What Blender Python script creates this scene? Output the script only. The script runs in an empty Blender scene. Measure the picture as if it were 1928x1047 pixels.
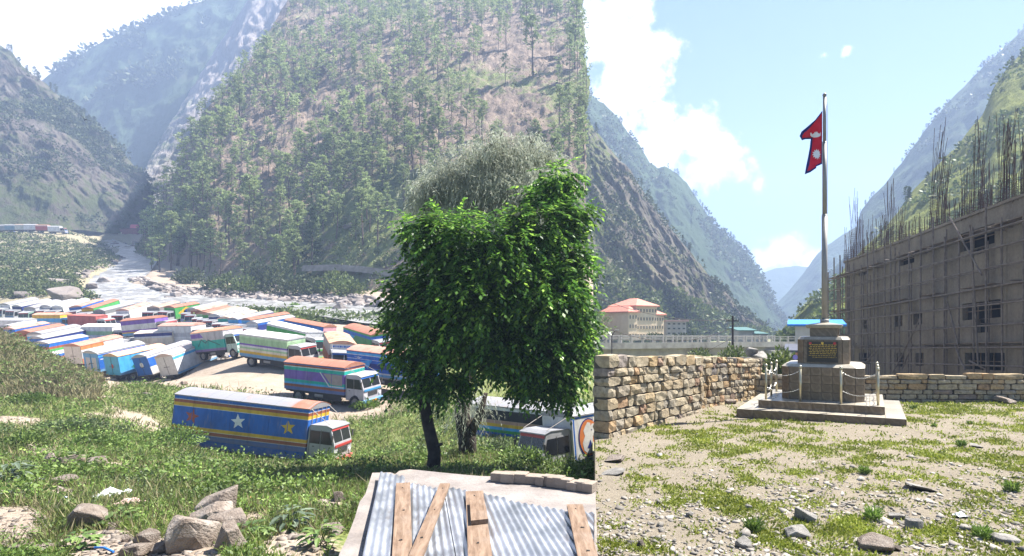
import bpy, bmesh, math, random
import numpy as np
from mathutils import Vector, Matrix

R = random.Random(7)
NR = np.random.RandomState(7)
sc = bpy.context.scene
C = sc.collection

# ------------------------------------------------------------------ camera, sky, sun, exposure
F, PX, HC, W, H = 1100.0, 1100.0, 610.0, 1928.0, 1047.0
cd = bpy.data.cameras.new('camera')
cam = bpy.data.objects.new('camera', cd)
C.objects.link(cam)
cam.location = (0, 0, 0)
cam.rotation_euler = (math.pi / 2, 0, 0)
cd.sensor_width = 36
cd.lens = F / W * 36
cd.shift_x = -(PX - W / 2) / W
cd.shift_y = (HC - H / 2) / W
cd.clip_start = 0.1
cd.clip_end = 8000
sc.camera = cam

SUN_EL, SUN_AZ = math.radians(58), math.radians(64)      # azimuth measured clockwise from +Y
sun_dir = Vector((math.cos(SUN_EL) * math.sin(SUN_AZ), math.cos(SUN_EL) * math.cos(SUN_AZ), math.sin(SUN_EL)))
ld = bpy.data.lights.new('sun', 'SUN')
ld.energy = 5.0
ld.angle = math.radians(0.5)
ld.color = (1.0, 0.95, 0.87)
sun = bpy.data.objects.new('sun', ld)
C.objects.link(sun)
sun.rotation_euler = (-sun_dir).to_track_quat('-Z', 'Y').to_euler()

world = bpy.data.worlds.new('World')
sc.world = world
world.use_nodes = True
wt = world.node_tree
wt.nodes.clear()


def wn(t, **k):
    n = wt.nodes.new(t)
    for a, b in k.items():
        setattr(n, a, b)
    return n


def wmath(op, a, b=None, c=None):
    n = wn('ShaderNodeMath', operation=op)
    for i, v in enumerate((a, b, c)):
        if v is None:
            continue
        if isinstance(v, (int, float)):
            n.inputs[i].default_value = v
        else:
            wt.links.new(v, n.inputs[i])
    return n.outputs[0]


wo = wn('ShaderNodeOutputWorld')
bg = wn('ShaderNodeBackground')
sky = wn('ShaderNodeTexSky', sky_type='NISHITA', sun_disc=False)
sky.sun_elevation = SUN_EL
sky.sun_rotation = SUN_AZ
sky.altitude = 1800
sky.air_density = 1.0
sky.dust_density = 0.3
sky.ozone_density = 3.0
bg.inputs['Strength'].default_value = 0.05
tc = wn('ShaderNodeTexCoord')
sep = wn('ShaderNodeSeparateXYZ')
wt.links.new(tc.outputs['Generated'], sep.inputs[0])
# cumulus: banks given by the direction they stand in (unit vectors), broken up by noise
nz = wn('ShaderNodeTexNoise')
nz.inputs['Scale'].default_value = 17.0
nz.inputs['Detail'].default_value = 9.0
nz.inputs['Roughness'].default_value = 0.62
wt.links.new(tc.outputs['Generated'], nz.inputs['Vector'])
nz2 = wn('ShaderNodeTexNoise')
nz2.inputs['Scale'].default_value = 2.1
nz2.inputs['Detail'].default_value = 6.0
wt.links.new(tc.outputs['Generated'], nz2.inputs['Vector'])


def bank(px, py, rad, amt=1.0):
    v = Vector(((px - PX) / F, 1, (HC - py) / F)).normalized()
    d = wn('ShaderNodeVectorMath', operation='DISTANCE')
    wt.links.new(tc.outputs['Generated'], d.inputs[0])
    d.inputs[1].default_value = v
    s = wmath('DIVIDE', d.outputs['Value'], rad / F)
    return wmath('MULTIPLY', wmath('SUBTRACT', 1.0, s), amt)


cl = None
for b in [(1130, 70, 120), (1175, 150, 110), (1235, 265, 110), (1150, 250, 120), (1330, 270, 100), (1290, 330, 70, .8),
          (1480, 480, 52), (1445, 495, 45), (1520, 490, 35, .7), (1395, 325, 50, .62), (1425, 352, 30, .6), (1552, 103, 12, .5), (1594, 97, 11, .5),
          (1255, 95, 60, .62), (-60, 0, 620, 1.9), (330, 60, 260, 1.3)]:
    e = bank(*b)
    cl = e if cl is None else wmath('MAXIMUM', cl, e)
dens = wmath('ADD', cl, wmath('MULTIPLY', wmath('SUBTRACT', nz.outputs['Fac'], 0.5), 2.6))
mr = wn('ShaderNodeMapRange', interpolation_type='SMOOTHSTEP')
wt.links.new(dens, mr.inputs['Value'])
mr.inputs['From Min'].default_value = 0.20
mr.inputs['From Max'].default_value = 0.7
# the rest of the sky carries loose fair-weather cloud too
mr2 = wn('ShaderNodeMapRange', interpolation_type='SMOOTHSTEP')
wt.links.new(nz2.outputs['Fac'], mr2.inputs['Value'])
mr2.inputs['From Min'].default_value = 0.60
mr2.inputs['From Max'].default_value = 0.85
mr2.inputs['To Max'].default_value = 0.06
cov = wmath('MAXIMUM', mr.outputs[0], mr2.outputs[0])
mixc = wn('ShaderNodeMix', data_type='RGBA')
wt.links.new(cov, mixc.inputs[0])
wt.links.new(sky.outputs[0], mixc.inputs[6])
mixc.inputs[7].default_value = (9.5, 9.3, 9.9, 1)
wt.links.new(mixc.outputs[2], bg.inputs['Color'])
wt.links.new(bg.outputs[0], wo.inputs['Surface'])

sc.view_settings.view_transform = 'Standard'
sc.view_settings.look = 'None'
sc.view_settings.exposure = 2.1
sc.view_settings.gamma = 1
sc.view_settings.use_curve_mapping = False
sc.render.engine = 'CYCLES'
cy = sc.cycles
cy.max_bounces = 5
cy.diffuse_bounces = 3
cy.glossy_bounces = 2
cy.transmission_bounces = 3
cy.volume_bounces = 0
cy.transparent_max_bounces = 4
cy.use_denoising = True
cy.caustics_reflective = False
cy.caustics_refractive = False

# ------------------------------------------------------------------ helpers


def P(px, py, d):
    return Vector(((px - PX) / F * d, d, (HC - py) / F * d))


def tag(o, label=None, cat=None, group=None, kind=None):
    if label:
        o['label'] = label
    if cat:
        o['category'] = cat
    if group:
        o['group'] = group
    if kind:
        o['kind'] = kind
    return o


def empty(name, loc=(0, 0, 0), label=None, cat=None, group=None, rot=None):
    o = bpy.data.objects.new(name, None)
    C.objects.link(o)
    o.location = loc
    if rot is not None:
        o.rotation_euler = rot
    o.empty_display_size = 0.2
    return tag(o, label, cat, group)


def link(name, me, mt=None, parent=None, loc=None, rot=None, scale=None):
    o = bpy.data.objects.new(name, me)
    C.objects.link(o)
    if mt is not None:
        if len(me.materials) == 0:
            me.materials.append(mt)
        elif me.materials[0] is not mt:
            o.material_slots[0].link = 'OBJECT'
            o.material_slots[0].material = mt
    if parent is not None:
        o.parent = parent
    if loc is not None:
        o.location = loc
    if rot is not None:
        o.rotation_euler = rot
    if scale is not None:
        o.scale = scale
    return o


def npmesh(name, v, f, smooth=False):
    """mesh from an (N,3) array and an (M,k) array of faces"""
    v = np.asarray(v, dtype=np.float32)
    f = np.asarray(f, dtype=np.int32)
    me = bpy.data.meshes.new(name)
    m, k = f.shape
    me.vertices.add(len(v))
    me.vertices.foreach_set('co', v.ravel())
    me.loops.add(m * k)
    me.loops.foreach_set('vertex_index', f.ravel())
    me.polygons.add(m)
    me.polygons.foreach_set('loop_start', np.arange(m, dtype=np.int32) * k)
    me.polygons.foreach_set('loop_total', np.full(m, k, dtype=np.int32))
    if smooth:
        me.polygons.foreach_set('use_smooth', np.ones(m, dtype=bool))
    me.update(calc_edges=True)
    me.validate()
    return me


class MB:
    """collects boxes, tubes and prisms into one mesh"""

    def __init__(self):
        self.v, self.f = [], []

    def add(self, vs, fs):
        n = len(self.v)
        self.v += [tuple(x) for x in vs]
        self.f += [tuple(i + n for i in q) for q in fs]
        return self

    def box(self, x0, x1, y0, y1, z0, z1, b=0.0, M=None):
        if b <= 0:
            vs = [(x0, y0, z0), (x1, y0, z0), (x1, y1, z0), (x0, y1, z0), (x0, y0, z1), (x1, y0, z1), (x1, y1, z1), (x0, y1, z1)]
            fs = [(0, 3, 2, 1), (4, 5, 6, 7), (0, 1, 5, 4), (1, 2, 6, 5), (2, 3, 7, 6), (3, 0, 4, 7)]
        else:
            bm = bmesh.new()
            bmesh.ops.create_cube(bm, size=1)
            for q in bm.verts:
                q.co = ((x0 + x1) / 2 + q.co.x * (x1 - x0), (y0 + y1) / 2 + q.co.y * (y1 - y0), (z0 + z1) / 2 + q.co.z * (z1 - z0))
            bmesh.ops.bevel(bm, geom=bm.edges[:], offset=b, segments=1, affect='EDGES')
            bm.verts.index_update()
            vs = [q.co[:] for q in bm.verts]
            fs = [tuple(q.index for q in fc.verts) for fc in bm.faces]
            bm.free()
        if M is not None:
            vs = [M @ Vector(q) for q in vs]
        return self.add(vs, fs)

    def tube(self, pts, r, n=6, cap=True):
        pts = [Vector(p) for p in pts]
        rs = r if isinstance(r, (list, tuple)) else [r] * len(pts)
        vs, fs = [], []
        ref = None
        for i, p in enumerate(pts):
            t = (pts[min(i + 1, len(pts) - 1)] - pts[max(i - 1, 0)])
            if t.length < 1e-9:
                t = Vector((0, 0, 1))
            t.normalize()
            if ref is None:
                ref = Vector((1, 0, 0)) if abs(t.x) < 0.8 else Vector((0, 1, 0))
            a = t.cross(ref).normalized()
            b = t.cross(a).normalized()
            ref = b.cross(t).normalized() if False else ref
            for k in range(n):
                an = 2 * math.pi * k / n
                vs.append(p + (a * math.cos(an) + b * math.sin(an)) * rs[i])
        for i in range(len(pts) - 1):
            for k in range(n):
                fs.append((i * n + k, i * n + (k + 1) % n, (i + 1) * n + (k + 1) % n, (i + 1) * n + k))
        if cap:
            fs.append(tuple(range(n))[::-1])
            fs.append(tuple((len(pts) - 1) * n + k for k in range(n)))
        return self.add(vs, fs)

    def prism(self, poly, axis, a, b):
        """polygon in the plane across axis, extruded from a to b"""
        n = len(poly)

        def pt(q, t):
            if axis == 'x':
                return (t, q[0], q[1])
            if axis == 'y':
                return (q[0], t, q[1])
            return (q[0], q[1], t)
        vs = [pt(q, a) for q in poly] + [pt(q, b) for q in poly]
        fs = [tuple(range(n)), tuple(range(2 * n - 1, n - 1, -1))]
        for i in range(n):
            j = (i + 1) % n
            fs.append((i, i + n, j + n, j))
        return self.add(vs, fs)

    def mesh(self, name, smooth=False):
        me = bpy.data.meshes.new(name)
        me.from_pydata(self.v, [], self.f)
        bm = bmesh.new()
        bm.from_mesh(me)
        bmesh.ops.recalc_face_normals(bm, faces=bm.faces)
        bm.to_mesh(me)
        bm.free()
        if smooth:
            me.polygons.foreach_set('use_smooth', np.ones(len(me.polygons), dtype=bool))
        me.update()
        return me

    def build(self, name, mt, parent=None, smooth=False, **k):
        return link(name, self.mesh(name, smooth), mt, parent, **k)


# ------------------------------------------------------------------ noise in numpy
_perm = np.random.RandomState(3).permutation(256)
_perm = np.concatenate([_perm, _perm, _perm])
_g = np.random.RandomState(4).normal(size=(256, 3))
_g /= np.linalg.norm(_g, axis=1)[:, None]


def perlin(p):
    p = np.asarray(p, dtype=np.float64)
    i = np.floor(p).astype(int)
    f = p - i
    i &= 255
    u = f * f * f * (f * (f * 6 - 15) + 10)
    out = 0
    for dx in (0, 1):
        for dy in (0, 1):
            for dz in (0, 1):
                h = _perm[_perm[_perm[(i[..., 0] + dx) & 255] + ((i[..., 1] + dy) & 255)] + ((i[..., 2] + dz) & 255)]
                g = _g[h]
                w = (u[..., 0] if dx else 1 - u[..., 0]) * (u[..., 1] if dy else 1 - u[..., 1]) * (u[..., 2] if dz else 1 - u[..., 2])
                out = out + w * ((f[..., 0] - dx) * g[..., 0] + (f[..., 1] - dy) * g[..., 1] + (f[..., 2] - dz) * g[..., 2])
    return out


def fbm(p, oct=4, ridged=False, gain=0.5):
    p = np.asarray(p, dtype=np.float64)
    s, a, tot = 0, 1.0, 0
    for o in range(oct):
        n = perlin(p * (2.03 ** o) + o * 17.3)
        if ridged:
            n = 0.5 - np.abs(n) * 1.6
        s = s + a * n
        tot += a
        a *= gain
    return s / tot


# ------------------------------------------------------------------ materials


class NT:
    def __init__(self, name):
        self.m = bpy.data.materials.new(name)
        self.m.use_nodes = True
        self.t = self.m.node_tree
        self.t.nodes.clear()
        self.out = self.n('ShaderNodeOutputMaterial')
        self.b = self.n('ShaderNodeBsdfPrincipled')
        self.l(self.b.outputs[0], self.out.inputs[0])
        self._tc = None

    def n(self, t, **k):
        x = self.t.nodes.new(t)
        for a, b in k.items():
            setattr(x, a, b)
        return x

    def l(self, a, b):
        self.t.links.new(a, b)

    def co(self, kind='Object'):
        if self._tc is None:
            self._tc = self.n('ShaderNodeTexCoord')
        return self._tc.outputs[kind]

    def pos(self):
        return self.n('ShaderNodeNewGeometry').outputs['Position']

    def map(self, vec, scale=(1, 1, 1), loc=(0, 0, 0), rot=(0, 0, 0)):
        m = self.n('ShaderNodeMapping')
        m.inputs['Scale'].default_value = scale
        m.inputs['Location'].default_value = loc
        m.inputs['Rotation'].default_value = rot
        self.l(vec, m.inputs[0])
        return m.outputs[0]

    def noise(self, vec, scale, detail=5, rough=0.55, dist=0.0):
        x = self.n('ShaderNodeTexNoise')
        x.inputs['Scale'].default_value = scale
        x.inputs['Detail'].default_value = detail
        x.inputs['Roughness'].default_value = rough
        x.inputs['Distortion'].default_value = dist
        self.l(vec, x.inputs['Vector'])
        return x.outputs['Fac']

    def ramp(self, fac, stops, mode='LINEAR'):
        r = self.n('ShaderNodeValToRGB')
        cr = r.color_ramp
        cr.interpolation = mode
        stops = sorted(stops, key=lambda s: s[0])
        while len(cr.elements) < len(stops):
            cr.elements.new(0.5)
        for e, (p, c) in zip(cr.elements, stops):
            e.position = p
        for e, (p, c) in zip(cr.elements, stops):
            e.color = (c[0], c[1], c[2], 1) if not isinstance(c, (int, float)) else (c, c, c, 1)
        if not isinstance(fac, (int, float)):
            self.l(fac, r.inputs[0])
        return r.outputs[0]

    def mix(self, fac, a, b, mode='MIX'):
        x = self.n('ShaderNodeMix', data_type='RGBA', blend_type=mode)
        for i, v in ((0, fac), (6, a), (7, b)):
            if isinstance(v, (int, float)):
                x.inputs[i].default_value = v
            elif isinstance(v, (tuple, list)):
                x.inputs[i].default_value = (v[0], v[1], v[2], 1)
            else:
                self.l(v, x.inputs[i])
        return x.outputs[2]

    def math(self, op, a, b=None):
        x = self.n('ShaderNodeMath', operation=op)
        for i, v in enumerate((a, b)):
            if v is None:
                continue
            if isinstance(v, (int, float)):
                x.inputs[i].default_value = v
            else:
                self.l(v, x.inputs[i])
        return x.outputs[0]

    def rng(self, v, a, b, c=0.0, d=1.0):
        x = self.n('ShaderNodeMapRange')
        self.l(v, x.inputs['Value'])
        for k, q in zip(('From Min', 'From Max', 'To Min', 'To Max'), (a, b, c, d)):
            x.inputs[k].default_value = q
        return x.outputs[0]

    def bump(self, h, strength=0.4, dist=0.05):
        x = self.n('ShaderNodeBump')
        x.inputs['Strength'].default_value = strength
        x.inputs['Distance'].default_value = dist
        self.l(h, x.inputs['Height'])
        self.l(x.outputs[0], self.b.inputs['Normal'])

    def fin(self, col, rough=0.85, metal=0.0, spec=0.3):
        if isinstance(col, (tuple, list)):
            self.b.inputs['Base Color'].default_value = (col[0], col[1], col[2], 1)
        else:
            self.l(col, self.b.inputs['Base Color'])
        if isinstance(rough, (int, float)):
            self.b.inputs['Roughness'].default_value = rough
        else:
            self.l(rough, self.b.inputs['Roughness'])
        self.b.inputs['Metallic'].default_value = metal
        self.b.inputs['Specular IOR Level'].default_value = spec
        return self.m


def noisy(name, stops, scale=4, rough=0.85, bump=0.4, bdist=0.03, bscale=None, rnd=0.0, island=0.0, metal=0.0, spec=0.3, world=False, detail=6, dirt=None):
    t = NT(name)
    v = t.pos() if world else t.co('Object')
    f = t.noise(v, scale, detail)
    col = t.ramp(f, stops)
    if dirt:
        f2 = t.noise(v, scale * 0.23, 5, 0.65)
        col = t.mix(t.rng(f2, 0.52, 0.68), col, dirt)
    if rnd:
        oi = t.n('ShaderNodeObjectInfo')
        col = t.mix(1.0, col, t.ramp(oi.outputs['Random'], [(0, 1 - rnd), (1, 1 + rnd)]), 'MULTIPLY')
    if island:
        g = t.n('ShaderNodeNewGeometry')
        col = t.mix(1.0, col, t.ramp(g.outputs['Random Per Island'], [(0, 1 - island), (1, 1 + island)]), 'MULTIPLY')
    if bump:
        t.bump(t.noise(v, bscale or scale * 6, 6, 0.6), bump, bdist)
    return t.fin(col, rough, metal, spec)


def leafmat(name, dark, light, tip=None, trans=0.25, rough=0.55, scale=0.6, spec=0.35, con=(.65, 1.3)):
    t = NT(name)
    g = t.n('ShaderNodeNewGeometry')
    a = t.ramp(g.outputs['Random Per Island'], [(0, dark), (0.75, light)] + ([(1.0, tip)] if tip else []))
    n = t.noise(g.outputs['Position'], scale, 3)
    a = t.mix(1.0, a, t.ramp(n, [(0.3, con[0]), (0.7, con[1])]), 'MULTIPLY')
    t.fin(a, rough, 0, spec)
    tr = t.n('ShaderNodeBsdfTranslucent')
    t.l(a, tr.inputs[0])
    mx = t.n('ShaderNodeMixShader')
    mx.inputs[0].default_value = trans
    t.l(t.b.outputs[0], mx.inputs[1])
    t.l(tr.outputs[0], mx.inputs[2])
    t.l(mx.outputs[0], t.out.inputs[0])
    return t.m


def plain(name, col, rough=0.6, metal=0.0, spec=0.4, var=0.12, scale=3.0, bump=0.0):
    t = NT(name)
    f = t.noise(t.co('Object'), scale, 5)
    c = t.mix(1.0, col, t.ramp(f, [(0.25, 1 - var), (0.75, 1 + var)]), 'MULTIPLY')
    if bump:
        t.bump(t.noise(t.co('Object'), scale * 8, 4), bump, 0.01)
    return t.fin(c, rough, metal, spec)


def leaves(name, c, d, w, mt, parent=None, fold=0.0):
    """many diamond leaves: c base (N,3), d long axis (N,3), w half-width vector (N,3)"""
    n = len(c)
    v = np.empty((n, 4, 3), dtype=np.float32)
    v[:, 0] = c
    v[:, 1] = c + d * 0.45 + w
    v[:, 2] = c + d
    v[:, 3] = c + d * 0.45 - w
    f = np.arange(n * 4, dtype=np.int32).reshape(n, 4)
    return link(name, npmesh(name, v.reshape(-1, 3), f), mt, parent)


def unit(n, rs=NR):
    v = rs.normal(size=(n, 3))
    return v / np.linalg.norm(v, axis=1)[:, None]


def perp(d, rs=NR):
    w = np.cross(d, unit(len(d), rs))
    return w / (np.linalg.norm(w, axis=1)[:, None] + 1e-9)


def hull_rock(seed, n=16, flat=0.8, sub=False):
    r = random.Random(seed)
    bm = bmesh.new()
    for i in range(n):
        v = Vector((r.gauss(0, 1), r.gauss(0, 1), r.gauss(0, 1))).normalized()
        q = r.uniform(0.42, 0.55)
        v = Vector((max(-.42, min(.42, v.x * q * 1.25)), max(-.42, min(.42, v.y * q * 1.25)), max(-.4, min(.4, v.z * q * 1.2))))
        bm.verts.new(v)
    res = bmesh.ops.convex_hull(bm, input=bm.verts)
    bmesh.ops.delete(bm, geom=[e for e in bm.verts if not e.link_faces], context='VERTS')
    bmesh.ops.dissolve_limit(bm, angle_limit=0.25, verts=bm.verts, edges=bm.edges)
    bmesh.ops.bevel(bm, geom=bm.edges[:], offset=0.035, segments=1, affect='EDGES', clamp_overlap=True)
    if sub:
        bmesh.ops.triangulate(bm, faces=bm.faces)
        bmesh.ops.subdivide_edges(bm, edges=bm.edges, cuts=1, use_grid_fill=True)
        for q in bm.verts:
            k = perlin(np.array(q.co[:]) * 5.0 + seed * 3.7)
            q.co += q.co.normalized() * float(k) * 0.06
    bmesh.ops.recalc_face_normals(bm, faces=bm.faces)
    me = bpy.data.meshes.new('rock')
    bm.to_mesh(me)
    bm.free()
    return me


def copy_tree(o, parent=None):
    c = o.copy()
    C.objects.link(c)
    if parent is not None:
        c.parent = parent
    for ch in o.children:
        copy_tree(ch, c)
    return c
# ------------------------------------------------------------------ left valley ground (height field)
LOT_H, LOT_S = 11.9, 0.12
_cp = [(-250, 1047, 10), (0, 1047, 9), (200, 1047, 9), (400, 1047, 8.6), (620, 1047, 8.6), (750, 1130, 8), (950, 1140, 8), (1110, 1150, 8), (1180, 1150, 8),
       (-250, 1200, 5), (200, 1200, 6), (600, 1230, 6), (1100, 1350, 5.5),
       (-250, 960, 13), (0, 960, 12.5), (200, 960, 12.5), (400, 955, 12.5), (600, 950, 12.5), (800, 960, 12), (1050, 960, 12),
       (-200, 900, 17), (0, 900, 17), (200, 900, 17.5), (400, 905, 18), (600, 897, 19), (815, 888, 20), (1000, 893, 20), (1120, 895, 20),
       (-200, 850, 23), (0, 850, 23), (150, 850, 24), (343, 872, 27), (500, 888, 26), (700, 872, 27), (880, 853, 24), (1050, 888, 24),
       (-200, 790, 31), (0, 790, 31), (150, 790, 33), (300, 806, 34), (343, 844, 36), (470, 858, 35.6), (600, 873, 35.2), (680, 877, 35), (1020, 872, 28),
       (-200, 740, 40), (0, 740, 40), (160, 735, 41), (300, 733, 43), (450, 745, 45), (560, 780, 43), (660, 800, 41), (760, 785, 40), (900, 815, 36), (1030, 830, 34), (1100, 845, 32),
       (-250, 680, 44), (0, 690, 44), (-250, 560, 52), (-100, 600, 52), (0, 634, 51), (60, 664, 50.5), (110, 695, 50), (165, 722, 49.5), (220, 728, 49), (260, 726, 50)]
for d in (48, 52, 57, 62, 68, 75, 83, 92):
    for px in (640, 720, 800, 950, 1100):
        _cp.append((px, HC - F * (LOT_S - LOT_H / d), d))
# the trucks stand on the ground: end of roof nearest the viewer, the other end, depth, body length
TP = {}
for A_, B_, d_, L_ in [((13, 574), (70, 562), 117, 5.8), ((37, 575), (97, 563), 115, 5.8), ((62, 578), (114, 564), 113, 5.6), ((91, 575), (142, 564), 114, 5.6), ((114, 576), (168, 562), 114, 5.8), ((150, 576), (193, 563), 111, 5.6),
                       ((172, 579), (223, 563), 108, 5.8), ((193, 583), (252, 569), 105, 5.8), ((236, 583), (280, 569), 105, 5.6), ((292, 578), (333, 567), 107, 5.4), ((366, 580), (418, 571), 105, 5.6), ((374, 583), (425, 574), 102, 5.6),
                       ((388, 588), (430, 576), 98, 5.6), ((398, 590), (450, 577), 96, 5.6), ((409, 592), (466, 579), 94, 5.8), ((428, 597), (480, 584), 90, 5.6), ((444, 599), (512, 585), 88, 6.0), ((468, 600), (542, 588), 86, 6.2), ((480, 608), (551, 594), 82, 6.0),
                       ((0, 600), (60, 600), 96, 5.2), ((14, 615), (52, 607), 90, 5.4), ((20, 619), (87, 606), 88, 5.6), ((50, 623), (117, 610), 84, 5.6), ((74, 626), (149, 611), 82, 5.8), ((78, 634), (163, 618), 78, 5.8), ((82, 649), (158, 632), 74, 5.6),
                       ((144, 648), (225, 630), 69, 5.4), ((171, 607), (229, 617), 84, 4.8), ((247, 593), (311, 592), 82, 5.0), ((317, 601), (378, 602), 76, 4.8), ((273, 625), (343, 627), 76, 5.2), ((178, 664), (268, 642), 67, 5.4), ((217, 668), (309, 648), 65, 5.4),
                       ((280, 668), (366, 645), 65, 5.4), ((326, 674), (402, 651), 63, 5.2), ((322, 577), (370, 571), 106, 5.2), ((76, 590), (128, 590), 104, 5.0), ((141, 590), (194, 592), 100, 5.0),
                       ((557, 673), (668, 684), 48, 5.8), ((470, 621), (558, 633), 58, 5.6), ((514, 604), (586, 622), 66, 5.8), ((544, 598), (617, 614), 74, 5.8), ((629, 616), (641, 640), 60, 6.0), ((664, 609), (716, 626), 70, 5.6), ((674, 643), (785, 656), 52, 6.6), ((387, 605), (447, 615), 66, 5.2)]:
    a_ = P(A_[0], A_[1], d_)
    e_ = Vector(((B_[0] - PX) / F, 1))
    y0_ = (a_.x * e_.x + a_.y) / (e_.x ** 2 + 1)
    pd_ = (Vector((a_.x, a_.y)) - e_ * y0_).length
    dy_ = math.sqrt(max(0, L_ * L_ - pd_ * pd_)) / e_.length
    far_ = B_[1] < A_[1] - 2
    yb_ = y0_ + (dy_ if far_ else -dy_)
    if abs(B_[1] - A_[1]) <= 2:
        yb_ = y0_ + (dy_ if abs(y0_ + dy_ - d_) < abs(y0_ - dy_ - d_) else -dy_)
    b_ = P(B_[0], B_[1], yb_)
    TP[A_] = (a_, b_)
    for q_ in (a_, b_):
        _cp.append((PX + F * q_.x / q_.y, HC - F * (q_.z - 3.15) / q_.y, q_.y))
_soft = len(_cp) - 2 * len(TP)
_cp += [(-250, 640, 70), (-250, 620, 90), (-250, 590, 115), (-100, 640, 66), (-100, 612, 92)]
_cp += [(450, 590, 111), (550, 598, 107), (690, 612, 98), (760, 622, 93), (900, 632, 88), (1100, 640, 85),
        (220, 585, 118), (300, 588, 116), (380, 590, 114),
        # left bank up to the road
        (-250, 565, 130), (0, 562, 132), (100, 556, 133), (145, 552, 138), (-250, 500, 170), (0, 500, 170), (100, 497, 178), (150, 526, 158), (180, 508, 178), (205, 492, 205),
        (-250, 448, 235), (0, 445, 235), (60, 441, 240), (110, 438, 250), (150, 446, 255), (180, 445, 300), (-250, 432, 262), (0, 432, 262), (110, 428, 275), (200, 436, 310), (240, 438, 320), (300, 445, 310),
        (0, 405, 300), (200, 420, 345), (300, 425, 345), (-250, 405, 300),
        # right bank
        (310, 470, 240), (290, 495, 205), (283, 512, 178), (262, 528, 158), (300, 548, 148), (400, 556, 145), (500, 562, 140), (600, 568, 133), (700, 574, 126), (760, 580, 121), (900, 592, 116), (1100, 604, 112),
        (330, 455, 255), (400, 528, 170), (480, 530, 165), (560, 540, 155), (640, 530, 155), (700, 548, 142), (800, 560, 135), (1100, 588, 125),
        (400, 480, 230), (600, 470, 220), (800, 480, 200), (1100, 520, 180), (500, 430, 320), (1000, 440, 300)]
# river bed, a metre under the water line
RIVER = [((176, 449), (200, 447), 318), ((184, 453), (212, 452), 300), ((197, 463), (240, 463), 268), ((217, 476), (290, 475), 240), ((228, 489), (292, 489), 215),
         ((216, 502), (282, 502), 195), ((180, 515), (270, 515), 176), ((152, 528), (252, 529), 162), ((156, 541), (262, 541), 151), ((180, 554), (292, 553), 143)]
RIVER2 = [(292, 553, 143, 195, 566, 131), (330, 557, 142, 230, 575, 124), (400, 561, 141, 330, 581, 119), (460, 564, 138, 430, 583, 116), (520, 567, 135, 510, 586, 113), (600, 572, 130, 600, 593, 107), (700, 578, 123, 690, 606, 100),
          (770, 585, 118, 770, 615, 96), (900, 597, 113, 900, 627, 91), (1112, 609, 109, 1112, 637, 87)]
for a, b, d in RIVER:
    m = (a[0] + b[0]) / 2
    _cp.append((m, (a[1] + b[1]) / 2 + 1.3 * F / d, d))
for a in RIVER2[1:]:
    _cp.append(((a[0] + a[3]) / 2, (a[1] + a[4]) / 2 + 1.6 * F / ((a[2] + a[5]) / 2), (a[2] + a[5]) / 2))
_cp = np.array(_cp, dtype=float)


def _feat(x, y):
    return np.stack([x / y * 2.2, np.log(y) * 1.6], -1)


_fx = _feat((_cp[:, 0] - PX) / F * _cp[:, 2], _cp[:, 2])
_fv = (HC - _cp[:, 1]) / F
_n = len(_fx)
_A = np.zeros((_n + 3, _n + 3))
_D = np.linalg.norm(_fx[:, None] - _fx[None], axis=2)
_A[:_n, :_n] = _D - np.diag(np.where((np.arange(_n) >= _soft) & (np.arange(_n) < _soft + 2 * len(TP)), 0.10, 0.004))
_A[:_n, _n] = 1
_A[:_n, _n + 1:] = _fx
_A[_n:, :_n] = _A[:_n, _n:].T
_w = np.linalg.solve(_A, np.concatenate([_fv, np.zeros(3)]))


def ground_base(x, y):
    x = np.atleast_1d(np.asarray(x, float))
    y = np.atleast_1d(np.asarray(y, float))
    f = _feat(x, y)
    out = np.empty(len(x))
    for i in range(0, len(x), 20000):
        q = f[i:i + 20000]
        out[i:i + 20000] = np.linalg.norm(q[:, None] - _fx[None], axis=2) @ _w[:_n] + _w[_n] + q @ _w[_n + 1:]
    return out * y


def ground_z(x, y):
    x = np.atleast_1d(np.asarray(x, float))
    y = np.atleast_1d(np.asarray(y, float))
    z = ground_base(x, y)
    lot = np.clip((y - 46) / 6, 0, 1) * np.clip((118 - y) / 6, 0, 1)
    amp = (0.05 + 0.004 * y) * (1 - 0.85 * lot)
    p = np.stack([x, y, np.zeros_like(x)], -1)
    return z + amp * (fbm(p * 0.35, 3) * 1.6 + fbm(p * 1.7, 2) * 0.5)


def gz(x, y):
    return float(ground_z([x], [y])[0])


def gp(px, d, up=0.0):
    x = (px - PX) / F * d
    return Vector((x, d, gz(x, d) + up))


def gpix(px, py, lo=6.0, hi=400.0):
    """first point of the ground along the ray through a pixel of the photograph"""
    d = np.exp(np.linspace(math.log(lo), math.log(hi), 700))
    x = (px - PX) / F * d
    z = ground_z(x, d)
    hit = np.nonzero((HC - py) / F * d <= z)[0]
    k = d[hit[0]] if len(hit) else hi
    return gp(px, float(k))


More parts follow.
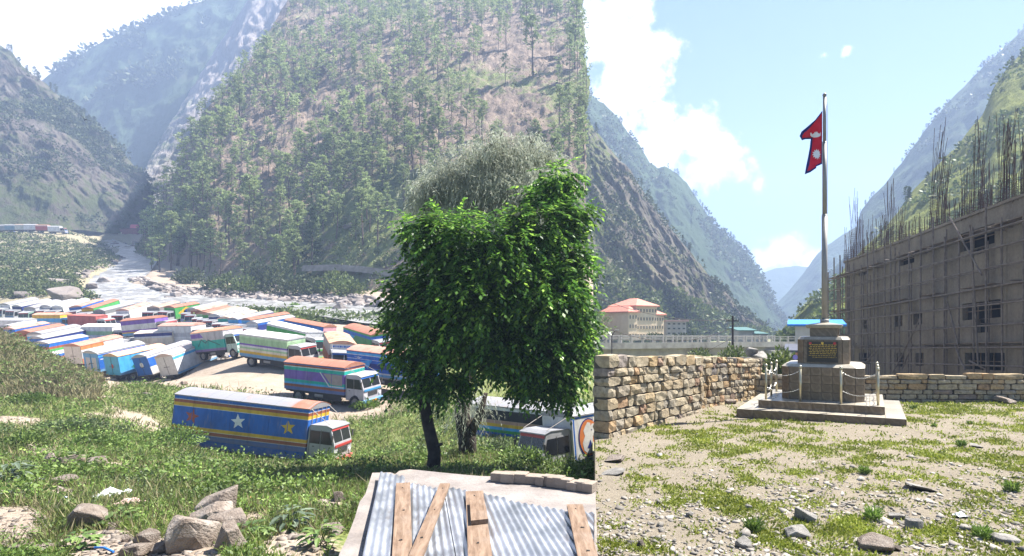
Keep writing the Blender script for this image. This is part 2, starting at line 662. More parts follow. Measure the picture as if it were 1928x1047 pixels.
def dirt_mask(x, y):
    """1 = bare earth, 0 = green"""
    px = PX + F * x / y
    p = np.stack([x, y, np.zeros_like(x)], -1)
    n = fbm(p * 0.22, 4) + 0.5 * fbm(p * 0.9, 2)
    lot = np.clip((y - 45 + 4 * n) / 3, 0, 1) * np.clip((110 - y) / 8, 0, 1) * np.clip((px - 170) / 30, 0, 1)
    lot = lot * np.clip((800 - px + 60 * n) / 60, 0, 1)
    lotl = np.clip((y - 60) / 5, 0, 1) * np.clip((112 - y) / 8, 0, 1) * np.clip((170 - px) / 20, 0, 1)
    m = np.maximum(lot, lotl)

    def spot(cx, cd, rx, rd, s=1.0):
        return s * np.clip(1.25 - np.sqrt(((px - cx) / rx) ** 2 + ((y - cd) / rd) ** 2) + n * 0.9, 0, 1)
    for q in [(120, 14.5, 60, 1.0), (440, 16, 70, 1.0), (250, 21, 90, 1.2), (520, 20.5, 60, 1.2), (620, 12.5, 50, 1.0), (480, 11, 40, .8), (30, 31, 70, 2), (420, 30, 60, 1.5), (30, 11.0, 120, 2.6), (190, 9.6, 120, 1.6), (560, 9.3, 90, 1.2), (270, 36, 80, 4, .8), (70, 24, 60, 2.5, .8), (740, 30, 60, 3, .6), (650, 44, 150, 3), (200, 47, 60, 5, .8), (330, 9, 120, 1.5)]:
        m = np.maximum(m, spot(*q))
    m = np.maximum(m, np.clip((n - 0.14) * 5, 0, 0.9) * (y < 60))
    m = np.maximum(m, np.clip((y - 118) / 8, 0, 1) * np.clip((px - 230) / 30, 0, 1) * np.clip(0.9 + n, 0, 1))
    m = np.maximum(m, np.clip((y - 122) / 6, 0, 1) * .5 * (px < 240))
    return np.clip(m, 0, 1)


# polar-spaced grid: fine near the viewer, coarse far away
_us = np.linspace(-420, 1117, 290)
_ds = np.exp(np.linspace(math.log(3.5), math.log(360), 270))
_U, _Dd = np.meshgrid((_us - PX) / F, _ds)
_X, _Y = (_U * _Dd).ravel(), _Dd.ravel()
_Z = ground_z(_X, _Y)
nu, nd = len(_us), len(_ds)
_idx = np.arange(nu * nd).reshape(nd, nu)
_faces = np.stack([_idx[:-1, :-1], _idx[:-1, 1:], _idx[1:, 1:], _idx[1:, :-1]], -1).reshape(-1, 4)
gm = npmesh('ground', np.stack([_X, _Y, _Z], -1), _faces, True)
at = gm.attributes.new('bare', 'FLOAT', 'POINT')
at.data.foreach_set('value', dirt_mask(_X, _Y).astype(np.float32))
t = NT('valley_soil')
ps = t.pos()
n1 = t.noise(ps, 0.9, 8, 0.62)
n2 = t.noise(ps, 9.0, 6, 0.6)
soil = t.ramp(n1, [(0.3, (0.20, 0.155, 0.115)), (0.5, (0.30, 0.24, 0.185)), (0.7, (0.40, 0.335, 0.27))])
soil = t.mix(0.5, soil, t.ramp(n2, [(0.3, (0.17, 0.13, 0.10)), (0.7, (0.44, 0.37, 0.30))]))
grn = t.ramp(n2, [(0.3, (0.075, 0.095, 0.028)), (0.5, (0.14, 0.17, 0.05)), (0.7, (0.24, 0.235, 0.11))])
aa = t.n('ShaderNodeAttribute', attribute_name='bare')
k = t.math('ADD', aa.outputs['Fac'], t.math('MULTIPLY', t.math('SUBTRACT', n2, 0.5), 0.9))
col = t.mix(t.rng(k, 0.3, 0.6), grn, soil)
t.bump(t.noise(ps, 14, 7, 0.65), 0.7, 0.08)
t.fin(col, 0.95, 0, 0.15)
ground = tag(link('ground', gm, t.m), kind='structure')

# river
wv, wf = [], []
rows = []
for a, b, d in RIVER:
    rows.append([P(a[0] + (b[0] - a[0]) * s, a[1] + (b[1] - a[1]) * s, d) for s in np.linspace(-0.12, 1.12, 16)])
rows2 = []
for a in RIVER2:
    rows2.append([P(a[0] + (a[3] - a[0]) * s, a[1] + (a[4] - a[1]) * s, a[2] + (a[5] - a[2]) * s) for s in np.linspace(-0.12, 1.12, 16)])


def dense(rows, n):
    out = []
    for i in range(len(rows) - 1):
        for k in range(n):
            out.append([rows[i][j].lerp(rows[i + 1][j], k / n) for j in range(16)])
    out.append(rows[-1])
    return out


def strip(rows):
    v = np.array([[q[:] for q in r] for r in rows])
    # finer across
    k = np.linspace(0, v.shape[1] - 1, 46)
    i0 = np.clip(k.astype(int), 0, v.shape[1] - 2)
    fr = (k - i0)[None, :, None]
    return v[:, i0] * (1 - fr) + v[:, i0 + 1] * fr


for nm, rw, m_ in (('river', dense(rows, 9), 0), ('river', dense([rows[-1][::-1]] + rows2, 9), 1)):
    v = strip(rw)
    sh = v.shape
    p = v.reshape(-1, 3)
    p[:, 2] += 0.35 * fbm(p * np.array([0.35, 0.35, 0]), 4, True) + 0.12 * fbm(p * np.array([1.3, 1.3, 0]), 2)
    if m_:
        p[:, 2] -= 0.02
    ii = np.arange(sh[0] * sh[1]).reshape(sh[:2])
    fc = np.stack([ii[:-1, :-1], ii[:-1, 1:], ii[1:, 1:], ii[1:, :-1]], -1).reshape(-1, 4)
    if m_ == 0:
        allv, allf = p, fc
    else:
        allf = np.concatenate([allf, fc + len(allv)])
        allv = np.concatenate([allv, p])
t = NT('river_water')
ps = t.pos()
n = t.noise(t.map(ps, (1, 1, 1)), 0.35, 8, 0.68, 0.6)
col = t.ramp(n, [(0.3, (0.10, 0.10, 0.095)), (0.45, (0.17, 0.165, 0.16)), (0.62, (0.40, 0.40, 0.40))])
t.bump(t.noise(ps, 1.1, 7, 0.65), 0.8, 0.3)
t.fin(col, 0.35, 0, 0.5)
river = tag(link('river', npmesh('river', allv, allf, True), t.m), kind='structure')

# ------------------------------------------------------------------ mountains: lofted slopes with gullies
def rock_slope(name, a, b, c, green, gamt=0.5, scale=0.02, light=None, lamt=0.62, stretch=(1, 1, 0.35), bd=4.0, mid=None):
    """rock with green on it, streaked down the fall line"""
    t = NT(name)
    ps = t.pos()
    v = t.map(ps, stretch)
    n1 = t.noise(v, scale, 9, 0.68, 0.3)
    n2 = t.noise(ps, scale * 7, 8, 0.7)
    n3 = t.noise(ps, scale * 0.45, 5, 0.6)
    col = t.ramp(n1, [(0.32, a), (0.5, b), (0.66, c)])
    col = t.mix(0.5, col, t.ramp(n2, [(0.3, a), (0.7, c)]))
    k = t.math('ADD', t.math('MULTIPLY', n2, 0.6), t.math('MULTIPLY', n3, 0.75))
    th = 0.95 - gamt * 0.5
    col = t.mix(t.rng(k, th - 0.05, th + 0.05), col, t.mix(n2, [q * 0.55 for q in green], [q * 1.45 for q in green]))
    if light:
        n4 = t.noise(t.map(ps, (1.6, 1.6, 0.16)), scale * 1.2, 7, 0.6)
        col = t.mix(t.rng(n4, lamt, lamt + 0.07), col, light)
    t.bump(t.noise(v, scale * 3.5, 10, 0.72), 1.0, bd)
    return t.fin(col, 0.95, 0, 0.1)


SURF = {}


def slope(name, top, base, mt, cols=200, rows=110, amp=8.0, freq=0.02, seed=0.0, back=0.35, jag=None, power=1.0, side=None, noz=0.0, edge=0):
    """a mountainside from the foot line up to the crest, then down again behind"""
    top, base = sorted(top), sorted(base)
    tx, ty, td = np.array(top).T
    bx, by, bd = np.array(base).T
    px = np.linspace(tx[0], tx[-1], cols)
    T = np.stack([np.interp(px, tx, ty), np.interp(px, tx, td)], -1)
    B = np.stack([np.interp(px, bx, by), np.interp(px, bx, bd)], -1)
    ax = (px - PX) / F
    tp = np.stack([ax * T[:, 1], T[:, 1], (HC - T[:, 0]) / F * T[:, 1]], -1)
    bp = np.stack([ax * B[:, 1], B[:, 1], (HC - B[:, 0]) / F * B[:, 1]], -1)
    s = np.linspace(0, 1, rows)
    g = bp[None] + (tp - bp)[None] * s[:, None, None]
    if power != 1.0:
        g[..., 2] = bp[None, :, 2] + (tp - bp)[None, :, 2] * (s[:, None] ** power)
    span = np.linalg.norm(tp - bp, axis=1)
    nb = max(6, rows // 5)
    bk = []
    for k in range(1, nb + 1):
        q = tp.copy()
        f = k / nb
        q[:, :2] *= (1 + back * f * 0.6 * (span / tp[:, 1]))[:, None]
        q[:, 2] -= (tp[:, 2] - bp[:, 2] + 30) * f
        bk.append(q)
    g = np.concatenate([g, np.array(bk)])
    if side:      # the slope breaks off in a steep face that runs away from the viewer
        ex = []
        last = g[:, -1].copy()
        for k in range(1, 13):
            q = last.copy()
            q *= 1 + side * k / 12
            q[:, 0] -= 0.004 * k * q[:, 1]
            q[:, 2] = last[:, 2] * (1 + 0.6 * side * k / 12) - 1.2 * k
            ex.append(q)
        g = np.concatenate([g, np.stack(ex, 1)], axis=1)
    if edge:      # ragged end of the spur, leaning back as it rises
        nr = g.shape[0]
        zr = g[:, cols - 1, 2]
        hh = (zr - zr[0]) / (zr.max() - zr[0] + 1e-6)
        sh_ = -22 * hh + 90 * fbm(np.stack([hh * 7, hh * 0 + 2.7, hh * 0], -1), 6, False, .65) - 8
        wgt = np.clip((np.arange(g.shape[1]) - (cols - 50)) / 50, 0, 1)
        g[:, :, 0] += (sh_[:, None] * wgt[None]) / F * g[:, :, 1]
    sh = g.shape
    p = g.reshape(-1, 3)
    q = p * freq + seed
    n = fbm(q * np.array([1, 1, 0.45]), 6, True, 0.55)
    n2 = fbm(q * 4.0 + 7, 4)
    rowf = np.repeat(np.concatenate([np.minimum(1, s * 6) * np.clip((1 - s) * 5 + 0.35, 0, 1), np.full(nb, 0.4)]), sh[1])
    n3 = fbm(q * np.array([6, 6, 3.5]) + 31, 5, True, 0.6)
    d_ = (n * 1.0 + n2 * 0.35 + n3 * 0.55) * amp * rowf
    p = p.copy()
    p[:, 1] -= d_ * 0.7
    p[:, 0] += d_ * 0.25 * np.sign(p[:, 0] * -1)
    p[:, 2] += d_ * 0.5 + noz * n2
    ii = np.arange(sh[0] * sh[1]).reshape(sh[:2])
    fc = np.stack([ii[:-1, :-1], ii[:-1, 1:], ii[1:, 1:], ii[1:, :-1]], -1).reshape(-1, 4)
    o = tag(link(name, npmesh(name, p, fc, True), mt), kind='structure')
    SURF[name if name not in SURF else name + o.name] = (p.reshape(sh), rows, cols)
    return o


M_pinehill = rock_slope('pine_hill_soil', (0.15, 0.112, 0.088), (0.24, 0.182, 0.142), (0.33, 0.26, 0.205), (0.16, 0.185, 0.07), 0.44, 0.035, None, bd=2.5)
M_lefthill = rock_slope('dry_hill_rock', (0.065, 0.055, 0.05), (0.13, 0.108, 0.095), (0.23, 0.20, 0.175), (0.075, 0.09, 0.04), 0.55, 0.03, (0.34, 0.28, 0.225), 0.68, bd=6)
M_scree = rock_slope('scree_rock', (0.20, 0.17, 0.16), (0.32, 0.28, 0.26), (0.46, 0.42, 0.39), (0.10, 0.13, 0.06), 0.40, 0.012, (0.62, 0.58, 0.50), 0.63, stretch=(1.8, 1.8, 0.2), bd=8)
M_far = rock_slope('far_forest', (0.07, 0.085, 0.06), (0.10, 0.12, 0.07), (0.17, 0.17, 0.11), (0.05, 0.08, 0.04), 0.8, 0.006, None, bd=10)
M_cliff = rock_slope('cliff_rock', (0.05, 0.045, 0.04), (0.12, 0.105, 0.085), (0.24, 0.205, 0.155), (0.10, 0.12, 0.035), 0.50, 0.03, (0.36, 0.31, 0.23), 0.70, bd=4)
M_blue = rock_slope('wooded_rock', (0.05, 0.055, 0.045), (0.08, 0.085, 0.06), (0.14, 0.13, 0.10), (0.045, 0.075, 0.03), 0.8, 0.011, None, bd=8)
M_green = rock_slope('grassy_hill', (0.08, 0.07, 0.055), (0.15, 0.135, 0.09), (0.26, 0.23, 0.15), (0.15, 0.17, 0.035), 0.85, 0.03, None, bd=2.5)


def hd(py, db, zb, k=0.85):
    """depth at which a slope that starts at depth db, height zb reaches the sight line through py"""
    e = (HC - py) / F
    return (k * db - zb) / (k - e)


# the pine hillside
_sil = [(262, 470), (275, 440), (290, 405), (310, 360), (330, 325), (350, 275), (375, 230), (400, 195), (440, 150), (490, 90), (540, 5), (560, -40), (600, -60), (700, -70), (800, -70), (950, -70), (1060, -70), (1112, -60)]
_bas = [(262, 492, 240), (275, 490, 225), (300, 486, 220), (330, 500, 200), (400, 528, 170), (480, 534, 163), (560, 540, 155), (640, 538, 150), (700, 548, 142), (800, 560, 135), (950, 580, 129), (1112, 590, 124)]
_b = np.array(_bas).T
_top = []
for px, py in _sil:
    by, bd_ = np.interp(px, _b[0], _b[1]), np.interp(px, _b[0], _b[2])
    _top.append((px, py, hd(py, bd_, (HC - by) / F * bd_, 0.88)))
pine_hill = slope('pine_hillside', _top, _bas, M_pinehill, 330, 190, 7.0, 0.028, 1.3, 0.5, side=0.5, noz=0.6, edge=1)

# the dry hill on the far bank to the left
_sil = [(-500, -200), (-300, -90), (-150, 10), (-60, 60), (0, 88), (30, 110), (45, 132), (75, 155), (110, 185), (150, 217), (200, 262), (240, 300), (270, 335), (285, 352), (291, 375), (294, 410), (297, 432)]
_bas = [(-500, 440, 262), (0, 432, 262), (110, 430, 275), (200, 438, 310), (297, 446, 330)]
_b = np.array(_bas).T
_top = []
for px, py in _sil:
    by, bd_ = np.interp(px, _b[0], _b[1]), np.interp(px, _b[0], _b[2])
    _top.append((px, py, hd(py, bd_, (HC - by) / F * bd_, 0.95)))
slope('dry_hillside', _top, _bas, M_lefthill, 260, 190, 26.0, 0.013, 5.1, 0.4, noz=1.6)
# scree face and the far forested mountain
slope('scree_mountainside', [(262, 345, 482), (285, 300, 507), (305, 262, 525), (335, 215, 550), (365, 165, 576), (400, 110, 602), (430, 65, 624), (455, 25, 636), (475, -10, 645), (520, -40, 654), (600, -50, 654), (760, -50, 654)],
      [(262, 470, 430), (300, 470, 430), (500, 470, 439), (760, 470, 439)], M_scree, 170, 130, 22, 0.011, 9.7, 0.3)
slope('far_mountain', [(-60, 215, 694), (20, 185, 702), (80, 153, 710), (130, 117, 714), (170, 95, 714), (200, 80, 716), (250, 60, 718), (300, 40, 722), (345, 17, 725), (380, 8, 729), (420, -15, 733), (520, -40, 733), (700, -40, 733)],
      [(-60, 420, 546), (250, 400, 538), (700, 420, 546)], M_far, 170, 110, 26, 0.006, 3.3, 0.3)
# right of the spur
slope('cliff_hillside', [(1050, 160, 330), (1118, 248, 325), (1140, 276, 322), (1170, 312, 318), (1190, 330, 316), (1215, 372, 312), (1250, 422, 308), (1290, 470, 300), (1330, 518, 300), (1370, 560, 300), (1410, 600, 305), (1440, 628, 310), (1470, 655, 315)],
      [(1050, 650, 190), (1140, 648, 195), (1300, 645, 215), (1440, 650, 270), (1470, 670, 300)], M_cliff, 210, 170, 24, 0.02, 12.9, 0.4, noz=1.2)
slope('blue_ridge', [(1050, 95, 640), (1120, 190, 640), (1140, 204, 640), (1165, 226, 640), (1185, 255, 640), (1205, 276, 640), (1225, 312, 640), (1240, 322, 640), (1252, 318, 640), (1275, 330, 645), (1295, 350, 650), (1320, 390, 655), (1345, 425, 660), (1380, 455, 670), (1410, 480, 680), (1432, 515, 690), (1447, 550, 700), (1462, 585, 700), (1480, 618, 700), (1500, 650, 700)],
      [(1050, 680, 420), (1300, 670, 440), (1440, 660, 520), (1500, 680, 600)], M_blue, 190, 120, 26, 0.010, 21.7, 0.35, noz=1.5)
slope('distant_mountain', [(1380, 560, 1500), (1430, 517, 1500), (1460, 506, 1500), (1500, 501, 1500), (1540, 506, 1500), (1600, 520, 1500), (1700, 520, 1500)],
      [(1380, 680, 1150), (1700, 680, 1150)], M_far, 70, 50, 18, 0.006, 31.7, 0.3)
slope('valley_ridge', [(1430, 640, 980), (1455, 580, 980), (1480, 555, 980), (1510, 520, 980), (1540, 478, 980), (1570, 455, 980), (1610, 430, 980), (1700, 380, 980), (1800, 330, 980)],
      [(1430, 690, 760), (1800, 690, 700)], M_blue, 110, 90, 22, 0.009, 41.7, 0.3)
slope('blue_mountainside', [(1560, 520, 600), (1605, 470, 600), (1612, 430, 600), (1620, 402, 600), (1638, 378, 600), (1665, 350, 600), (1700, 305, 600), (1740, 250, 600), (1780, 200, 600), (1830, 150, 600), (1880, 103, 600), (1928, 55, 600), (2100, -60, 600), (2400, -150, 600)],
      [(1560, 690, 400), (1700, 690, 370), (2400, 700, 330)], M_blue, 220, 120, 20, 0.010, 51.7, 0.35, noz=1.5)
slope('grassy_hillside', [(1470, 632, 150), (1492, 610, 150), (1540, 567, 155), (1600, 498, 160), (1650, 450, 165), (1690, 402, 170), (1720, 360, 175), (1760, 320, 180), (1800, 280, 185), (1850, 220, 195), (1868, 172, 200), (1890, 140, 205), (1928, 98, 215), (2100, -40, 230), (2400, -150, 240)],
      [(1470, 680, 100), (1600, 690, 92), (2400, 700, 85)], M_green, 210, 130, 8, 0.03, 61.7, 0.4, noz=0.8)
# ------------------------------------------------------------------ the courtyard on the right
def cz(x, y):
    x = np.atleast_1d(np.asarray(x, float))
    y = np.atleast_1d(np.asarray(y, float))
    p = np.stack([x, y, np.zeros_like(x)], -1)
    return -2.2 - 0.03 * y + 0.05 * fbm(p * 0.5, 3) + 0.012 * fbm(p * 3, 2)


def cp(px, py, up=0.0):
    y = 2.2 * F / (py - 640.0)
    x = (px - PX) / F * y
    return Vector((x, y, float(cz(x, y)[0]) + up))


def court_green(x, y):
    p = np.stack([x, y, np.zeros_like(x)], -1)
    n = fbm(p * 0.45, 3) * 0.9 + fbm(p * 1.7, 4) * 1.1
    px = PX + F * x / y
    b = 0.02 + 0.10 * np.clip((px - 1500) / 350, 0, 1) * (y < 13) - 0.10 * np.clip((1230 - px) / 80, 0, 1) + 0.1 * (y > 16) * (px > 1700)
    b = b + 0.10 * np.exp(-((px - 1400) / 90) ** 2 - ((y - 6.3) / 0.7) ** 2) + 0.10 * np.exp(-((px - 1350) / 150) ** 2 - ((y - 12) / 2.5) ** 2) - 0.14 * np.exp(-((px - 1600) / 130) ** 2 - ((y - 13.3) / 1.5) ** 2)
    return np.clip((n + b + .06) * 2.2, 0, 1)


_us = np.concatenate([np.linspace(1120, 1960, 300), np.linspace(1980, 2500, 30)])
_ds = np.exp(np.linspace(math.log(3.2), math.log(26), 240))
_U, _Dd = np.meshgrid((_us - PX) / F, _ds)
_X, _Y = (_U * _Dd).ravel(), _Dd.ravel()
_Z = cz(_X, _Y)
nu, nd = len(_us), len(_ds)
_idx = np.arange(nu * nd).reshape(nd, nu)
_faces = np.stack([_idx[:-1, :-1], _idx[:-1, 1:], _idx[1:, 1:], _idx[1:, :-1]], -1).reshape(-1, 4)
vv = np.stack([_X, _Y, _Z], -1)
# bank that carries the terrace: down its left and far edges
low = vv.copy()
low[:, 2] -= 9
nv = len(vv)
le = _idx[:, 0]
fe = _idx[-1, :]
skirt = [np.stack([le[:-1], le[1:], le[1:] + nv, le[:-1] + nv], -1), np.stack([fe[:-1], fe[1:], fe[1:] + nv, fe[:-1] + nv], -1)]
gm = npmesh('courtyard_ground', np.concatenate([vv, low]), np.concatenate([_faces] + skirt), True)
at = gm.attributes.new('green', 'FLOAT', 'POINT')
at.data.foreach_set('value', np.concatenate([court_green(_X, _Y), np.zeros(nv)]).astype(np.float32))
t = NT('courtyard_earth')
ps = t.pos()
n1 = t.noise(ps, 1.3, 8, 0.6)
n2 = t.noise(ps, 22.0, 6, 0.65)
n3 = t.noise(ps, 60.0, 4, 0.65)
soil = t.ramp(n1, [(0.3, (0.16, 0.125, 0.085)), (0.5, (0.22, 0.18, 0.125)), (0.7, (0.28, 0.235, 0.17))])
soil = t.mix(0.55, soil, t.ramp(n2, [(0.32, (0.10, 0.08, 0.06)), (0.55, (0.22, 0.185, 0.135)), (0.7, (0.32, 0.28, 0.215))]))
soil = t.mix(0.3, soil, t.ramp(n3, [(0.35, (0.10, 0.09, 0.075)), (0.65, (0.36, 0.33, 0.28))]))
grn = t.ramp(n2, [(0.3, (0.12, 0.13, 0.03)), (0.55, (0.20, 0.205, 0.055)), (0.75, (0.29, 0.265, 0.14))])
aa = t.n('ShaderNodeAttribute', attribute_name='green')
k = t.math('ADD', aa.outputs['Fac'], t.math('MULTIPLY', t.math('SUBTRACT', n2, 0.5), 1.6))
t.bump(t.math('ADD', n2, n3), 0.8, 0.03)
t.fin(t.mix(t.rng(k, 0.4, 0.8), soil, grn), 0.95, 0, 0.15)
tag(link('courtyard_ground', gm, t.m), kind='structure')
# ground beyond the courtyard
mb = MB()
n_ = 24
vs, fs = [], []
for j in range(n_ + 1):
    for i in range(n_ + 1):
        px = 1116 + (2500 - 1116) * i / n_
        d = math.exp(math.log(24.5) + (math.log(420) - math.log(24.5)) * j / n_)
        vs.append(((px - PX) / F * d, d, -5.6 - 0.006 * d + 0.3 * math.sin(i * 2.1 + j)))
for j in range(n_):
    for i in range(n_):
        q = j * (n_ + 1) + i
        fs.append((q, q + 1, q + n_ + 2, q + n_ + 1))
mb.add(vs, fs)
M_beyond = noisy('rough_ground', [(0.3, (0.10, 0.12, 0.04)), (0.5, (0.17, 0.17, 0.08)), (0.7, (0.30, 0.26, 0.19))], 0.25, bump=0.8, bdist=0.2, world=True)
tag(mb.build('riverside_ground', M_beyond), kind='structure')

# ------------------------------------------------------------------ dry stone walls
def stone_mesh(seed):
    r = random.Random(seed)
    bm = bmesh.new()
    bmesh.ops.create_cube(bm, size=1)
    bmesh.ops.subdivide_edges(bm, edges=bm.edges, cuts=1, use_grid_fill=True)
    for v in bm.verts:
        nz_ = sum(abs(q) > 0.4 for q in v.co)
        f = {3: 0.90, 2: 0.955, 1: 1.0}.get(nz_, 1)
        v.co = v.co * f + Vector((r.uniform(-.035, .035), r.uniform(-.05, .05), r.uniform(-.045, .045)))
    me = bpy.data.meshes.new('stone')
    bm.to_mesh(me)
    bm.free()
    return me


STONES = [stone_mesh(i) for i in range(14)]


def stonemat(name, stops):
    t = NT(name)
    oi = t.n('ShaderNodeObjectInfo')
    base = t.ramp(oi.outputs['Random'], stops)
    off = t.n('ShaderNodeVectorMath', operation='ADD')
    t.l(t.pos(), off.inputs[0])
    t.l(oi.outputs['Random'], off.inputs[1])
    n = t.noise(off.outputs[0], 9, 7, 0.68)
    n2 = t.noise(off.outputs[0], 2.2, 4, 0.6)
    c = t.mix(1.0, base, t.ramp(n, [(0.28, 0.5), (0.5, 1.0), (0.72, 1.35)]), 'MULTIPLY')
    c = t.mix(t.rng(n2, 0.56, 0.7, 0, 0.55), c, (0.30, 0.21, 0.115))
    t.bump(t.noise(off.outputs[0], 22, 8, 0.7), 0.9, 0.035)
    return t.fin(c, 0.92, 0, 0.2)


M_stone = stonemat('wall_stone', [(0.0, (0.31, 0.26, 0.185)), (0.3, (0.37, 0.31, 0.215)), (0.55, (0.27, 0.24, 0.195)), (0.75, (0.35, 0.27, 0.165)), (0.86, (0.38, 0.27, 0.15)), (0.93, (0.26, 0.16, 0.10)), (1.0, (0.22, 0.21, 0.20))])
M_core = noisy('wall_core', [(0.3, (0.045, 0.04, 0.033)), (0.7, (0.09, 0.08, 0.065))], 8, bump=0.6)
_sc = [0]


def stone_wall(label, a, b, za0, za1, zb0, zb1, thick, course, lens, offs=None, normal=None, rough=1.0, seed=1, coping=False):
    """wall of separate stones from a to b (xy); bottom and top heights at both ends; the seen face looks along normal"""
    r = random.Random(seed)
    a, b = Vector((a[0], a[1], 0)), Vector((b[0], b[1], 0))
    L = (b - a).length
    u = (b - a) / L
    n = Vector(normal).normalized() if normal else Vector((u.y, -u.x, 0))
    w = empty('stone_wall', (a.x, a.y, za0), label, 'stone wall')
    ang = math.atan2(u.y, u.x)
    h = ((za1 - za0) + (zb1 - zb0)) / 2
    nc = max(2, round(h / course))
    # uneven course heights
    cs = [r.uniform(0.8, 1.25) for _ in range(nc)]
    tot = sum(cs)
    acc = 0
    org = Vector((a.x, a.y, za0))
    for c in range(nc):
        f0, f1 = acc / tot, (acc + cs[c]) / tot
        acc += cs[c]
        s = r.uniform(-0.3, 0) * lens
        while s < L:
            l = lens * r.choice((0.5, 0.7, 0.85, 1.0, 1.2, 1.55)) * r.uniform(0.9, 1.1)
            if coping and c == nc - 1:
                l *= 1.5
            s0, s1 = max(0, s), min(L, s + l)
            s += l
            if s1 - s0 < 0.08:
                continue
            k = (s0 + s1) / 2 / L
            z0 = za0 + (zb0 - za0) * k
            z1 = za1 + (zb1 - za1) * k
            if offs and offs(s0, s1, f0) is None:
                continue
            o_ = offs(s0, s1, f0) if offs else 0.0
            h0, h1 = z0 + (z1 - z0) * f0, z0 + (z1 - z0) * f1
            if c == nc - 1:
                h1 += r.uniform(-0.05, 0.05)
            th = thick * r.uniform(0.9, 1.0)
            pr = r.uniform(-0.03, 0.035) * rough
            cen = a + u * ((s0 + s1) / 2) - n * (th / 2 - pr + o_)
            cen.z = (h0 + h1) / 2
            g = 0.016
            link('stone', STONES[r.randrange(14)], M_stone, w, loc=cen - org, rot=(r.uniform(-.02, .02), r.uniform(-.025, .025), ang + r.choice((0, math.pi)) + r.uniform(-.03, .03)), scale=(s1 - s0 - g, th, h1 - h0 - g))
    # hearting behind the faces
    mb = MB()
    q = [a - n * (0.09), b - n * (0.09), b - n * (thick - .05), a - n * (thick - .05)]
    vs = []
    for i, p in enumerate(q):
        e = 0.03 if i in (0, 3) else -0.03
        p = p + u * e
        vs.append((p.x - org.x, p.y - org.y, (za0 if i in (0, 3) else zb0) - org.z - .2))
    for i, p in enumerate(q):
        e = 0.03 if i in (0, 3) else -0.03
        p = p + u * e
        vs.append((p.x - org.x, p.y - org.y, (za1 if i in (0, 3) else zb1) - org.z - .06))
    if offs is None:
        mb.add(vs, [(0, 3, 2, 1), (4, 5, 6, 7), (0, 1, 5, 4), (1, 2, 6, 5), (2, 3, 7, 6), (3, 0, 4, 7)])
        mb.build('hearting', M_core, w)
    return w


W0 = cp(1146, 824)
Wm = cp(1325, 772)
W1 = cp(1442, 744)


def toz(px, py, y):
    return (HC - py) / F * y


stone_wall('tall dry stone wall of big tan and grey blocks nearest the left end of the courtyard', W0, Wm, W0.z - .12, toz(0, 668, W0.y), Wm.z - .1, toz(0, 671, Wm.y), 0.45, 0.235, 0.50, seed=3)
nn = Vector(((W1 - Wm).y, -(W1 - Wm).x, 0)).normalized()
stone_wall('dry stone wall set back behind the tall one, running on towards the flag plinth', Wm - nn * .38, W1 - nn * .1, Wm.z - .12, toz(0, 672, Wm.y), W1.z - .1, toz(0, 675, W1.y), 0.45, 0.215, 0.40, seed=5)
# the lower shaded wall across the back
fw0, fw1, fw2 = cp(1424, 752), cp(1600, 753), cp(1990, 755)
stone_wall('low shaded stone wall behind the plinth chains, joining the tall stone wall', fw0, fw1, fw0.z - .1, toz(0, 706, fw0.y), fw1.z - .1, toz(0, 706, fw1.y), 0.4, 0.2, 0.42, seed=8, coping=True)
stone_wall('low stone wall with flat coping in front of the unfinished concrete building', fw1, fw2, fw1.z - .1, toz(0, 705, fw1.y), fw2.z - .1, toz(0, 705, fw2.y), 0.4, 0.2, 0.46, seed=9, coping=True)

# ------------------------------------------------------------------ the flag plinth
def tilemat(name, base, lo, hi, rough=0.28):
    t = NT(name)
    oi = t.n('ShaderNodeObjectInfo')
    v = t.map(t.co('Object'), (1, 1, 1), (0, 0, 0), (0.3, 0.5, 0.7))
    n = t.noise(v, 1.6, 6, 0.6, 1.2)
    w = t.n('ShaderNodeTexWave')
    w.inputs['Scale'].default_value = 2.2
    w.inputs['Distortion'].default_value = 7
    w.inputs['Detail'].default_value = 4
    t.l(v, w.inputs['Vector'])
    c = t.ramp(n, [(0.3, lo), (0.5, base), (0.7, hi)])
    c = t.mix(t.rng(w.outputs['Fac'], 0.75, 1.0, 0, 0.35), c, hi)
    c = t.mix(1.0, c, t.ramp(oi.outputs['Random'], [(0, 0.8), (1, 1.2)]), 'MULTIPLY')
    return t.fin(c, rough, 0, 0.5)


M_tile = tilemat('marble_tile', (0.115, 0.082, 0.055), (0.062, 0.043, 0.028), (0.22, 0.17, 0.12))
M_tiletop = tilemat('pale_tile', (0.30, 0.265, 0.205), (0.23, 0.20, 0.15), (0.37, 0.335, 0.27), 0.4)
M_grout = plain('grout', (0.10, 0.095, 0.085), 0.9)
M_steel = plain('brushed_steel', (0.55, 0.53, 0.47), 0.28, 0.9, 0.5)
MON_A = math.radians(-26)
ma, mbv = Vector((math.cos(MON_A), math.sin(MON_A), 0)), Vector((-math.sin(MON_A), math.cos(MON_A), 0))
MO = Vector((6.47, 16.0, 0))
ZG = float(cz(6.47, 16.0)[0])
monument = empty('flag_plinth', (MO.x, MO.y, 0), 'stepped marble tiled plinth with black plaque, standing in the courtyard', 'plinth', rot=(0, 0, MON_A))
_tilecache = {}


def tile(kind, sx, sz):
    """thin bevelled tile, lies in the xz plane, front face at y=0"""
    k = (round(sx, 3), round(sz, 3))
    if k not in _tilecache:
        m = MB().box(-sx / 2, sx / 2, 0.0, 0.02, -sz / 2, sz / 2, 0.004)
        _tilecache[k] = m.mesh('tile')
    return _tilecache[k]


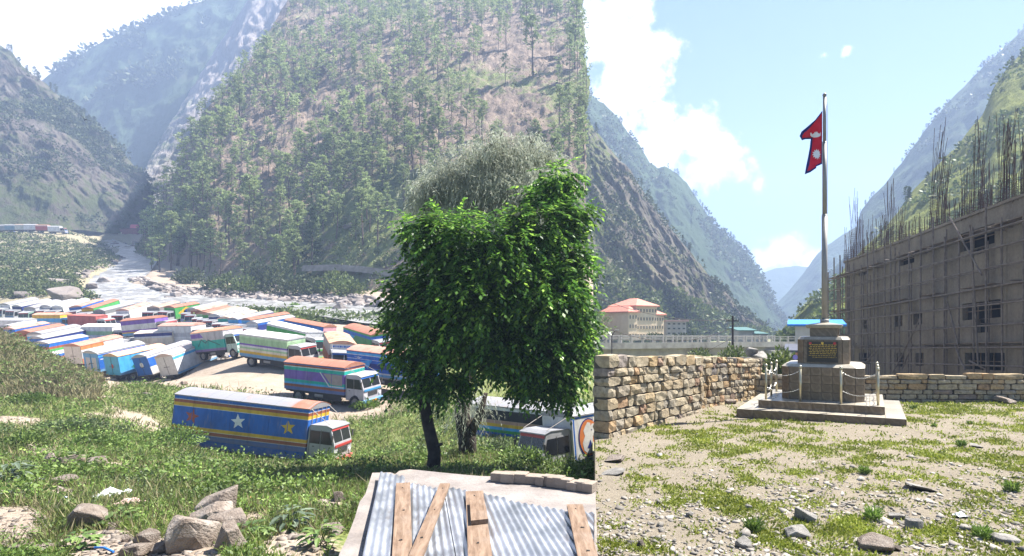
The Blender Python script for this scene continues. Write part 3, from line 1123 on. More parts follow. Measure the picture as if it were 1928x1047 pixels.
def tiled_face(p0, p1, z0, z1, nx, nz, mt, parent, cut=0.006):
    """tiles on the vertical face from p0 to p1 (local xy, outside on the right hand of p0->p1 seen from above: -n)"""
    d = Vector((p1[0] - p0[0], p1[1] - p0[1], 0))
    L = d.length
    u = d / L
    n = Vector((u.y, -u.x, 0))
    ang = math.atan2(u.y, u.x)
    for i in range(nx):
        for j in range(nz):
            me = tile('t', L / nx - cut, (z1 - z0) / nz - cut)
            c = Vector((p0[0], p0[1], 0)) + u * (L * (i + .5) / nx) + n * 0.02
            c.z = z0 + (z1 - z0) * (j + .5) / nz
            link('tile', me, mt, parent, loc=c, rot=(0, 0, ang))


def tiled_top(x0, x1, y0, y1, z, nx, ny, mt, parent, cut=0.006, skip=None):
    sx, sy = (x1 - x0) / nx, (y1 - y0) / ny
    for i in range(nx):
        for j in range(ny):
            cx, cy_ = x0 + sx * (i + .5), y0 + sy * (j + .5)
            if skip and skip[0] < cx - sx / 2 and cx + sx / 2 < skip[1] and skip[2] < cy_ - sy / 2 and cy_ + sy / 2 < skip[3]:
                continue
            link('tile', tile('t', sx - cut, sy - cut), mt, parent, loc=(cx, cy_, z + 0.0), rot=(-math.pi / 2, 0, 0))


Z1, Z2, Z3, Z4 = -2.46, -2.235, -1.22, -0.42
core = MB().box(-2.25, 2.05, 0.0, 4.05, ZG - .6, Z1 - .02).build('base_slab', M_grout, monument)
tiled_face((-2.25, 0), (2.05, 0), Z1 - .5, Z1, 9, 1, M_tile, core)
tiled_face((2.05, 0), (2.05, 4.05), Z1 - .5, Z1, 8, 1, M_tile, core)
tiled_face((-2.25, 4.05), (-2.25, 0), Z1 - .5, Z1, 8, 1, M_tile, core)
tiled_top(-2.27, 2.07, -.02, 4.07, Z1, 9, 8, M_tiletop, core, skip=(-1.6, 1.5, .7, 3.4))
step = MB().box(-1.72, 1.56, 0.52, 3.55, Z1 - .1, Z2 - .02).build('step_slab', M_grout, monument)
tiled_face((-1.72, .52), (1.56, .52), Z1 + .002, Z2, 9, 1, M_tile, step)
tiled_face((1.56, .52), (1.56, 3.55), Z1 + .002, Z2, 8, 1, M_tile, step)
tiled_face((-1.72, 3.55), (-1.72, .52), Z1 + .002, Z2, 8, 1, M_tile, step)
tiled_top(-1.74, 1.58, .5, 3.57, Z2, 9, 8, M_tiletop, step, skip=(-1.1, 1.0, 1.3, 2.9))


def oct_block(x0, x1, y0, y1, z0, z1, ch, name, nx, nz, nch=1):
    poly = [(x0 + ch, y0), (x1 - ch, y0), (x1, y0 + ch), (x1, y1 - ch), (x1 - ch, y1), (x0 + ch, y1), (x0, y1 - ch), (x0, y0 + ch)]
    o = MB().prism(poly, 'z', z0 - .05, z1 - .02).build(name, M_grout, monument)
    e = 8
    for i in range(e):
        p0, p1 = poly[i], poly[(i + 1) % e]
        L = math.dist(p0, p1)
        tiled_face(p0, p1, z0, z1 - .045, nx if L > ch * 1.6 else nch, nz, M_tile, o)
    # sloped rim and flat top
    m = MB()
    c = ((x0 + x1) / 2, (y0 + y1) / 2)
    out = [(p[0] + (p[0] - c[0]) * .03, p[1] + (p[1] - c[1]) * .03, z1 - .045) for p in poly]
    inn = [(c[0] + (p[0] - c[0]) * .93, c[1] + (p[1] - c[1]) * .93, z1 + .035) for p in poly]
    m.add(out + inn, [(i, (i + 1) % e, e + (i + 1) % e, e + i) for i in range(e)] + [tuple(range(e, 2 * e)), tuple(range(e))[::-1]])
    m.build('coping', M_tiletop, monument)
    return o


oct_block(-1.16, 1.06, 1.12, 3.1, Z2, Z3, .22, 'plinth_block', 6, 4)
oct_block(-.74, .66, 1.45, 2.75, Z3 + .03, Z4, .17, 'upper_block', 2, 2)
MB().box(-.42, .36, 1.72, 2.5, Z4, Z4 + .29, .01).build('neck', M_tile, monument)
capm = MB()
capm.add([(-.5, 1.64, Z4 + .29), (.44, 1.64, Z4 + .29), (.44, 2.58, Z4 + .29), (-.5, 2.58, Z4 + .29),
          (-.53, 1.61, Z4 + .36), (.47, 1.61, Z4 + .36), (.47, 2.61, Z4 + .36), (-.53, 2.61, Z4 + .36),
          (-.53, 1.61, Z4 + .40), (.47, 1.61, Z4 + .40), (.47, 2.61, Z4 + .40), (-.53, 2.61, Z4 + .40),
          (-.13, 2.0, Z4 + .47), (.07, 2.0, Z4 + .47), (.07, 2.2, Z4 + .47), (-.13, 2.2, Z4 + .47)],
         [(3, 2, 1, 0)] + [(b + i, b + (i + 1) % 4, b + 4 + (i + 1) % 4, b + 4 + i) for b in (0, 4, 8) for i in range(4)] + [(12, 13, 14, 15)])
capm.build('cap', M_tiletop, monument)
# plaque: black board, rows of gilt lettering too small to read, two red seals and a crest
plq = MB().box(-.47, .38, 1.385, 1.425, Z3 + .09, Z4 - .10, .006).build('plaque', plain('black_granite', (0.02, 0.018, 0.016), 0.45), monument)
M_gold = plain('gilt', (0.55, 0.38, 0.06), 0.55, 0.2)
fr = MB()
for q in ((-.47, .38, Z3 + .085, Z3 + .105), (-.47, .38, Z4 - .115, Z4 - .095), (-.475, -.455, Z3 + .085, Z4 - .095), (.365, .385, Z3 + .085, Z4 - .095)):
    fr.box(q[0], q[1], 1.376, 1.386, q[2], q[3])
fr.build('plaque_frame', plain('dark_frame', (0.05, 0.04, 0.03), 0.5), plq)
ink = MB()
rr = random.Random(5)
for row in range(8):
    z = Z4 - .215 - row * 0.052
    hgt = .026 if row < 6 else .018
    x = -.42 + (0.03 if row % 2 else 0) + (.07 if row > 6 else 0)
    while x < .33:
        wl = rr.uniform(.035, .10)
        x1 = min(x + wl, .345)
        ink.box(x, x1, 1.3795, 1.386, z + hgt * .72, z + hgt)          # head stroke of each word
        xx = x + .004
        while xx < x1 - .008:
            ink.box(xx, xx + .006, 1.3795, 1.386, z + rr.choice((0, .004, .009)), z + hgt * .72)
            if rr.random() < .5:
                ink.box(xx + .006, xx + .013, 1.3795, 1.386, z + hgt * .3, z + hgt * .45)
            xx += rr.uniform(.011, .016)
        x = x1 + rr.uniform(.012, .022)
ink.build('lettering', M_gold, plq)
M_red = plain('seal_red', (0.38, 0.03, 0.04), 0.5)


def disc(r, x, z, y0, y1, n=16, sq=1.0):
    return MB().prism([(x + r * math.cos(2 * math.pi * i / n), z + sq * r * math.sin(2 * math.pi * i / n)) for i in range(n)], 'y', y0, y1)


disc(.042, -.38, Z4 - .155, 1.378, 1.386, sq=.75).build('seal', M_red, plq)
disc(.042, .29, Z4 - .155, 1.378, 1.386).build('seal', M_red, plq)
MB().prism([(-.08, Z4 - .125), (-.045, Z4 - .105), (-.01, Z4 - .125), (-.015, Z4 - .17), (-.045, Z4 - .195), (-.075, Z4 - .17)], 'y', 1.378, 1.386).build('crest', M_gold, plq)

# posts and chains of the plinth
posts = [(-1.55, .72), (-1.55, 1.75), (-1.55, 2.9), (-.58, .62), (.49, .62), (1.42, .72), (1.42, 1.9), (1.42, 3.2), (-.1, 3.4)]
pm = MB().tube([(0, 0, 0), (0, 0, .97)], .033, 12).add(*(lambda m: (m.v, m.f))(MB().tube([(0, 0, .97), (0, 0, .985), (0, 0, 1.03), (0, 0, 1.05)], [.045, .048, .04, .015], 12))).mesh('post', True)
M_brass = plain('tarnished_steel_post', (0.46, 0.42, 0.30), 0.35, 0.8, 0.5)
pw = []
words = ['front left corner', 'middle of the left side', 'rear of the left side', 'left of the two in front of the tiles', 'right of the two in front of the tiles', 'front right corner', 'middle of the right side', 'rear right corner', 'middle of the back']
for (x, y), wd in zip(posts, words):
    o = link('post', pm, M_brass, None)
    q = MO + ma * x + mbv * y
    o.location = (q.x, q.y, Z2)
    tag(o, 'metal chain post on the plinth step, ' + wd, 'post', 'chain posts round the flag plinth')
    pw.append(Vector((q.x, q.y, Z2)))
M_chain = plain('chain_steel', (0.5, 0.49, 0.46), 0.35, 0.85)


def chain(a, b, z, sag, label):
    m = MB()
    N = 34
    for i in range(N):
        s0, s1 = i / N, (i + 1.25) / N
        p = [a.lerp(b, s) + Vector((0, 0, z - sag * 4 * s * (1 - s))) for s in (s0, s1)]
        dvec = (p[1] - p[0]).normalized()
        w_ = Vector((0, 0, 1)).cross(dvec) if i % 2 else dvec.cross(Vector((0, 0, 1)).cross(dvec))
        w_.normalize()
        w_ *= .011
        m.tube([p[0] - w_ * .3, p[0].lerp(p[1], .3) + w_, p[0].lerp(p[1], .7) + w_, p[1] - w_ * .3], .0055, 4)
        m.tube([p[0] - w_ * .3, p[0].lerp(p[1], .3) - w_, p[0].lerp(p[1], .7) - w_, p[1] - w_ * .3], .0055, 4)
    tag(m.build('chain', M_chain), label, 'chain', 'chains between the plinth posts')


cw = {(0, 1): 'front stretch of the left side', (1, 2): 'back stretch of the left side', (0, 3): 'left stretch of the front', (4, 5): 'right stretch of the front', (5, 6): 'front stretch of the right side', (6, 7): 'back stretch of the right side'}
for (i, j), wd in cw.items():
    chain(pw[i], pw[j], .9, .17, 'upper sagging chain between plinth posts, ' + wd)
    chain(pw[i], pw[j], .38, .14, 'lower sagging chain between plinth posts, ' + wd)

# flagpole and flag
fb = MO + ma * -.03 + mbv * 2.1
fx, fy = fb.x, fb.y
ztop = (HC - 180) / F * fy
pole = empty('flagpole', (fx, fy, Z4 + .45), 'tall grey steel flagpole rising from the tiled plinth', 'flagpole')
M_pole = plain('galvanised_pole', (0.25, 0.24, 0.225), 0.55, 0.3)
zz = [0, (ztop - Z4 - .45) * .47, (ztop - Z4 - .45) * .79, ztop - Z4 - .5]
for i in range(3):
    rads = [.085, .066, .05][i]
    MB().tube([(0, 0, zz[i]), (0, 0, zz[i + 1])], rads, 14).build('pole_section', M_pole, pole, True)
for i in (1, 2):
    MB().tube([(0, 0, zz[i] - .05), (0, 0, zz[i] + .05)], [.072, .055][i - 1] + .008, 14).build('collar', M_pole, pole, True)
MB().tube([(0, 0, 0), (0, 0, .12)], .13, 16).build('foot', M_pole, pole, True)
MB().tube([(0, 0, zz[3]), (0, 0, zz[3] + .05), (0, 0, zz[3] + .09), (0, 0, zz[3] + .13)], [.035, .06, .06, .02], 12).build('finial', M_pole, pole, True)
MB().tube([(.07, -.02, .3), (.075, -.02, zz[3] - .2)], .007, 5).build('halyard', plain('rope', (0.5, 0.48, 0.42), 0.9), pole)

flag = empty('flag', (fx, fy, 0), 'crimson double pennant flag with blue border, hanging from the tall flagpole', 'flag')
fl_px = [(1549, 209), (1536, 226), (1520, 240), (1508, 250), (1505, 258), (1509, 266), (1517, 263), (1530, 260), (1529, 275), (1526, 292), (1522, 308), (1517, 328), (1526, 325), (1536, 318), (1536, 315), (1549, 309)]
from mathutils.geometry import delaunay_2d_cdt


def cloth(poly, off, name, mt, parent, step=.055, two=True):
    """flat outline in flag space filled with a fine triangulation and given folds"""
    pts = [Vector(p) for p in poly]
    n = len(pts)
    edges = [(i, (i + 1) % n) for i in range(n)]
    xs, ys = [p.x for p in pts], [p.y for p in pts]
    vs = list(pts)
    x = min(xs)
    while x < max(xs):
        y = min(ys)
        while y < max(ys):
            vs.append(Vector((x, y)))
            y += step
        x += step
    v, e, f, *_ = delaunay_2d_cdt(vs, edges, [], 1, 1e-5)
    out = []
    for q in v:
        s = -q.x
        wv_ = .09 * math.sin(q.y * 3.4 + s * 5.0) * min(1, s * 2.2) + .05 * math.sin(s * 13 + q.y * 1.5) * min(1, s * 2.5)
        out.append((q.x, wv_ - off, q.y))
    b = [(p[0], p[1] + 2 * off - .0, p[2]) for p in out] if two else []
    m = MB()
    m.add(out, [tuple(t_) for t_ in f])
    if two:
        m.add(b, [tuple(t_[::-1]) for t_ in f])
    return m.build(name, mt, parent, True)


def fl(px, py):
    return ((px - 1552) / F * fy - .03, (HC - py) / F * fy)


outer = [fl(*q) for q in fl_px]
M_crim = noisy('crimson_cloth', [(0.3, (0.50, 0.010, 0.028)), (0.7, (0.66, 0.020, 0.045))], 3, 0.7, 0.2, spec=0.2)
M_navy = noisy('blue_border_cloth', [(0.3, (0.01, 0.015, 0.10)), (0.7, (0.02, 0.03, 0.16))], 3, 0.7, 0.2, spec=0.2)
M_wht = noisy('white_cloth', [(0.3, (0.7, 0.7, 0.7)), (0.7, (0.8, 0.8, 0.8))], 3, 0.7, 0.2, spec=0.2)
cloth(outer, .004, 'border', M_navy, flag)
cx_ = [1540, 1536, 1524, 1513, 1509, 1509.5, 1517, 1533, 1532, 1529, 1526, 1521.5, 1526, 1534, 1535, 1547]
cy2 = [217, 229, 243, 252, 258, 262.5, 260.5, 257.5, 275, 293, 309, 322, 321, 316, 312.5, 306.5]
inner = [fl(1548.5, 213)] + [fl(a_, b_) for a_, b_ in zip(cx_[1:], cy2[1:])]
cloth(inner, .008, 'field', M_crim, flag)


def emblem(kind, px, py, r):
    c = fl(px, py)
    s = fy / F
    if kind == 'moon':
        pl = [(c[0] + r * s * 1.25 * math.cos(a_), c[1] + r * s * math.sin(a_)) for a_ in np.linspace(math.pi * 1.02, math.pi * 1.98, 14)]
        pl += [(c[0] + r * s * 1.0 * math.cos(a_), c[1] + r * s * .3 + r * s * .72 * math.sin(a_)) for a_ in np.linspace(math.pi * 1.95, math.pi * 1.70, 5)]
        for k_ in range(9):
            a_ = math.pi * (0.08 + .84 * k_ / 8)
            q = .62 if k_ % 2 == 0 else .36
            pl.append((c[0] + r * s * q * math.cos(a_), c[1] - r * s * .25 + r * s * q * math.sin(a_)))
        pl += [(c[0] + r * s * 1.0 * math.cos(a_), c[1] + r * s * .3 + r * s * .72 * math.sin(a_)) for a_ in np.linspace(math.pi * 1.30, math.pi * 1.05, 5)]
    else:
        pl = []
        for k_ in range(24):
            a_ = 2 * math.pi * k_ / 24
            q = 1.0 if k_ % 2 == 0 else .66
            pl.append((c[0] + r * s * .72 * q * math.cos(a_), c[1] + r * s * q * math.sin(a_)))
    return cloth(pl, .012, kind, M_wht, flag, .03)


emblem('moon', 1538, 250, 8.5)
emblem('sun', 1538.5, 291, 10.5)
# ------------------------------------------------------------------ unfinished concrete building
BX0, BD0, BS = 25.0, 56.0, 0.048          # far end of the face; it runs towards the viewer


def face_px(px, py):
    k = (px - PX) / F
    s = (BX0 - k * BD0) / (0.034 - k)      # metres from the far end
    d = BD0 - s
    return s, (HC - py) / F * d - BS * s


bld = empty('concrete_building', (BX0, BD0, -5.6), 'unfinished grey concrete building behind scaffolding with bare rebar on top', 'building')
bu = Vector((-0.034, -1, 0)).normalized()     # along the face, towards the viewer
bn = Vector((-1, 0.034, 0)).normalized()      # out of the face
BM = Matrix(((bu.x, -bn.x, 0, 0), (bu.y, -bn.y, 0, 0), (BS, 0, 1, 5.6), (0, 0, 0, 1)))   # (s, depth inwards, h) -> building space
t = NT('cast_concrete')
v = t.co('Object')
n1 = t.noise(t.map(v, (1, 1, 0.12)), 1.3, 7, 0.65)
n2 = t.noise(v, 0.5, 6, 0.6)
n3 = t.noise(v, 7, 6, 0.6)
c = t.ramp(n1, [(0.3, (0.13, 0.095, 0.066)), (0.5, (0.22, 0.17, 0.12)), (0.7, (0.33, 0.265, 0.19))])
c = t.mix(0.45, c, t.ramp(n2, [(0.35, (0.14, 0.10, 0.068)), (0.65, (0.31, 0.25, 0.18))]))
c = t.mix(0.3, c, t.ramp(n3, [(0.3, (0.09, 0.08, 0.07)), (0.7, (0.25, 0.225, 0.195))]))
t.bump(n3, 0.5, 0.03)
M_conc = t.fin(c, 0.9, 0, 0.2)
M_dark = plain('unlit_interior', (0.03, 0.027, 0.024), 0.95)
BL = 36.0
TOP, BOT = 5.85, -6.2
wins = []
for rz in [(115, 160, 935, 978), (258, 287, 935, 988), (330, 360, 935, 985), (517, 668, 935, 1000),
           (128, 152, 810, 843), (250, 280, 793, 835), (322, 355, 785, 828), (508, 655, 740, 806), (556, 612, 806, 858),
           (115, 150, 610, 640), (268, 325, 557, 600), (495, 630, 465, 537), (540, 600, 537, 560)]:
    px0, px1 = 1560 + rz[0] / 2.0136, 1560 + rz[1] / 2.0136
    py0, py1 = 200 + rz[2] / 2.0136, 200 + rz[3] / 2.0136
    s0, h1 = face_px(px0, py0)
    s1, _ = face_px(px1, py0)
    _, h0 = face_px((px0 + px1) / 2, py1)
    _, h1b = face_px((px0 + px1) / 2, py0)
    wins.append((s0, s1, h0, h1b))
# wall with openings, cut along the opening edges
ss = sorted({0.0, BL} | {w[0] for w in wins} | {w[1] for w in wins})
hs = sorted({BOT, TOP} | {w[2] for w in wins} | {w[3] for w in wins})
m = MB()


def inside(s, h):
    return any(w[0] < s < w[1] and w[2] < h < w[3] for w in wins)


TH = 0.35
for i in range(len(ss) - 1):
    for j in range(len(hs) - 1):
        s0, s1, h0, h1 = ss[i], ss[i + 1], hs[j], hs[j + 1]
        cs, ch = (s0 + s1) / 2, (h0 + h1) / 2
        if inside(cs, ch):
            continue
        m.add([(s0, 0, h0), (s1, 0, h0), (s1, 0, h1), (s0, 0, h1)], [(0, 1, 2, 3)])
        for (e0, e1, ok) in (((s0, h0), (s0, h1), i > 0 and inside((ss[i - 1] + s0) / 2, ch)), ((s1, h1), (s1, h0), i + 2 < len(ss) and inside((ss[i + 1] + ss[i + 2]) / 2 if i + 2 < len(ss) else 0, ch)),
                             ((s0, h1), (s1, h1), j + 2 < len(hs) and inside(cs, (hs[j + 1] + hs[j + 2]) / 2 if j + 2 < len(hs) else 0)), ((s1, h0), (s0, h0), j > 0 and inside(cs, (hs[j - 1] + h0) / 2))):
            if ok:
                m.add([(e0[0], 0, e0[1]), (e1[0], 0, e1[1]), (e1[0], TH, e1[1]), (e0[0], TH, e0[1])], [(0, 1, 2, 3)])
m.add([(0, 0, BOT), (0, 16, BOT), (0, 16, TOP), (0, 0, TOP)], [(0, 1, 2, 3)])
m.add([(BL, 0, BOT), (BL, 16, BOT), (BL, 16, TOP), (BL, 0, TOP)], [(0, 1, 2, 3)])
m.add([(0, 16, BOT), (BL, 16, BOT), (BL, 16, TOP), (0, 16, TOP)], [(0, 1, 2, 3)])
m.add([(0, 0.0, TOP - .3), (BL, 0.0, TOP - .3), (BL, 16, TOP - .3), (0, 16, TOP - .3)], [(0, 1, 2, 3)])
m.v = [BM @ Vector(q) for q in m.v]
m.build('wall', M_conc, bld)
# rooms behind the openings
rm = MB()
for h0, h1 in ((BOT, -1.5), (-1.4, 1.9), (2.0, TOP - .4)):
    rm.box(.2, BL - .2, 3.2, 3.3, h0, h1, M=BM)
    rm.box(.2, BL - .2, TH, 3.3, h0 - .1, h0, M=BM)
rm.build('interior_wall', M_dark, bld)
# window bars, boards and the ledges between storeys
M_wood = noisy('scaffold_timber', [(0.3, (0.11, 0.075, 0.05)), (0.7, (0.22, 0.16, 0.11))], 4, 0.85, 0.4)
M_rust = noisy('rusty_bar', [(0.3, (0.035, 0.02, 0.017)), (0.7, (0.08, 0.042, 0.032))], 6, 0.8, 0.2)
for w in wins:
    f = MB()
    n_ = max(1, int((w[1] - w[0]) / 1.3))
    for k in range(1, n_ + 1):
        x = w[0] + (w[1] - w[0]) * k / (n_ + 1)
        f.box(x - .03, x + .03, .2, .26, w[2], w[3], M=BM)
    f.box(w[0], w[1], .19, .265, (w[2] + w[3]) / 2 - .03, (w[2] + w[3]) / 2 + .03, M=BM)
    f.build('window_frame', M_wood, bld)
lg = [4.55, 1.25, -2.1]
for h in lg:
    MB().box(-.05, BL, -.10, -.002, h - .10, h + .10, M=BM).build('ledge', M_conc, bld)
MB().box(-.06, BL, -.14, 0.22, TOP - .004, TOP + .16, M=BM).build('parapet', M_conc, bld)
# formwork joints: thin fins cast into the wall
for k in range(1, 24):
    s = k * 1.5
    f = MB()
    for h0, h1 in ((-6, -2.25), (-1.95, 1.1), (1.4, 4.4)):
        if not any(w[0] - .05 < s < w[1] + .05 and not (w[3] < h0 or w[2] > h1) for w in wins):
            f.box(s - .03, s + .03, -.025, .0, h0, h1, M=BM)
    if f.v:
        f.build('formwork_seam', M_conc, bld)
# red sheets lying on the top scaffold deck
M_redsheet = plain('red_sheet', (0.20, 0.035, 0.04), 0.6)
# rebar: starter bars of each column, joined per column
rr = random.Random(21)


def rebar(s, dep, base, hgt, nbar, wid, lean=0.0, flare=0.1):
    m = MB()
    for k in range(nbar):
        a_ = 2 * math.pi * k / nbar
        x0, y0 = s + wid * math.cos(a_), dep + wid * math.sin(a_)
        h = hgt * rr.uniform(.72, 1.0)
        lx = lean + rr.uniform(-flare, flare)
        m.tube([BM @ Vector((x0, y0, base)), BM @ Vector((x0 + lx * h * .3, y0, base + h * .5)), BM @ Vector((x0 + lx * h, y0 + rr.uniform(-.05, .05) * h, base + h))], .016, 4, False)
    z = base + .1
    while z < base + hgt * .38:
        m.tube([BM @ Vector((s + wid * math.cos(q), dep + wid * math.sin(q), z)) for q in np.linspace(0, 2 * math.pi, 7)], .011, 3, False)
        z += .2
    o = m.build('rebar_cluster', M_rust, bld)
    o['kind'] = 'stuff'


for px, hpx, nb, lean in [(1597, 142, 10, 0), (1607, 100, 8, 0), (1664, 135, 12, 0), (1650, 75, 8, 0), (1682, 80, 8, 0), (1742, 205, 10, -.18), (1757, 150, 14, -.12), (1765, 80, 10, 0), (1825, 195, 12, -.03),
                          (1842, 120, 10, 0), (1872, 190, 14, -.05), (1882, 165, 12, 0), (1915, 165, 12, 0), (1805, 120, 10, 0), (1930, 180, 12, 0)]:
    s, h = face_px(px, 600)
    d = BD0 - s
    rebar(s, .55, TOP - .1, hpx / F * d, nb, .26, -lean, .035)
for k in range(30):       # the bars of the far columns and wall starters behind
    s = k * 0.8 + rr.uniform(-.25, .25)
    rebar(s, rr.choice((.2, 4.5, 5, 9)), TOP - .1, rr.uniform(1.6, 3.6), 8, rr.uniform(.2, .5), rr.uniform(-.03, .03), .05)
for k in range(12):
    s = k * 2.1 + .6
    rebar(s, .12, TOP + .1, 1.5, 9, .45, 0, .03)

# scaffolding: poles, ledgers, braces and decks
scf = empty('scaffolding', (BX0, BD0, -5.6), 'pole scaffolding with plank decks across the face of the concrete building', 'scaffolding')
M_pipe = noisy('scaffold_pole', [(0.3, (0.10, 0.075, 0.06)), (0.7, (0.21, 0.165, 0.135))], 3, 0.7, 0.2)


def bar(s0, y0, h0, s1, y1, h1, r=.05, name='pole', mt=None):
    MB().tube([BM @ Vector((s0, y0, h0)), BM @ Vector(((s0 + s1) / 2 + rr.uniform(-.06, .06), (y0 + y1) / 2, (h0 + h1) / 2)), BM @ Vector((s1, y1, h1))], r, 6).build(name, mt or M_pipe, scf)


x = -1.6
while x < 34:
    tp_ = rr.choice((4.8, 5.2, 5.9, 6.4))
    bar(x, -.95 + rr.uniform(-.08, .08), -6.3, x + rr.uniform(-.15, .15), -.95, tp_, .055)
    if rr.random() < .6:
        bar(x + .3, -.25, -6.3, x + .3 + rr.uniform(-.1, .1), -.25, tp_ - .9, .045)
    x += rr.uniform(1.1, 1.7)
for h in (-5.2, -3.55, -2.35, -1.15, .1, 1.05, 2.2, 3.3, 4.35):
    bar(-2.1, -1.02, h + rr.uniform(-.1, .1), 34, -1.02, h + rr.uniform(-.15, .15), .048, 'ledger')
    if h > -3:
        bar(-1.2, -.3, h + rr.uniform(-.2, .2), 34, -.3, h + .1, .04, 'ledger')
for (a_, b_) in [((300, 1010), (405, 800)), ((100, 968), (150, 900)), ((335, 1000), (372, 905)), ((588, 1000), (540, 905)), ((605, 965), (668, 1000)), ((190, 975), (248, 905)), ((640, 985), (600, 450)), ((655, 640), (520, 420)), ((560, 905), (510, 740))]:
    s0, h0 = face_px(1560 + a_[0] / 2.0136, 200 + a_[1] / 2.0136)
    s1, h1 = face_px(1560 + b_[0] / 2.0136, 200 + b_[1] / 2.0136)
    bar(s0, -1.1, h0, s1, -1.0, h1, .05, 'brace')
for k in range(26):
    s = rr.uniform(-1, 30)
    h = rr.choice((-2.35, 1.05, 4.35, 4.35, -1.15)) + rr.uniform(-.05, .15)
    bar(s, -1.3, h, s + rr.uniform(-.1, .1), -.02, h + rr.uniform(-.1, .1), .035, 'putlog')
for h, a_, b_ in ((4.5, -1.8, 33), (1.2, -1.2, 33), (-2.2, -1.0, 33)):
    s = a_
    while s < b_:
        l = rr.uniform(1.8, 3.2)
        if rr.random() < (.9 if h > 4 else .6):
            for q in range(2):
                MB().box(s, s + l * .97, -.92 + q * .34, -.64 + q * .34, h + rr.uniform(0, .03), h + .06 + rr.uniform(0, .03), M=BM).build('plank', M_wood, scf)
        s += l
for px0, px1, py0, py1 in ((1580, 1602, 488, 505), (1634, 1667, 472, 493)):
    s0, h0 = face_px(px0, py1)
    s1, h1 = face_px(px1, py1)
    q = MB()
    q.add([BM @ Vector((s0, -1.15, h0)), BM @ Vector((s1, -1.15, h0)), BM @ Vector((s1 + .2, -.35, h0 + .75)), BM @ Vector((s0 + .2, -.35, h0 + .75)),
           BM @ Vector((s0, -1.18, h0 + .03)), BM @ Vector((s1, -1.18, h0 + .03)), BM @ Vector((s1 + .2, -.38, h0 + .79)), BM @ Vector((s0 + .2, -.38, h0 + .79))],
          [(0, 3, 2, 1), (4, 5, 6, 7), (0, 1, 5, 4), (1, 2, 6, 5), (2, 3, 7, 6), (3, 0, 4, 7)])
    tag(q.build('red_sheet', M_redsheet), 'dark red sheet leaning on the top scaffold deck, ' + ('at the far corner' if px0 < 1600 else 'beside the parapet'), 'sheet')
# side scaffold at the far corner
for k in range(4):
    bar(-.9 - k * .5, -.4 + k * .3, -6, -.9 - k * .5, -.4 + k * .3, 4.6 + .3 * (k % 2), .045)

# ------------------------------------------------------------------ bridge, houses, shed
M_bridge = noisy('bridge_concrete', [(0.3, (0.30, 0.285, 0.26)), (0.7, (0.42, 0.40, 0.36))], 1.2, 0.9, 0.3, dirt=(0.2, 0.18, 0.16))
b0, b1 = P(1085, 650, 66), P(1530, 646, 90)
ux = (b1 - b0)
BLn = Vector((ux.x, ux.y, 0)).length
br = empty('bridge', b0, 'long pale concrete road bridge with railings, crossing behind the stone wall', 'bridge', rot=(0, 0, math.atan2(ux.y, ux.x)))
sl = (b1.z - b0.z) / BLn
BR = Matrix(((1, 0, 0, 0), (0, 1, 0, 0), (sl, 0, 1, 0), (0, 0, 0, 1)))
MB().box(0, BLn, 0, 7, -.35, .0, .03, M=BR).build('deck', M_bridge, br)
MB().box(0, BLn, .8, 1.7, -1.6, -.352, M=BR).box(0, BLn, 3.5, 4.4, -1.6, -.352, M=BR).build('girder', M_bridge, br)
MB().box(0, BLn, -.06, -.002, -.5, .25, M=BR).build('fascia', M_bridge, br)
for y in (.05, 6.9):
    for z in (.6, .92):
        MB().box(0, BLn, y, y + .1, z, z + .1, M=BR).build('rail', M_bridge, br)
    x = .5
    pmesh = MB().box(-.11, .11, -.08, .13, 0, 1.06).mesh('rail_post')
    while x < BLn:
        link('rail_post', pmesh, M_bridge, br, loc=(x, y, sl * x))
        x += 1.85
MB().box(17, 20.5, .6, 5, -7, -1.602, M=BR).build('pier', M_bridge, br)
MB().box(33, 42, -.5, 6, -7, -1.0, M=BR).build('abutment', M_bridge, br)


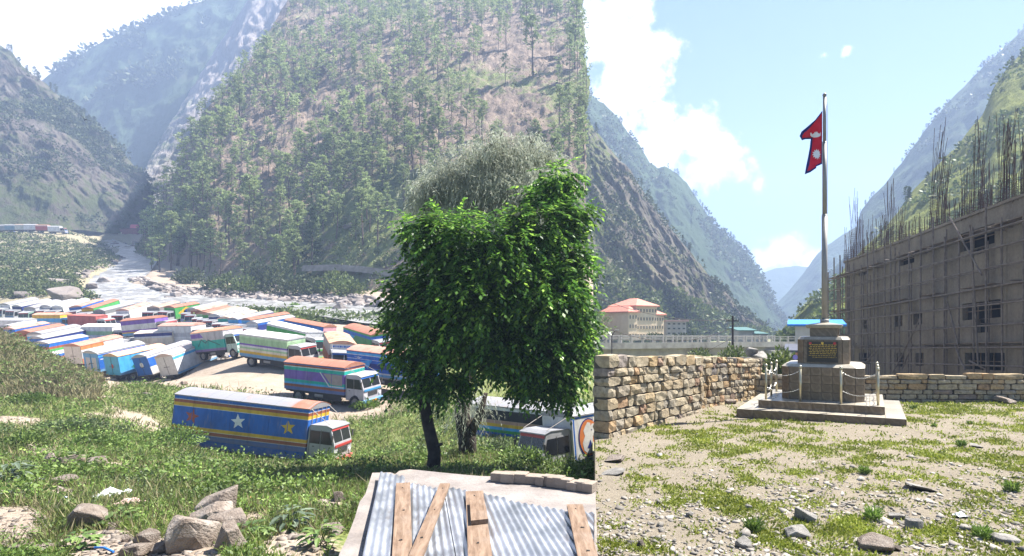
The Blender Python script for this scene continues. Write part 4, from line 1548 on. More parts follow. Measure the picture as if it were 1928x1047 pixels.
def house(name, label, cat, loc, rotz, wall, roofm, blocks, winm, group=None):
    """blocks: x0,x1,y0,y1,h, roof kind, roof height, window columns on the x face, on the y face, storeys"""
    o = empty(name, loc, label, cat, group, rot=(0, 0, rotz))
    cache = {}
    for (x0, x1, y0, y1, z0, h, rk, rh, nx, ny, ns) in blocks:
        MB().box(x0, x1, y0, y1, z0, h).build('wall', wall, o)
        e = .5
        rf = MB()
        cx, cyy = (x0 + x1) / 2, (y0 + y1) / 2
        if rk == 'hip':
            k = min(x1 - x0, y1 - y0) / 2
            rf.add([(x0 - e, y0 - e, h), (x1 + e, y0 - e, h), (x1 + e, y1 + e, h), (x0 - e, y1 + e, h), (x0 - e, y0 - e, h + .25), (x1 + e, y0 - e, h + .25), (x1 + e, y1 + e, h + .25), (x0 - e, y1 + e, h + .25),
                    (min(x0 + k, cx), min(y0 + k, cyy), h + rh), (max(x1 - k, cx), max(y1 - k, cyy), h + rh)],
                   [(3, 2, 1, 0), (0, 1, 5, 4), (1, 2, 6, 5), (2, 3, 7, 6), (3, 0, 4, 7), (4, 5, 9, 8) if x1 - x0 > y1 - y0 else (4, 5, 8), (5, 6, 9) if x1 - x0 > y1 - y0 else (5, 6, 9, 8), (6, 7, 8, 9) if x1 - x0 > y1 - y0 else (6, 7, 9), (7, 4, 8) if x1 - x0 > y1 - y0 else (7, 4, 8, 9)])
        elif rk == 'shed':
            rf.add([(x0 - e, y0 - e, h), (x1 + e, y0 - e, h), (x1 + e, y1 + e, h + rh), (x0 - e, y1 + e, h + rh), (x0 - e, y0 - e, h + .14), (x1 + e, y0 - e, h + .14), (x1 + e, y1 + e, h + rh + .14), (x0 - e, y1 + e, h + rh + .14)],
                   [(0, 3, 2, 1), (4, 5, 6, 7), (0, 1, 5, 4), (1, 2, 6, 5), (2, 3, 7, 6), (3, 0, 4, 7)])
        else:
            rf.box(x0 - e, x1 + e, y0 - e, y1 + e, h, h + rh)
        rf.build('roof', roofm, o)
        sh = (h - z0) / ns if ns else 1
        for axis, nn_ in (('x', nx), ('y', ny)):
            if not nn_:
                continue
            Lw = (x1 - x0) if axis == 'x' else (y1 - y0)
            ww, wh = min(1.7, Lw / nn_ * .62), min(1.9, sh * .5)
            key = (round(ww, 2), round(wh, 2))
            if key not in cache:
                cache[key] = (MB().box(-ww / 2, ww / 2, -.07, .0, -wh / 2, wh / 2).mesh('window'), MB().box(-ww / 2 + .12, ww / 2 - .12, -.085, -.07, -wh / 2 + .12, wh / 2 - .12).mesh('pane'))
            for i in range(nn_):
                for s in range(ns):
                    zc = z0 + sh * (s + .52)
                    if axis == 'x':
                        lc, rt = (x0 + Lw * (i + .5) / nn_, y0, zc), 0
                    else:
                        lc, rt = (x1, y0 + Lw * (i + .5) / nn_, zc), math.pi / 2
                    wdw = link('window', cache[key][0], wall, o, loc=lc, rot=(0, 0, rt))
                    link('pane', cache[key][1], winm, wdw)
    return o


M_cream = noisy('cream_render', [(0.3, (0.62, 0.50, 0.36)), (0.7, (0.72, 0.60, 0.45))], 1, 0.9, 0.1)
M_pane = plain('window_glass', (0.05, 0.06, 0.07), 0.15, 0, 0.6)
M_redroof = noisy('red_tile_roof', [(0.3, (0.42, 0.16, 0.11)), (0.7, (0.56, 0.25, 0.19))], 3, 0.8, 0.5)
M_grey = noisy('grey_render', [(0.3, (0.26, 0.27, 0.28)), (0.7, (0.36, 0.36, 0.37))], 1, 0.9, 0.2)
M_greyroof = noisy('mauve_roof', [(0.3, (0.30, 0.20, 0.20)), (0.7, (0.42, 0.30, 0.29))], 2, 0.8, 0.2)
h0 = P(1140, 641, 135)
rz = math.radians(37)
house('hotel', 'cream coloured four storey building with red hipped roofs below the cliff', 'building', P(1181, 641, 128), rz, M_cream, M_redroof,
      [(0, 2.6, -.4, 9, 0, 6.1, 'hip', 1.5, 3, 0, 3), (2.65, 9, 0, 9, 0, 7.5, 'hip', 2.0, 7, 0, 4), (9.05, 11.6, .4, 8, 0, 5.6, 'hip', 1.2, 3, 0, 3)], M_pane)
house('grey_building', 'long grey rendered building with mauve roof beyond the cream building', 'building', P(1292, 632, 150), math.radians(30), M_grey, M_greyroof,
      [(-6.4, 0, 0, 8, 0, 3.6, 'flat', .45, 4, 6, 3), (-4, .6, 8.05, 10, 0, 3.2, 'flat', .4, 0, 2, 3)], M_pane)
M_blueroof = plain('blue_roof_sheet', (0.03, 0.22, 0.62), 0.4)
M_white = noisy('white_render', [(0.3, (0.55, 0.53, 0.49)), (0.7, (0.68, 0.66, 0.62))], 1.5, 0.9, 0.15)
house('blue_roof_house', 'small white house under a bright blue metal roof behind the plinth', 'house', P(1497, 668, 40), math.radians(-20), M_white, M_blueroof,
      [(0, 2.7, 0, 3, -2.5, 1.95, 'shed', .35, 2, 0, 1)], M_pane)
M_pink = noisy('pink_render', [(0.3, (0.45, 0.22, 0.17)), (0.7, (0.55, 0.30, 0.24))], 2, 0.9, 0.2)
house('pink_hut', 'small salmon pink hut with dark roof beside the plinth', 'hut', P(1493, 680, 36), math.radians(-20), M_pink, plain('dark_tin', (0.07, 0.075, 0.10), 0.5),
      [(0, 1.5, 0, 2, -2.5, .55, 'shed', .3, 0, 0, 1)], M_pane)
house('green_shed', 'low green roofed shed on the far side of the bridge', 'shed', P(1392, 634, 120), math.radians(10), M_grey, plain('green_tin', (0.05, 0.13, 0.11), 0.5),
      [(0, 3.3, 0, 4, -2, 1.2, 'shed', .6, 0, 0, 1), (3.4, 6, 0, 4, -2, .5, 'shed', .4, 0, 0, 1)], M_pane)
# pole, wires
pl = P(1379, 690, 48)
up = empty('utility_pole', pl, 'dark thin utility pole standing behind the stone wall', 'utility pole')
M_pole2 = plain('tarred_pole', (0.05, 0.035, 0.035), 0.8)
hh = (690 - 595) / F * 48
MB().tube([(0, 0, -2), (.03, 0, hh)], [.12, .08], 8).build('mast', M_pole2, up)
MB().box(-.5, .5, -.05, .05, hh - .45, hh - .36).build('crossarm', M_pole2, up)
for x in (-.42, .42):
    MB().tube([(x, 0, hh - .36), (x, 0, hh - .2)], .035, 6).build('insulator', M_white, up)


def wire(a, b, sag, label, r=.018):
    pts = [a.lerp(b, s) - Vector((0, 0, sag * 4 * s * (1 - s))) for s in np.linspace(0, 1, 15)]
    tag(MB().tube(pts, r, 4, False).build('power_line', M_pole2), label, 'cable', 'power lines over the stone wall')


wt_ = Vector((pl.x, pl.y, pl.z + hh - .25))
wire(wt_, P(1085, 545, 40), .8, 'power line rising from the utility pole to upper left past the cream building')
wire(wt_ - Vector((0, 0, .7)), P(1085, 590, 40), 1.5, 'middle power line sagging across the cream building')
wire(wt_ - Vector((0, 0, 1.5)), P(1085, 652, 40), 1.6, 'lowest power line sagging in front of the bridge railings')
lamp = empty('street_lamp', P(1152, 668, 62), 'thin lamp post with two arms at the near end of the bridge', 'street lamp')
MB().tube([(0, 0, -3), (0, 0, 2.4)], .06, 6).build('mast', M_pole2, lamp)
for s in (-1, 1):
    MB().tube([(0, 0, 2.0), (s * .3, 0, 2.5), (s * .55, 0, 2.6)], .04, 5).build('arm', M_pole2, lamp)
    MB().box(s * .55 - .2, s * .55 + .2, -.1, .1, 2.56, 2.66, .02).build('lamp_head', M_grey, lamp)
# ------------------------------------------------------------------ trees
M_bark = noisy('pine_bark', [(0.3, (0.06, 0.043, 0.034)), (0.7, (0.15, 0.11, 0.09))], 1.5, 0.95, 0.6, 0.05)
M_darkbark = noisy('dark_bark', [(0.3, (0.022, 0.017, 0.014)), (0.7, (0.075, 0.058, 0.048))], 3, 0.95, 0.9, 0.04)
M_needle = leafmat('pine_needles', (0.15, 0.20, 0.075), (0.30, 0.37, 0.15), (0.40, 0.47, 0.23), 0.45, 0.6, 0.05)
M_needle2 = leafmat('dark_needles', (0.03, 0.055, 0.022), (0.07, 0.11, 0.04), (0.10, 0.145, 0.06), 0.25, 0.6, 0.05)


def pine_mesh(seed, hgt=15.0, start=0.4, wid=3.0, nbr=30, ncl=5, nnd=6, size=1.0, shape='round'):
    r = np.random.RandomState(seed)
    m = MB()
    lean = r.normal(size=2) * .03
    pts = [(lean[0] * z * z / hgt + .12 * math.sin(z * .5 + seed), lean[1] * z * z / hgt, z) for z in np.linspace(-1.2, hgt * .97, 7)]
    m.tube(pts, [.26 * (hgt / 15) * (1 - .8 * k / 6) for k in range(7)], 6)
    c, d, w = [], [], []
    for b in range(nbr):
        f = (b + r.rand()) / nbr
        z = hgt * (start + (1 - start) * f ** .85)
        if shape == 'round':
            L = wid * (math.sin(math.pi * min(1, .18 + .80 * f)) ** .8) * r.uniform(.6, 1.1) + .3
        elif shape == 'flat':
            L = wid * (.35 + .9 * f) * (1.0 if f < .85 else .7) * r.uniform(.6, 1.15)
        else:
            L = wid * (1.05 - f) * r.uniform(.75, 1.1) + .25
        a = r.uniform(0, 2 * math.pi)
        up = {'round': .45, 'flat': .28, 'cone': .05}[shape]
        k = min(len(pts) - 1, max(0, z / (hgt * .97) * 6))
        i0 = int(min(5, k))
        base = np.array(pts[i0]) * (1 - (k - i0)) + np.array(pts[i0 + 1]) * (k - i0)
        dirv = np.array([math.cos(a), math.sin(a), up])
        tip = base + dirv * L
        m.tube([base, tip], [.06, .02], 3, False)
        for q in range(ncl):
            s = r.uniform(.35, 1.05)
            cc = base + dirv * L * s + r.normal(size=3) * .25 * np.array([1, 1, .6])
            for _ in range(nnd):
                u = r.normal(size=3)
                u[2] = abs(u[2]) * .7 + .15
                u /= np.linalg.norm(u)
                ln = size * r.uniform(.55, .95)
                c.append(cc)
                d.append(u * ln)
                ww = np.cross(u, r.normal(size=3))
                w.append(ww / np.linalg.norm(ww) * .13 * size)
    return m.mesh('trunk', True), (np.array(c), np.array(d), np.array(w))


def leafmesh(name, c, d, w):
    n = len(c)
    v = np.empty((n, 4, 3), dtype=np.float32)
    v[:, 0] = c
    v[:, 1] = c + d * 0.45 + w
    v[:, 2] = c + d
    v[:, 3] = c + d * 0.45 - w
    return npmesh(name, v.reshape(-1, 3), np.arange(n * 4, dtype=np.int32).reshape(n, 4))


PINES, PLOW = [], []
for sd, (hg, st, wd, sh) in enumerate([(15, .42, 2.5, 'round'), (17, .5, 2.3, 'round'), (13, .3, 2.6, 'round'), (16, .55, 2.6, 'flat'), (14, .25, 2.2, 'cone'), (12, .2, 2.3, 'round'), (18, .45, 2.8, 'round')]):
    tm, (c, d, w) = pine_mesh(sd + 40, hg, st, wd, 34, 5, 6, 1.0, sh)
    PINES.append((tm, leafmesh('crown', c, d, w)))
    _, q = pine_mesh(sd + 80, hg, st, wd, 20, 3, 4, 1.6, sh)
    PLOW.append((hg, q))
DARKCONE = pine_mesh(77, 15, .12, 2.6, 60, 6, 6, 0.95, 'cone')
DARKCONE = (DARKCONE[0], leafmesh('crown', *DARKCONE[1]))


def pine(loc, scale, kind, label, group, crown=None):
    tm, cm = PINES[kind] if kind >= 0 else DARKCONE
    o = empty('pine_tree', loc, label, 'pine tree', group, rot=(R.uniform(-.03, .03), R.uniform(-.03, .03), R.uniform(0, 6.28)))
    s = scale
    o.scale = (s * R.uniform(.88, 1.12), s * R.uniform(.88, 1.12), s)
    link('trunk', tm, M_bark, o)
    link('crown', cm, crown or (M_needle if kind >= 0 else M_needle2), o)
    return o


# near-river and ridge pines one can pick out in the photograph: (foot px, foot py, depth, height px, kind)
def hill_at(px, py):
    """point of the pine hillside seen at this pixel"""
    p, rows, cols = SURF['pine_hillside']
    q = p[:rows, :cols].reshape(-1, 3)
    x = PX + F * q[:, 0] / q[:, 1]
    y = HC - F * q[:, 2] / q[:, 1]
    k = np.argmin((x - px) ** 2 + (y - py) ** 2)
    return Vector(q[k])


picked = [(430, 462, 100, 3, 'tall umbrella crowned pine leaning out from the ridge above the river'), (415, 330, 130, 3, 'bare trunked flat topped pine on the skyline above the gorge'), (385, 305, 85, 3, 'leaning flat topped pine furthest out on the skyline of the gorge'),
          (470, 440, 110, 0, None), (545, 400, 110, 1, None), (345, 470, 120, 1, None), (380, 420, 115, 0, None), (560, 495, 120, 1, 'slender pine with long bare trunk above the riverside road'),
          (520, 520, 75, 5, None), (305, 500, 80, 1, None), (315, 502, 95, 3, None), (335, 500, 120, 0, None), (360, 505, 100, 6, None), (450, 240, 90, 3, None), (500, 165, 95, 0, None), (990, 80, 95, 0, None), (1005, 145, 115, 1, None), (1080, 130, 130, 6, None)]
n_pines = 0
spots = []
for px, py, hp, kd, lb in picked:
    q = hill_at(px, py)
    s = hp / F * q.y / [15, 17, 13, 16, 14, 12, 18][kd]
    pine(q, s, kd, lb or 'tall green pine with a long bare trunk on the brown hillside', None if lb else 'tall bare trunked pines on the hillside')
    spots.append(q)
    n_pines += 1
q = hill_at(588, 500)
pine(q, 115 / F * q.y / 15, -1, 'dark dense conical conifer standing beside the riverside road', None)
# river-edge pines on the spit
for px, py, d, hp, kd, lb in [(285, 505, 188, 60, 5, 'short slim pine at the very tip of the point by the river'), (297, 500, 200, 75, 0, 'slim pine set back a little on the point by the river'), (322, 512, 185, 110, 1, 'tallest slim pine on the point by the river'), (300, 512, 182, 70, 2, 'spreading pine low on the bank of the point by the river')]:
    q = gp(px, d)
    pine(q, hp / F * d / [15, 17, 13, 16, 14, 12, 18][kd], kd, lb, 'pines on the point by the river')
    n_pines += 1
sp, rows, cols = SURF['pine_hillside']
cand = []
rs = np.random.RandomState(11)
while len(cand) < 900:
    i = int((rs.rand() ** 1.15) * (rows * .93))
    j = rs.randint(2, cols - 1)
    p = Vector(sp[i, j])
    px = PX + F * p.x / p.y
    py = HC - F * p.z / p.y
    if py < -110 or (py > 470 and px > 560):
        continue
    if px < 540 and rs.rand() < .5:
        continue
    dens = float(fbm(np.array([[p.x * .02, p.y * .02, 3.3]]), 3)[0])
    if rs.rand() > .5 + dens * 2.0:
        continue
    if any((p - s_).length < 5.0 for s_ in spots[-260:]):
        continue
    spots.append(p)
    cand.append((p, px, py))
# row 0 is nearest: the ones that show largest become trees of their own
cand.sort(key=lambda q: q[0].y)
sel = [q for q in cand if q[2] > -40]
far = sel[230:]
sel = sel[:230]
for p, px, py in sel:
    kd = R.choice((0, 0, 1, 2, 2, 4, 5, 6, 3))
    pine(p, R.uniform(.5, .92), kd, 'green pine among the many on the brown hillside across the river', 'pines across the hillside')
    n_pines += 1
cc, dd, ww, tv = [], [], [], MB()
for p, px, py in far + [q for q in cand if q[2] <= -40]:
    hg, (c, d, w) = R.choice(PLOW)
    s = R.uniform(.55, .9)
    a = R.uniform(0, 6.28)
    ro = np.array([[math.cos(a), -math.sin(a), 0], [math.sin(a), math.cos(a), 0], [0, 0, 1]]) * s
    cc.append(c @ ro.T + np.array(p))
    dd.append(d @ ro.T)
    ww.append(w @ ro.T)
    tv.tube([p - Vector((0, 0, 1)), p + Vector((0, 0, hg * s * .95))], [.24 * s, .07 * s], 4, False)
pw_ = leaves('pine_wood', np.concatenate(cc), np.concatenate(dd), np.concatenate(ww), M_needle)
tag(pw_, 'pine wood covering the upper slope of the hillside', 'pine wood', kind='stuff')
tr_ = tv.build('pine_trunks', M_bark)
tag(tr_, kind='stuff', label='thin trunks of the pine wood on the upper slope', cat='pine wood')


def scatter_slope(key, n, lo, hi, mt, name, label, size=(.5, 1.4), nl=14, ls=.5, thr=0.0, freq=.02, keep=None, flatten=.6):
    """low bushes spread over a slope, as one mass"""
    p, rows, cols = SURF[key]
    rs = np.random.RandomState(abs(hash(name)) % 999 if False else len(name) * 7 + n % 97)
    i = (lo + rs.rand(n) * (hi - lo)) * (rows - 1)
    j = rs.rand(n) * (cols - 2)
    i0, j0 = i.astype(int), j.astype(int)
    q = p[i0, j0] + (p[np.minimum(i0 + 1, rows - 1), j0] - p[i0, j0]) * (i - i0)[:, None] + (p[i0, j0 + 1] - p[i0, j0]) * (j - j0)[:, None]
    k = fbm(q * freq, 4) + .35 * fbm(q * freq * 5, 2)
    ok = k > thr
    if keep is not None:
        ok &= keep(PX + F * q[:, 0] / q[:, 1], HC - F * q[:, 2] / q[:, 1])
    q = q[ok]
    rad = rs.uniform(size[0], size[1], len(q))
    cen = np.repeat(q, nl, 0)
    rr_ = np.repeat(rad, nl)
    u = unit(len(cen), rs)
    u[:, 2] = np.abs(u[:, 2])
    c = cen + u * rr_[:, None] * rs.uniform(.4, 1, len(cen))[:, None] * np.array([1, 1, flatten * 1.3])
    d = (unit(len(cen), rs) + u) * .5 * (ls * rr_ / size[1])[:, None]
    w = perp(d, rs) * (ls * .30 * rr_ / size[1])[:, None]
    return tag(leaves(name, c, d, w, mt), label, name.replace('_', ' '), kind='stuff')


M_bush = leafmat('bush_leaves', (0.055, 0.085, 0.02), (0.125, 0.17, 0.045), (0.19, 0.22, 0.07), .25, .6, .15)
M_dbush = leafmat('dark_bush_leaves', (0.028, 0.045, 0.018), (0.07, 0.095, 0.034), (0.12, 0.14, 0.05), .2, .6, .1)
M_dry = leafmat('dry_grass_blades', (0.14, 0.12, 0.06), (0.26, 0.23, 0.12), (0.33, 0.30, 0.17), .2, .7, .2)
scatter_slope('pine_hillside', 3600, .0, .95, M_bush, 'hillside_undergrowth', 'low green scrub under the pines on the hillside', (.5, 1.5), 12, 1.1, .02, .03)
scatter_slope('pine_hillside', 4500, .0, .95, M_dry, 'hillside_dry_grass', 'straw coloured grass tufts between the pines', (.4, 1.0), 8, .9, -.05, .05)
scatter_slope('pine_hillside', 5200, .0, .3, M_bush, 'hill_foot_scrub', 'bushes and low growth along the foot of the pine hillside', (.5, 1.5), 12, 1.1, -.2, .05, lambda x, y: (x > 520) & (y > 420))
scatter_slope('dry_hillside', 7000, .0, .8, M_dbush, 'dry_hill_scrub', 'dark scrub clinging to the dry rocky hillside', (.8, 2.6), 12, 1.9, .04, .014)
scatter_slope('dry_hillside', 3000, .62, 1.0, M_dbush, 'dry_hill_wood', 'dark wood along the crest of the dry hillside', (2, 4.5), 16, 2.6, -.02, .012, lambda x, y: x > 50)
scatter_slope('cliff_hillside', 5000, .0, 1.0, M_dbush, 'cliff_scrub', 'green scrub on the ledges of the rocky cliff', (.8, 2.6), 12, 1.9, .03, .018)
scatter_slope('cliff_hillside', 1800, .0, .25, M_bush, 'cliff_foot_bushes', 'green bushes along the foot of the cliff', (1.0, 3.0), 16, 1.9, -.2, .018)
scatter_slope('grassy_hillside', 5000, .0, 1.0, M_bush, 'grassy_hill_scrub', 'bright green scrub on the grassy hillside', (.6, 2.2), 14, 1.5, .0, .03)
scatter_slope('blue_ridge', 2200, .3, 1.0, M_dbush, 'blue_ridge_wood', 'wood on the upper slopes of the blue ridge', (2.5, 6), 12, 4.5, .0, .008)
scatter_slope('blue_mountainside', 3000, .3, 1.0, M_dbush, 'blue_mountain_wood', 'wood on the upper slopes of the blue mountainside', (2.5, 6), 12, 4.5, .0, .008)
scatter_slope('far_mountain', 2500, .55, 1.0, M_dbush, 'far_mountain_wood', 'wood along the top of the far mountain', (4, 9), 10, 8, -.05, .005)

# crest trees
for key, n, lo, sc_, lbl, grp, rng in [('dry_hillside', 34, .93, .5, 'dark pine on the crest of the dry hillside', 'pines along the dry crest', (.44, .92)),
                                       ('blue_ridge', 22, .985, .55, 'small dark pine on the crest of the blue ridge', 'pines along the blue ridge', (.1, .8)),
                                       ('blue_mountainside', 26, .985, .6, 'small dark pine on the crest of the blue mountainside', 'pines along the blue mountainside', (.05, .62)),
                                       ('cliff_hillside', 22, .93, .45, 'dark pine near the top of the rocky cliff', 'pines along the cliff top', (.1, .8)),
                                       ('grassy_hillside', 12, .9, .35, 'small pine near the crest of the grassy hillside', 'pines on the grassy crest', (.2, .6))]:
    p, rows, cols = SURF[key]
    for k in range(n):
        i = int((rows - 1) * R.uniform(lo, 1.0))
        j = int(cols * R.uniform(*rng))
        pine(Vector(p[i, j]) - Vector((0, 0, .8)), sc_ * R.uniform(.6, 1.15), R.choice((0, 2, 2, 4, 5, 5)), lbl, grp, M_needle2)

# ------------------------------------------------------------------ the two trees in front of the truck lot
M_leaf = leafmat('broad_leaves', (0.022, 0.06, 0.014), (0.095, 0.21, 0.032), (0.32, 0.50, 0.08), .45, .42, 1.5, .45, con=(.42, 1.75))  # colour contrast stands for young leaves and for sunlit tips over shaded inside
M_wisp = leafmat('grey_leaves', (0.26, 0.28, 0.20), (0.44, 0.47, 0.37), (0.55, 0.57, 0.48), .5, .6, .8)
rs = np.random.RandomState(5)


def crown_pts(blobs, n, shell=.75):
    rad = np.array([b[3] for b in blobs])
    pr = rad ** 2
    k = rs.choice(len(blobs), n, p=pr / pr.sum())
    cen = np.array([P(b[0], b[1], b[2])[:] for b in blobs])[k]
    u = unit(n, rs)
    r = rad[k] * (shell + (1 - shell) * rs.rand(n)) * np.where(rs.rand(n) < .12, rs.uniform(1.1, 1.45, n), rs.uniform(.62, 1.1, n))
    inner = rs.rand(n) < .3
    r[inner] *= rs.rand(inner.sum())
    return cen + u * r[:, None] * np.array([1, 1, .95]), u


def sprays(name, blobs, n, mt, parent, L=(.4, .75), nl=11, leaf=.17, hw=.036, droop=.45):
    p, u = crown_pts(blobs, n)
    ok_ = PX + F * p[:, 0] / p[:, 1] < 1106
    p, u = p[ok_], u[ok_]
    n = len(p)
    st = u * .9 + np.array([0, 0, -droop]) + unit(n, rs) * .45
    st /= np.linalg.norm(st, axis=1)[:, None]
    ln = rs.uniform(L[0], L[1], n)
    side = np.cross(st, np.array([0, 0, 1.0]))
    side /= np.linalg.norm(side, axis=1)[:, None] + 1e-9
    c, d, w = [], [], []
    for q in range(nl):
        f = (q + .5) / nl
        sg = 1 if q % 2 else -1
        base = p + st * (ln * f)[:, None] + np.array([0, 0, -.10]) * f * f
        dv = st * .55 + side * sg * (.75 if q < nl - 1 else 0) + np.array([0, 0, -.28]) + unit(n, rs) * .22
        dv /= np.linalg.norm(dv, axis=1)[:, None]
        nrm = np.cross(dv, side)
        nrm[:, 2] = np.abs(nrm[:, 2])
        wv2 = np.cross(dv, nrm + np.array([0, 0, .6]))
        wv2 /= np.linalg.norm(wv2, axis=1)[:, None] + 1e-9
        s = leaf * rs.uniform(.75, 1.15, n)
        c.append(base)
        d.append(dv * s[:, None])
        w.append(wv2 * (s * hw / .17)[:, None])
    return leaves(name, np.concatenate(c), np.concatenate(d), np.concatenate(w), mt, parent)


t1 = P(815, 905, 19.5)
t1.z = gz(t1.x, t1.y)
tree = empty('broadleaf_tree', t1, 'large dark green broadleaf tree with drooping leaves beside the tin roof', 'tree')
inv = Matrix.Translation(-t1)
D = 19.5
blobs = [(860, 465, 19.0, 1.15), (815, 540, 19.5, 1.15), (895, 560, 18.8, 1.35), (850, 620, 19, .9), (790, 650, 19.6, .85), (770, 590, 19.6, .55), (1015, 430, 20, 1.0), (1065, 490, 20.2, .85), (1020, 560, 19.2, 1.3), (965, 500, 19.6, .8), (1010, 660, 19.4, 1.15), (940, 640, 19.0, 1.0),
         (840, 700, 19.6, .75), (1050, 690, 19.6, .75), (1000, 722, 19.5, .45), (1075, 610, 20, 1.0), (1050, 335, 20.8, .5), (1030, 365, 20.8, .55), (1085, 400, 20.6, .6), (785, 420, 19.6, .45), (835, 440, 19.4, .7), (950, 470, 19.0, 1.1), (780, 720, 19.6, .4), (1065, 735, 19.4, .25), (745, 600, 19.7, .3), (1105, 540, 20.2, .55), (1100, 640, 20, .5)]
fo = sprays('crown', blobs, 6600, M_leaf, tree, L=(.45, .9), leaf=.20, hw=.044, droop=.6)
fo.matrix_local = inv
m = MB()
tw = [t1 + Vector((0, 0, -.3)), P(818, 850, D), P(806, 800, D), P(797, 745, D), P(808, 690, D), P(838, 620, D)]
m.tube(tw, [.24, .21, .19, .185, .18, .15], 10)
m.tube([P(816, 842, D), P(832, 836, D - .15)], [.10, .05], 7)


def limb(a, b, r0, r1, k=.3):
    a, b = Vector(a), Vector(b)
    mid = a.lerp(b, .5) + Vector((R.uniform(-k, k), R.uniform(-k, k), R.uniform(0, k)))
    m.tube([a, mid, b], [r0, (r0 + r1) / 2, r1], 6)


for b in blobs:
    j = tw[4] if b[0] < 880 else tw[5]
    limb(j, P(b[0], b[1], b[2]), .075, .018)
tk = m.build('trunk', M_darkbark, tree, True)
tk.matrix_local = inv

t2 = P(882, 862, 23.5)
t2.z = gz(t2.x, t2.y)
tree2 = empty('grey_leaved_tree', t2, 'grey green wispy tree with fine hanging leaves, rising behind the dark broadleaf tree', 'tree')
inv2 = Matrix.Translation(-t2)
bl2 = [(950, 290, 23.5, 1.25), (900, 310, 23.5, 1.2), (850, 345, 23.5, 1.15), (990, 310, 23.8, .95), (1030, 300, 24, .8), (920, 360, 23.2, 1.3), (975, 380, 23.4, 1.2), (860, 390, 23.4, .8), (820, 360, 23.6, .7), (800, 385, 23.6, .5), (940, 262, 23.6, .5), (800, 365, 23, .7), (830, 330, 23.4, .8), (1000, 270, 23.8, .6), (1010, 350, 22.8, .9)]
bl3 = [(880, 770, 23.3, .75), (905, 745, 23.3, .6), (860, 740, 23.4, .7)]
p, u = crown_pts(bl2, 5200, .4)
p2, u2 = crown_pts(bl3, 150, .5)
p, u = np.concatenate([p, p2]), np.concatenate([u, u2])
c, d, w = [], [], []
st = u * .6 + np.array([0, 0, -.55]) + unit(len(p), rs) * .35
for q in range(9):
    f = q / 9
    base = p + st * .85 * f + np.array([0, 0, -.25]) * f * f
    dv = st * .5 + np.array([0, 0, -.45]) + unit(len(p), rs) * .55
    dv /= np.linalg.norm(dv, axis=1)[:, None]
    c.append(base)
    d.append(dv * rs.uniform(.14, .30, len(p))[:, None])
    w.append(perp(dv, rs) * .013)
cr = leaves('crown', np.concatenate(c), np.concatenate(d), np.concatenate(w), M_wisp, tree2)
cr.matrix_local = inv2
m = MB()
tw = [t2 + Vector((0, 0, -.3)), P(880, 830, 23.5), P(870, 780, 23.5), P(880, 690, 23.5), P(900, 560, 23.5), P(920, 420, 23.5)]
m.tube(tw, [.34, .36, .3, .22, .16, .1], 10)
m.tube([tw[1], P(905, 775, 23.4), P(915, 740, 23.4)], [.22, .14, .08], 8)
for b in bl2:
    limb(tw[4] if b[1] > 340 else tw[5], P(b[0], b[1], b[2]), .06, .014)
for k in range(160):
    b = bl2[k % len(bl2)]
    o = P(b[0], b[1], b[2])
    e = o + Vector((R.gauss(0, 1), R.gauss(0, 1), R.gauss(0, .8))) * b[3] * .6
    m.tube([o, (o + e) / 2 + Vector((0, 0, .15)), e], [.014, .01, .005], 3, False)
tk = m.build('trunk', M_darkbark, tree2, True)
tk.matrix_local = inv2


def shrub(name, loc, rx, rz_, n, ls, mt, label, cat='shrub', group=None, stem=True):
    o = empty(name, loc, label, cat, group)
    u = unit(n, rs)
    u[:, 2] = np.abs(u[:, 2])
    r = (.45 + .55 * rs.rand(n)) * (1 + .25 * fbm(u * 2.2 + loc.x, 2))
    c = u * r[:, None] * np.array([rx, rx, rz_])
    d = (u * .6 + unit(n, rs) * .6 + np.array([0, 0, .15])) * ls
    w = perp(d, rs) * ls * .26
    leaves('foliage', c, d, w, mt, o)
    if stem:
        q = MB()
        for k in range(5):
            a_ = k * 1.3
            q.tube([(0, 0, -.2), (math.cos(a_) * rx * .45, math.sin(a_) * rx * .45, rz_ * .6)], [.03 * rx, .012 * rx], 4, False)
        q.build('stems', M_darkbark, o)
    return o


# bushes of the far bank
k_ = 0
for px, py, d, rx, rz_, dk, lb in [(430, 520, 150, 4.2, 5.5, 0, 'rounded light green bush on the far bank below the pines'), (462, 530, 148, 4.0, 5.0, 0, 'light green bush on the far bank next to the rounded one'), (487, 510, 152, 3.2, 9.5, 1, 'tall dark green bush on the far bank'),
                                   (525, 528, 148, 4.8, 8.0, 1, 'broad dark green bush at the middle of the far bank'), (556, 545, 143, 4.2, 5.5, 1, 'squat dark bush above the boulders of the far bank'), (635, 540, 142, 5.2, 6.0, 0, 'wide olive bush beside the riverside road'),
                                   (660, 545, 139, 4.0, 4.5, 0, 'olive bush on the bank below the riverside road'), (400, 535, 152, 2.8, 4.0, 1, 'small dark bush at the left end of the far bank thicket'), (597, 548, 142, 3.0, 4.5, 1, 'dark bush between the olive bush and the boulders'),
                                   (345, 530, 165, 2.6, 4.0, 1, 'dark green bush at the foot of the pines on the point'), (365, 528, 162, 3.0, 5.0, 1, 'bushy young pine at the foot of the pines on the point')]:
    q = gp(px, d, -.6)
    shrub('bush', q, rx, rz_, int(900 * rx / 4), .8, M_dbush if dk else M_bush, lb, 'bush')
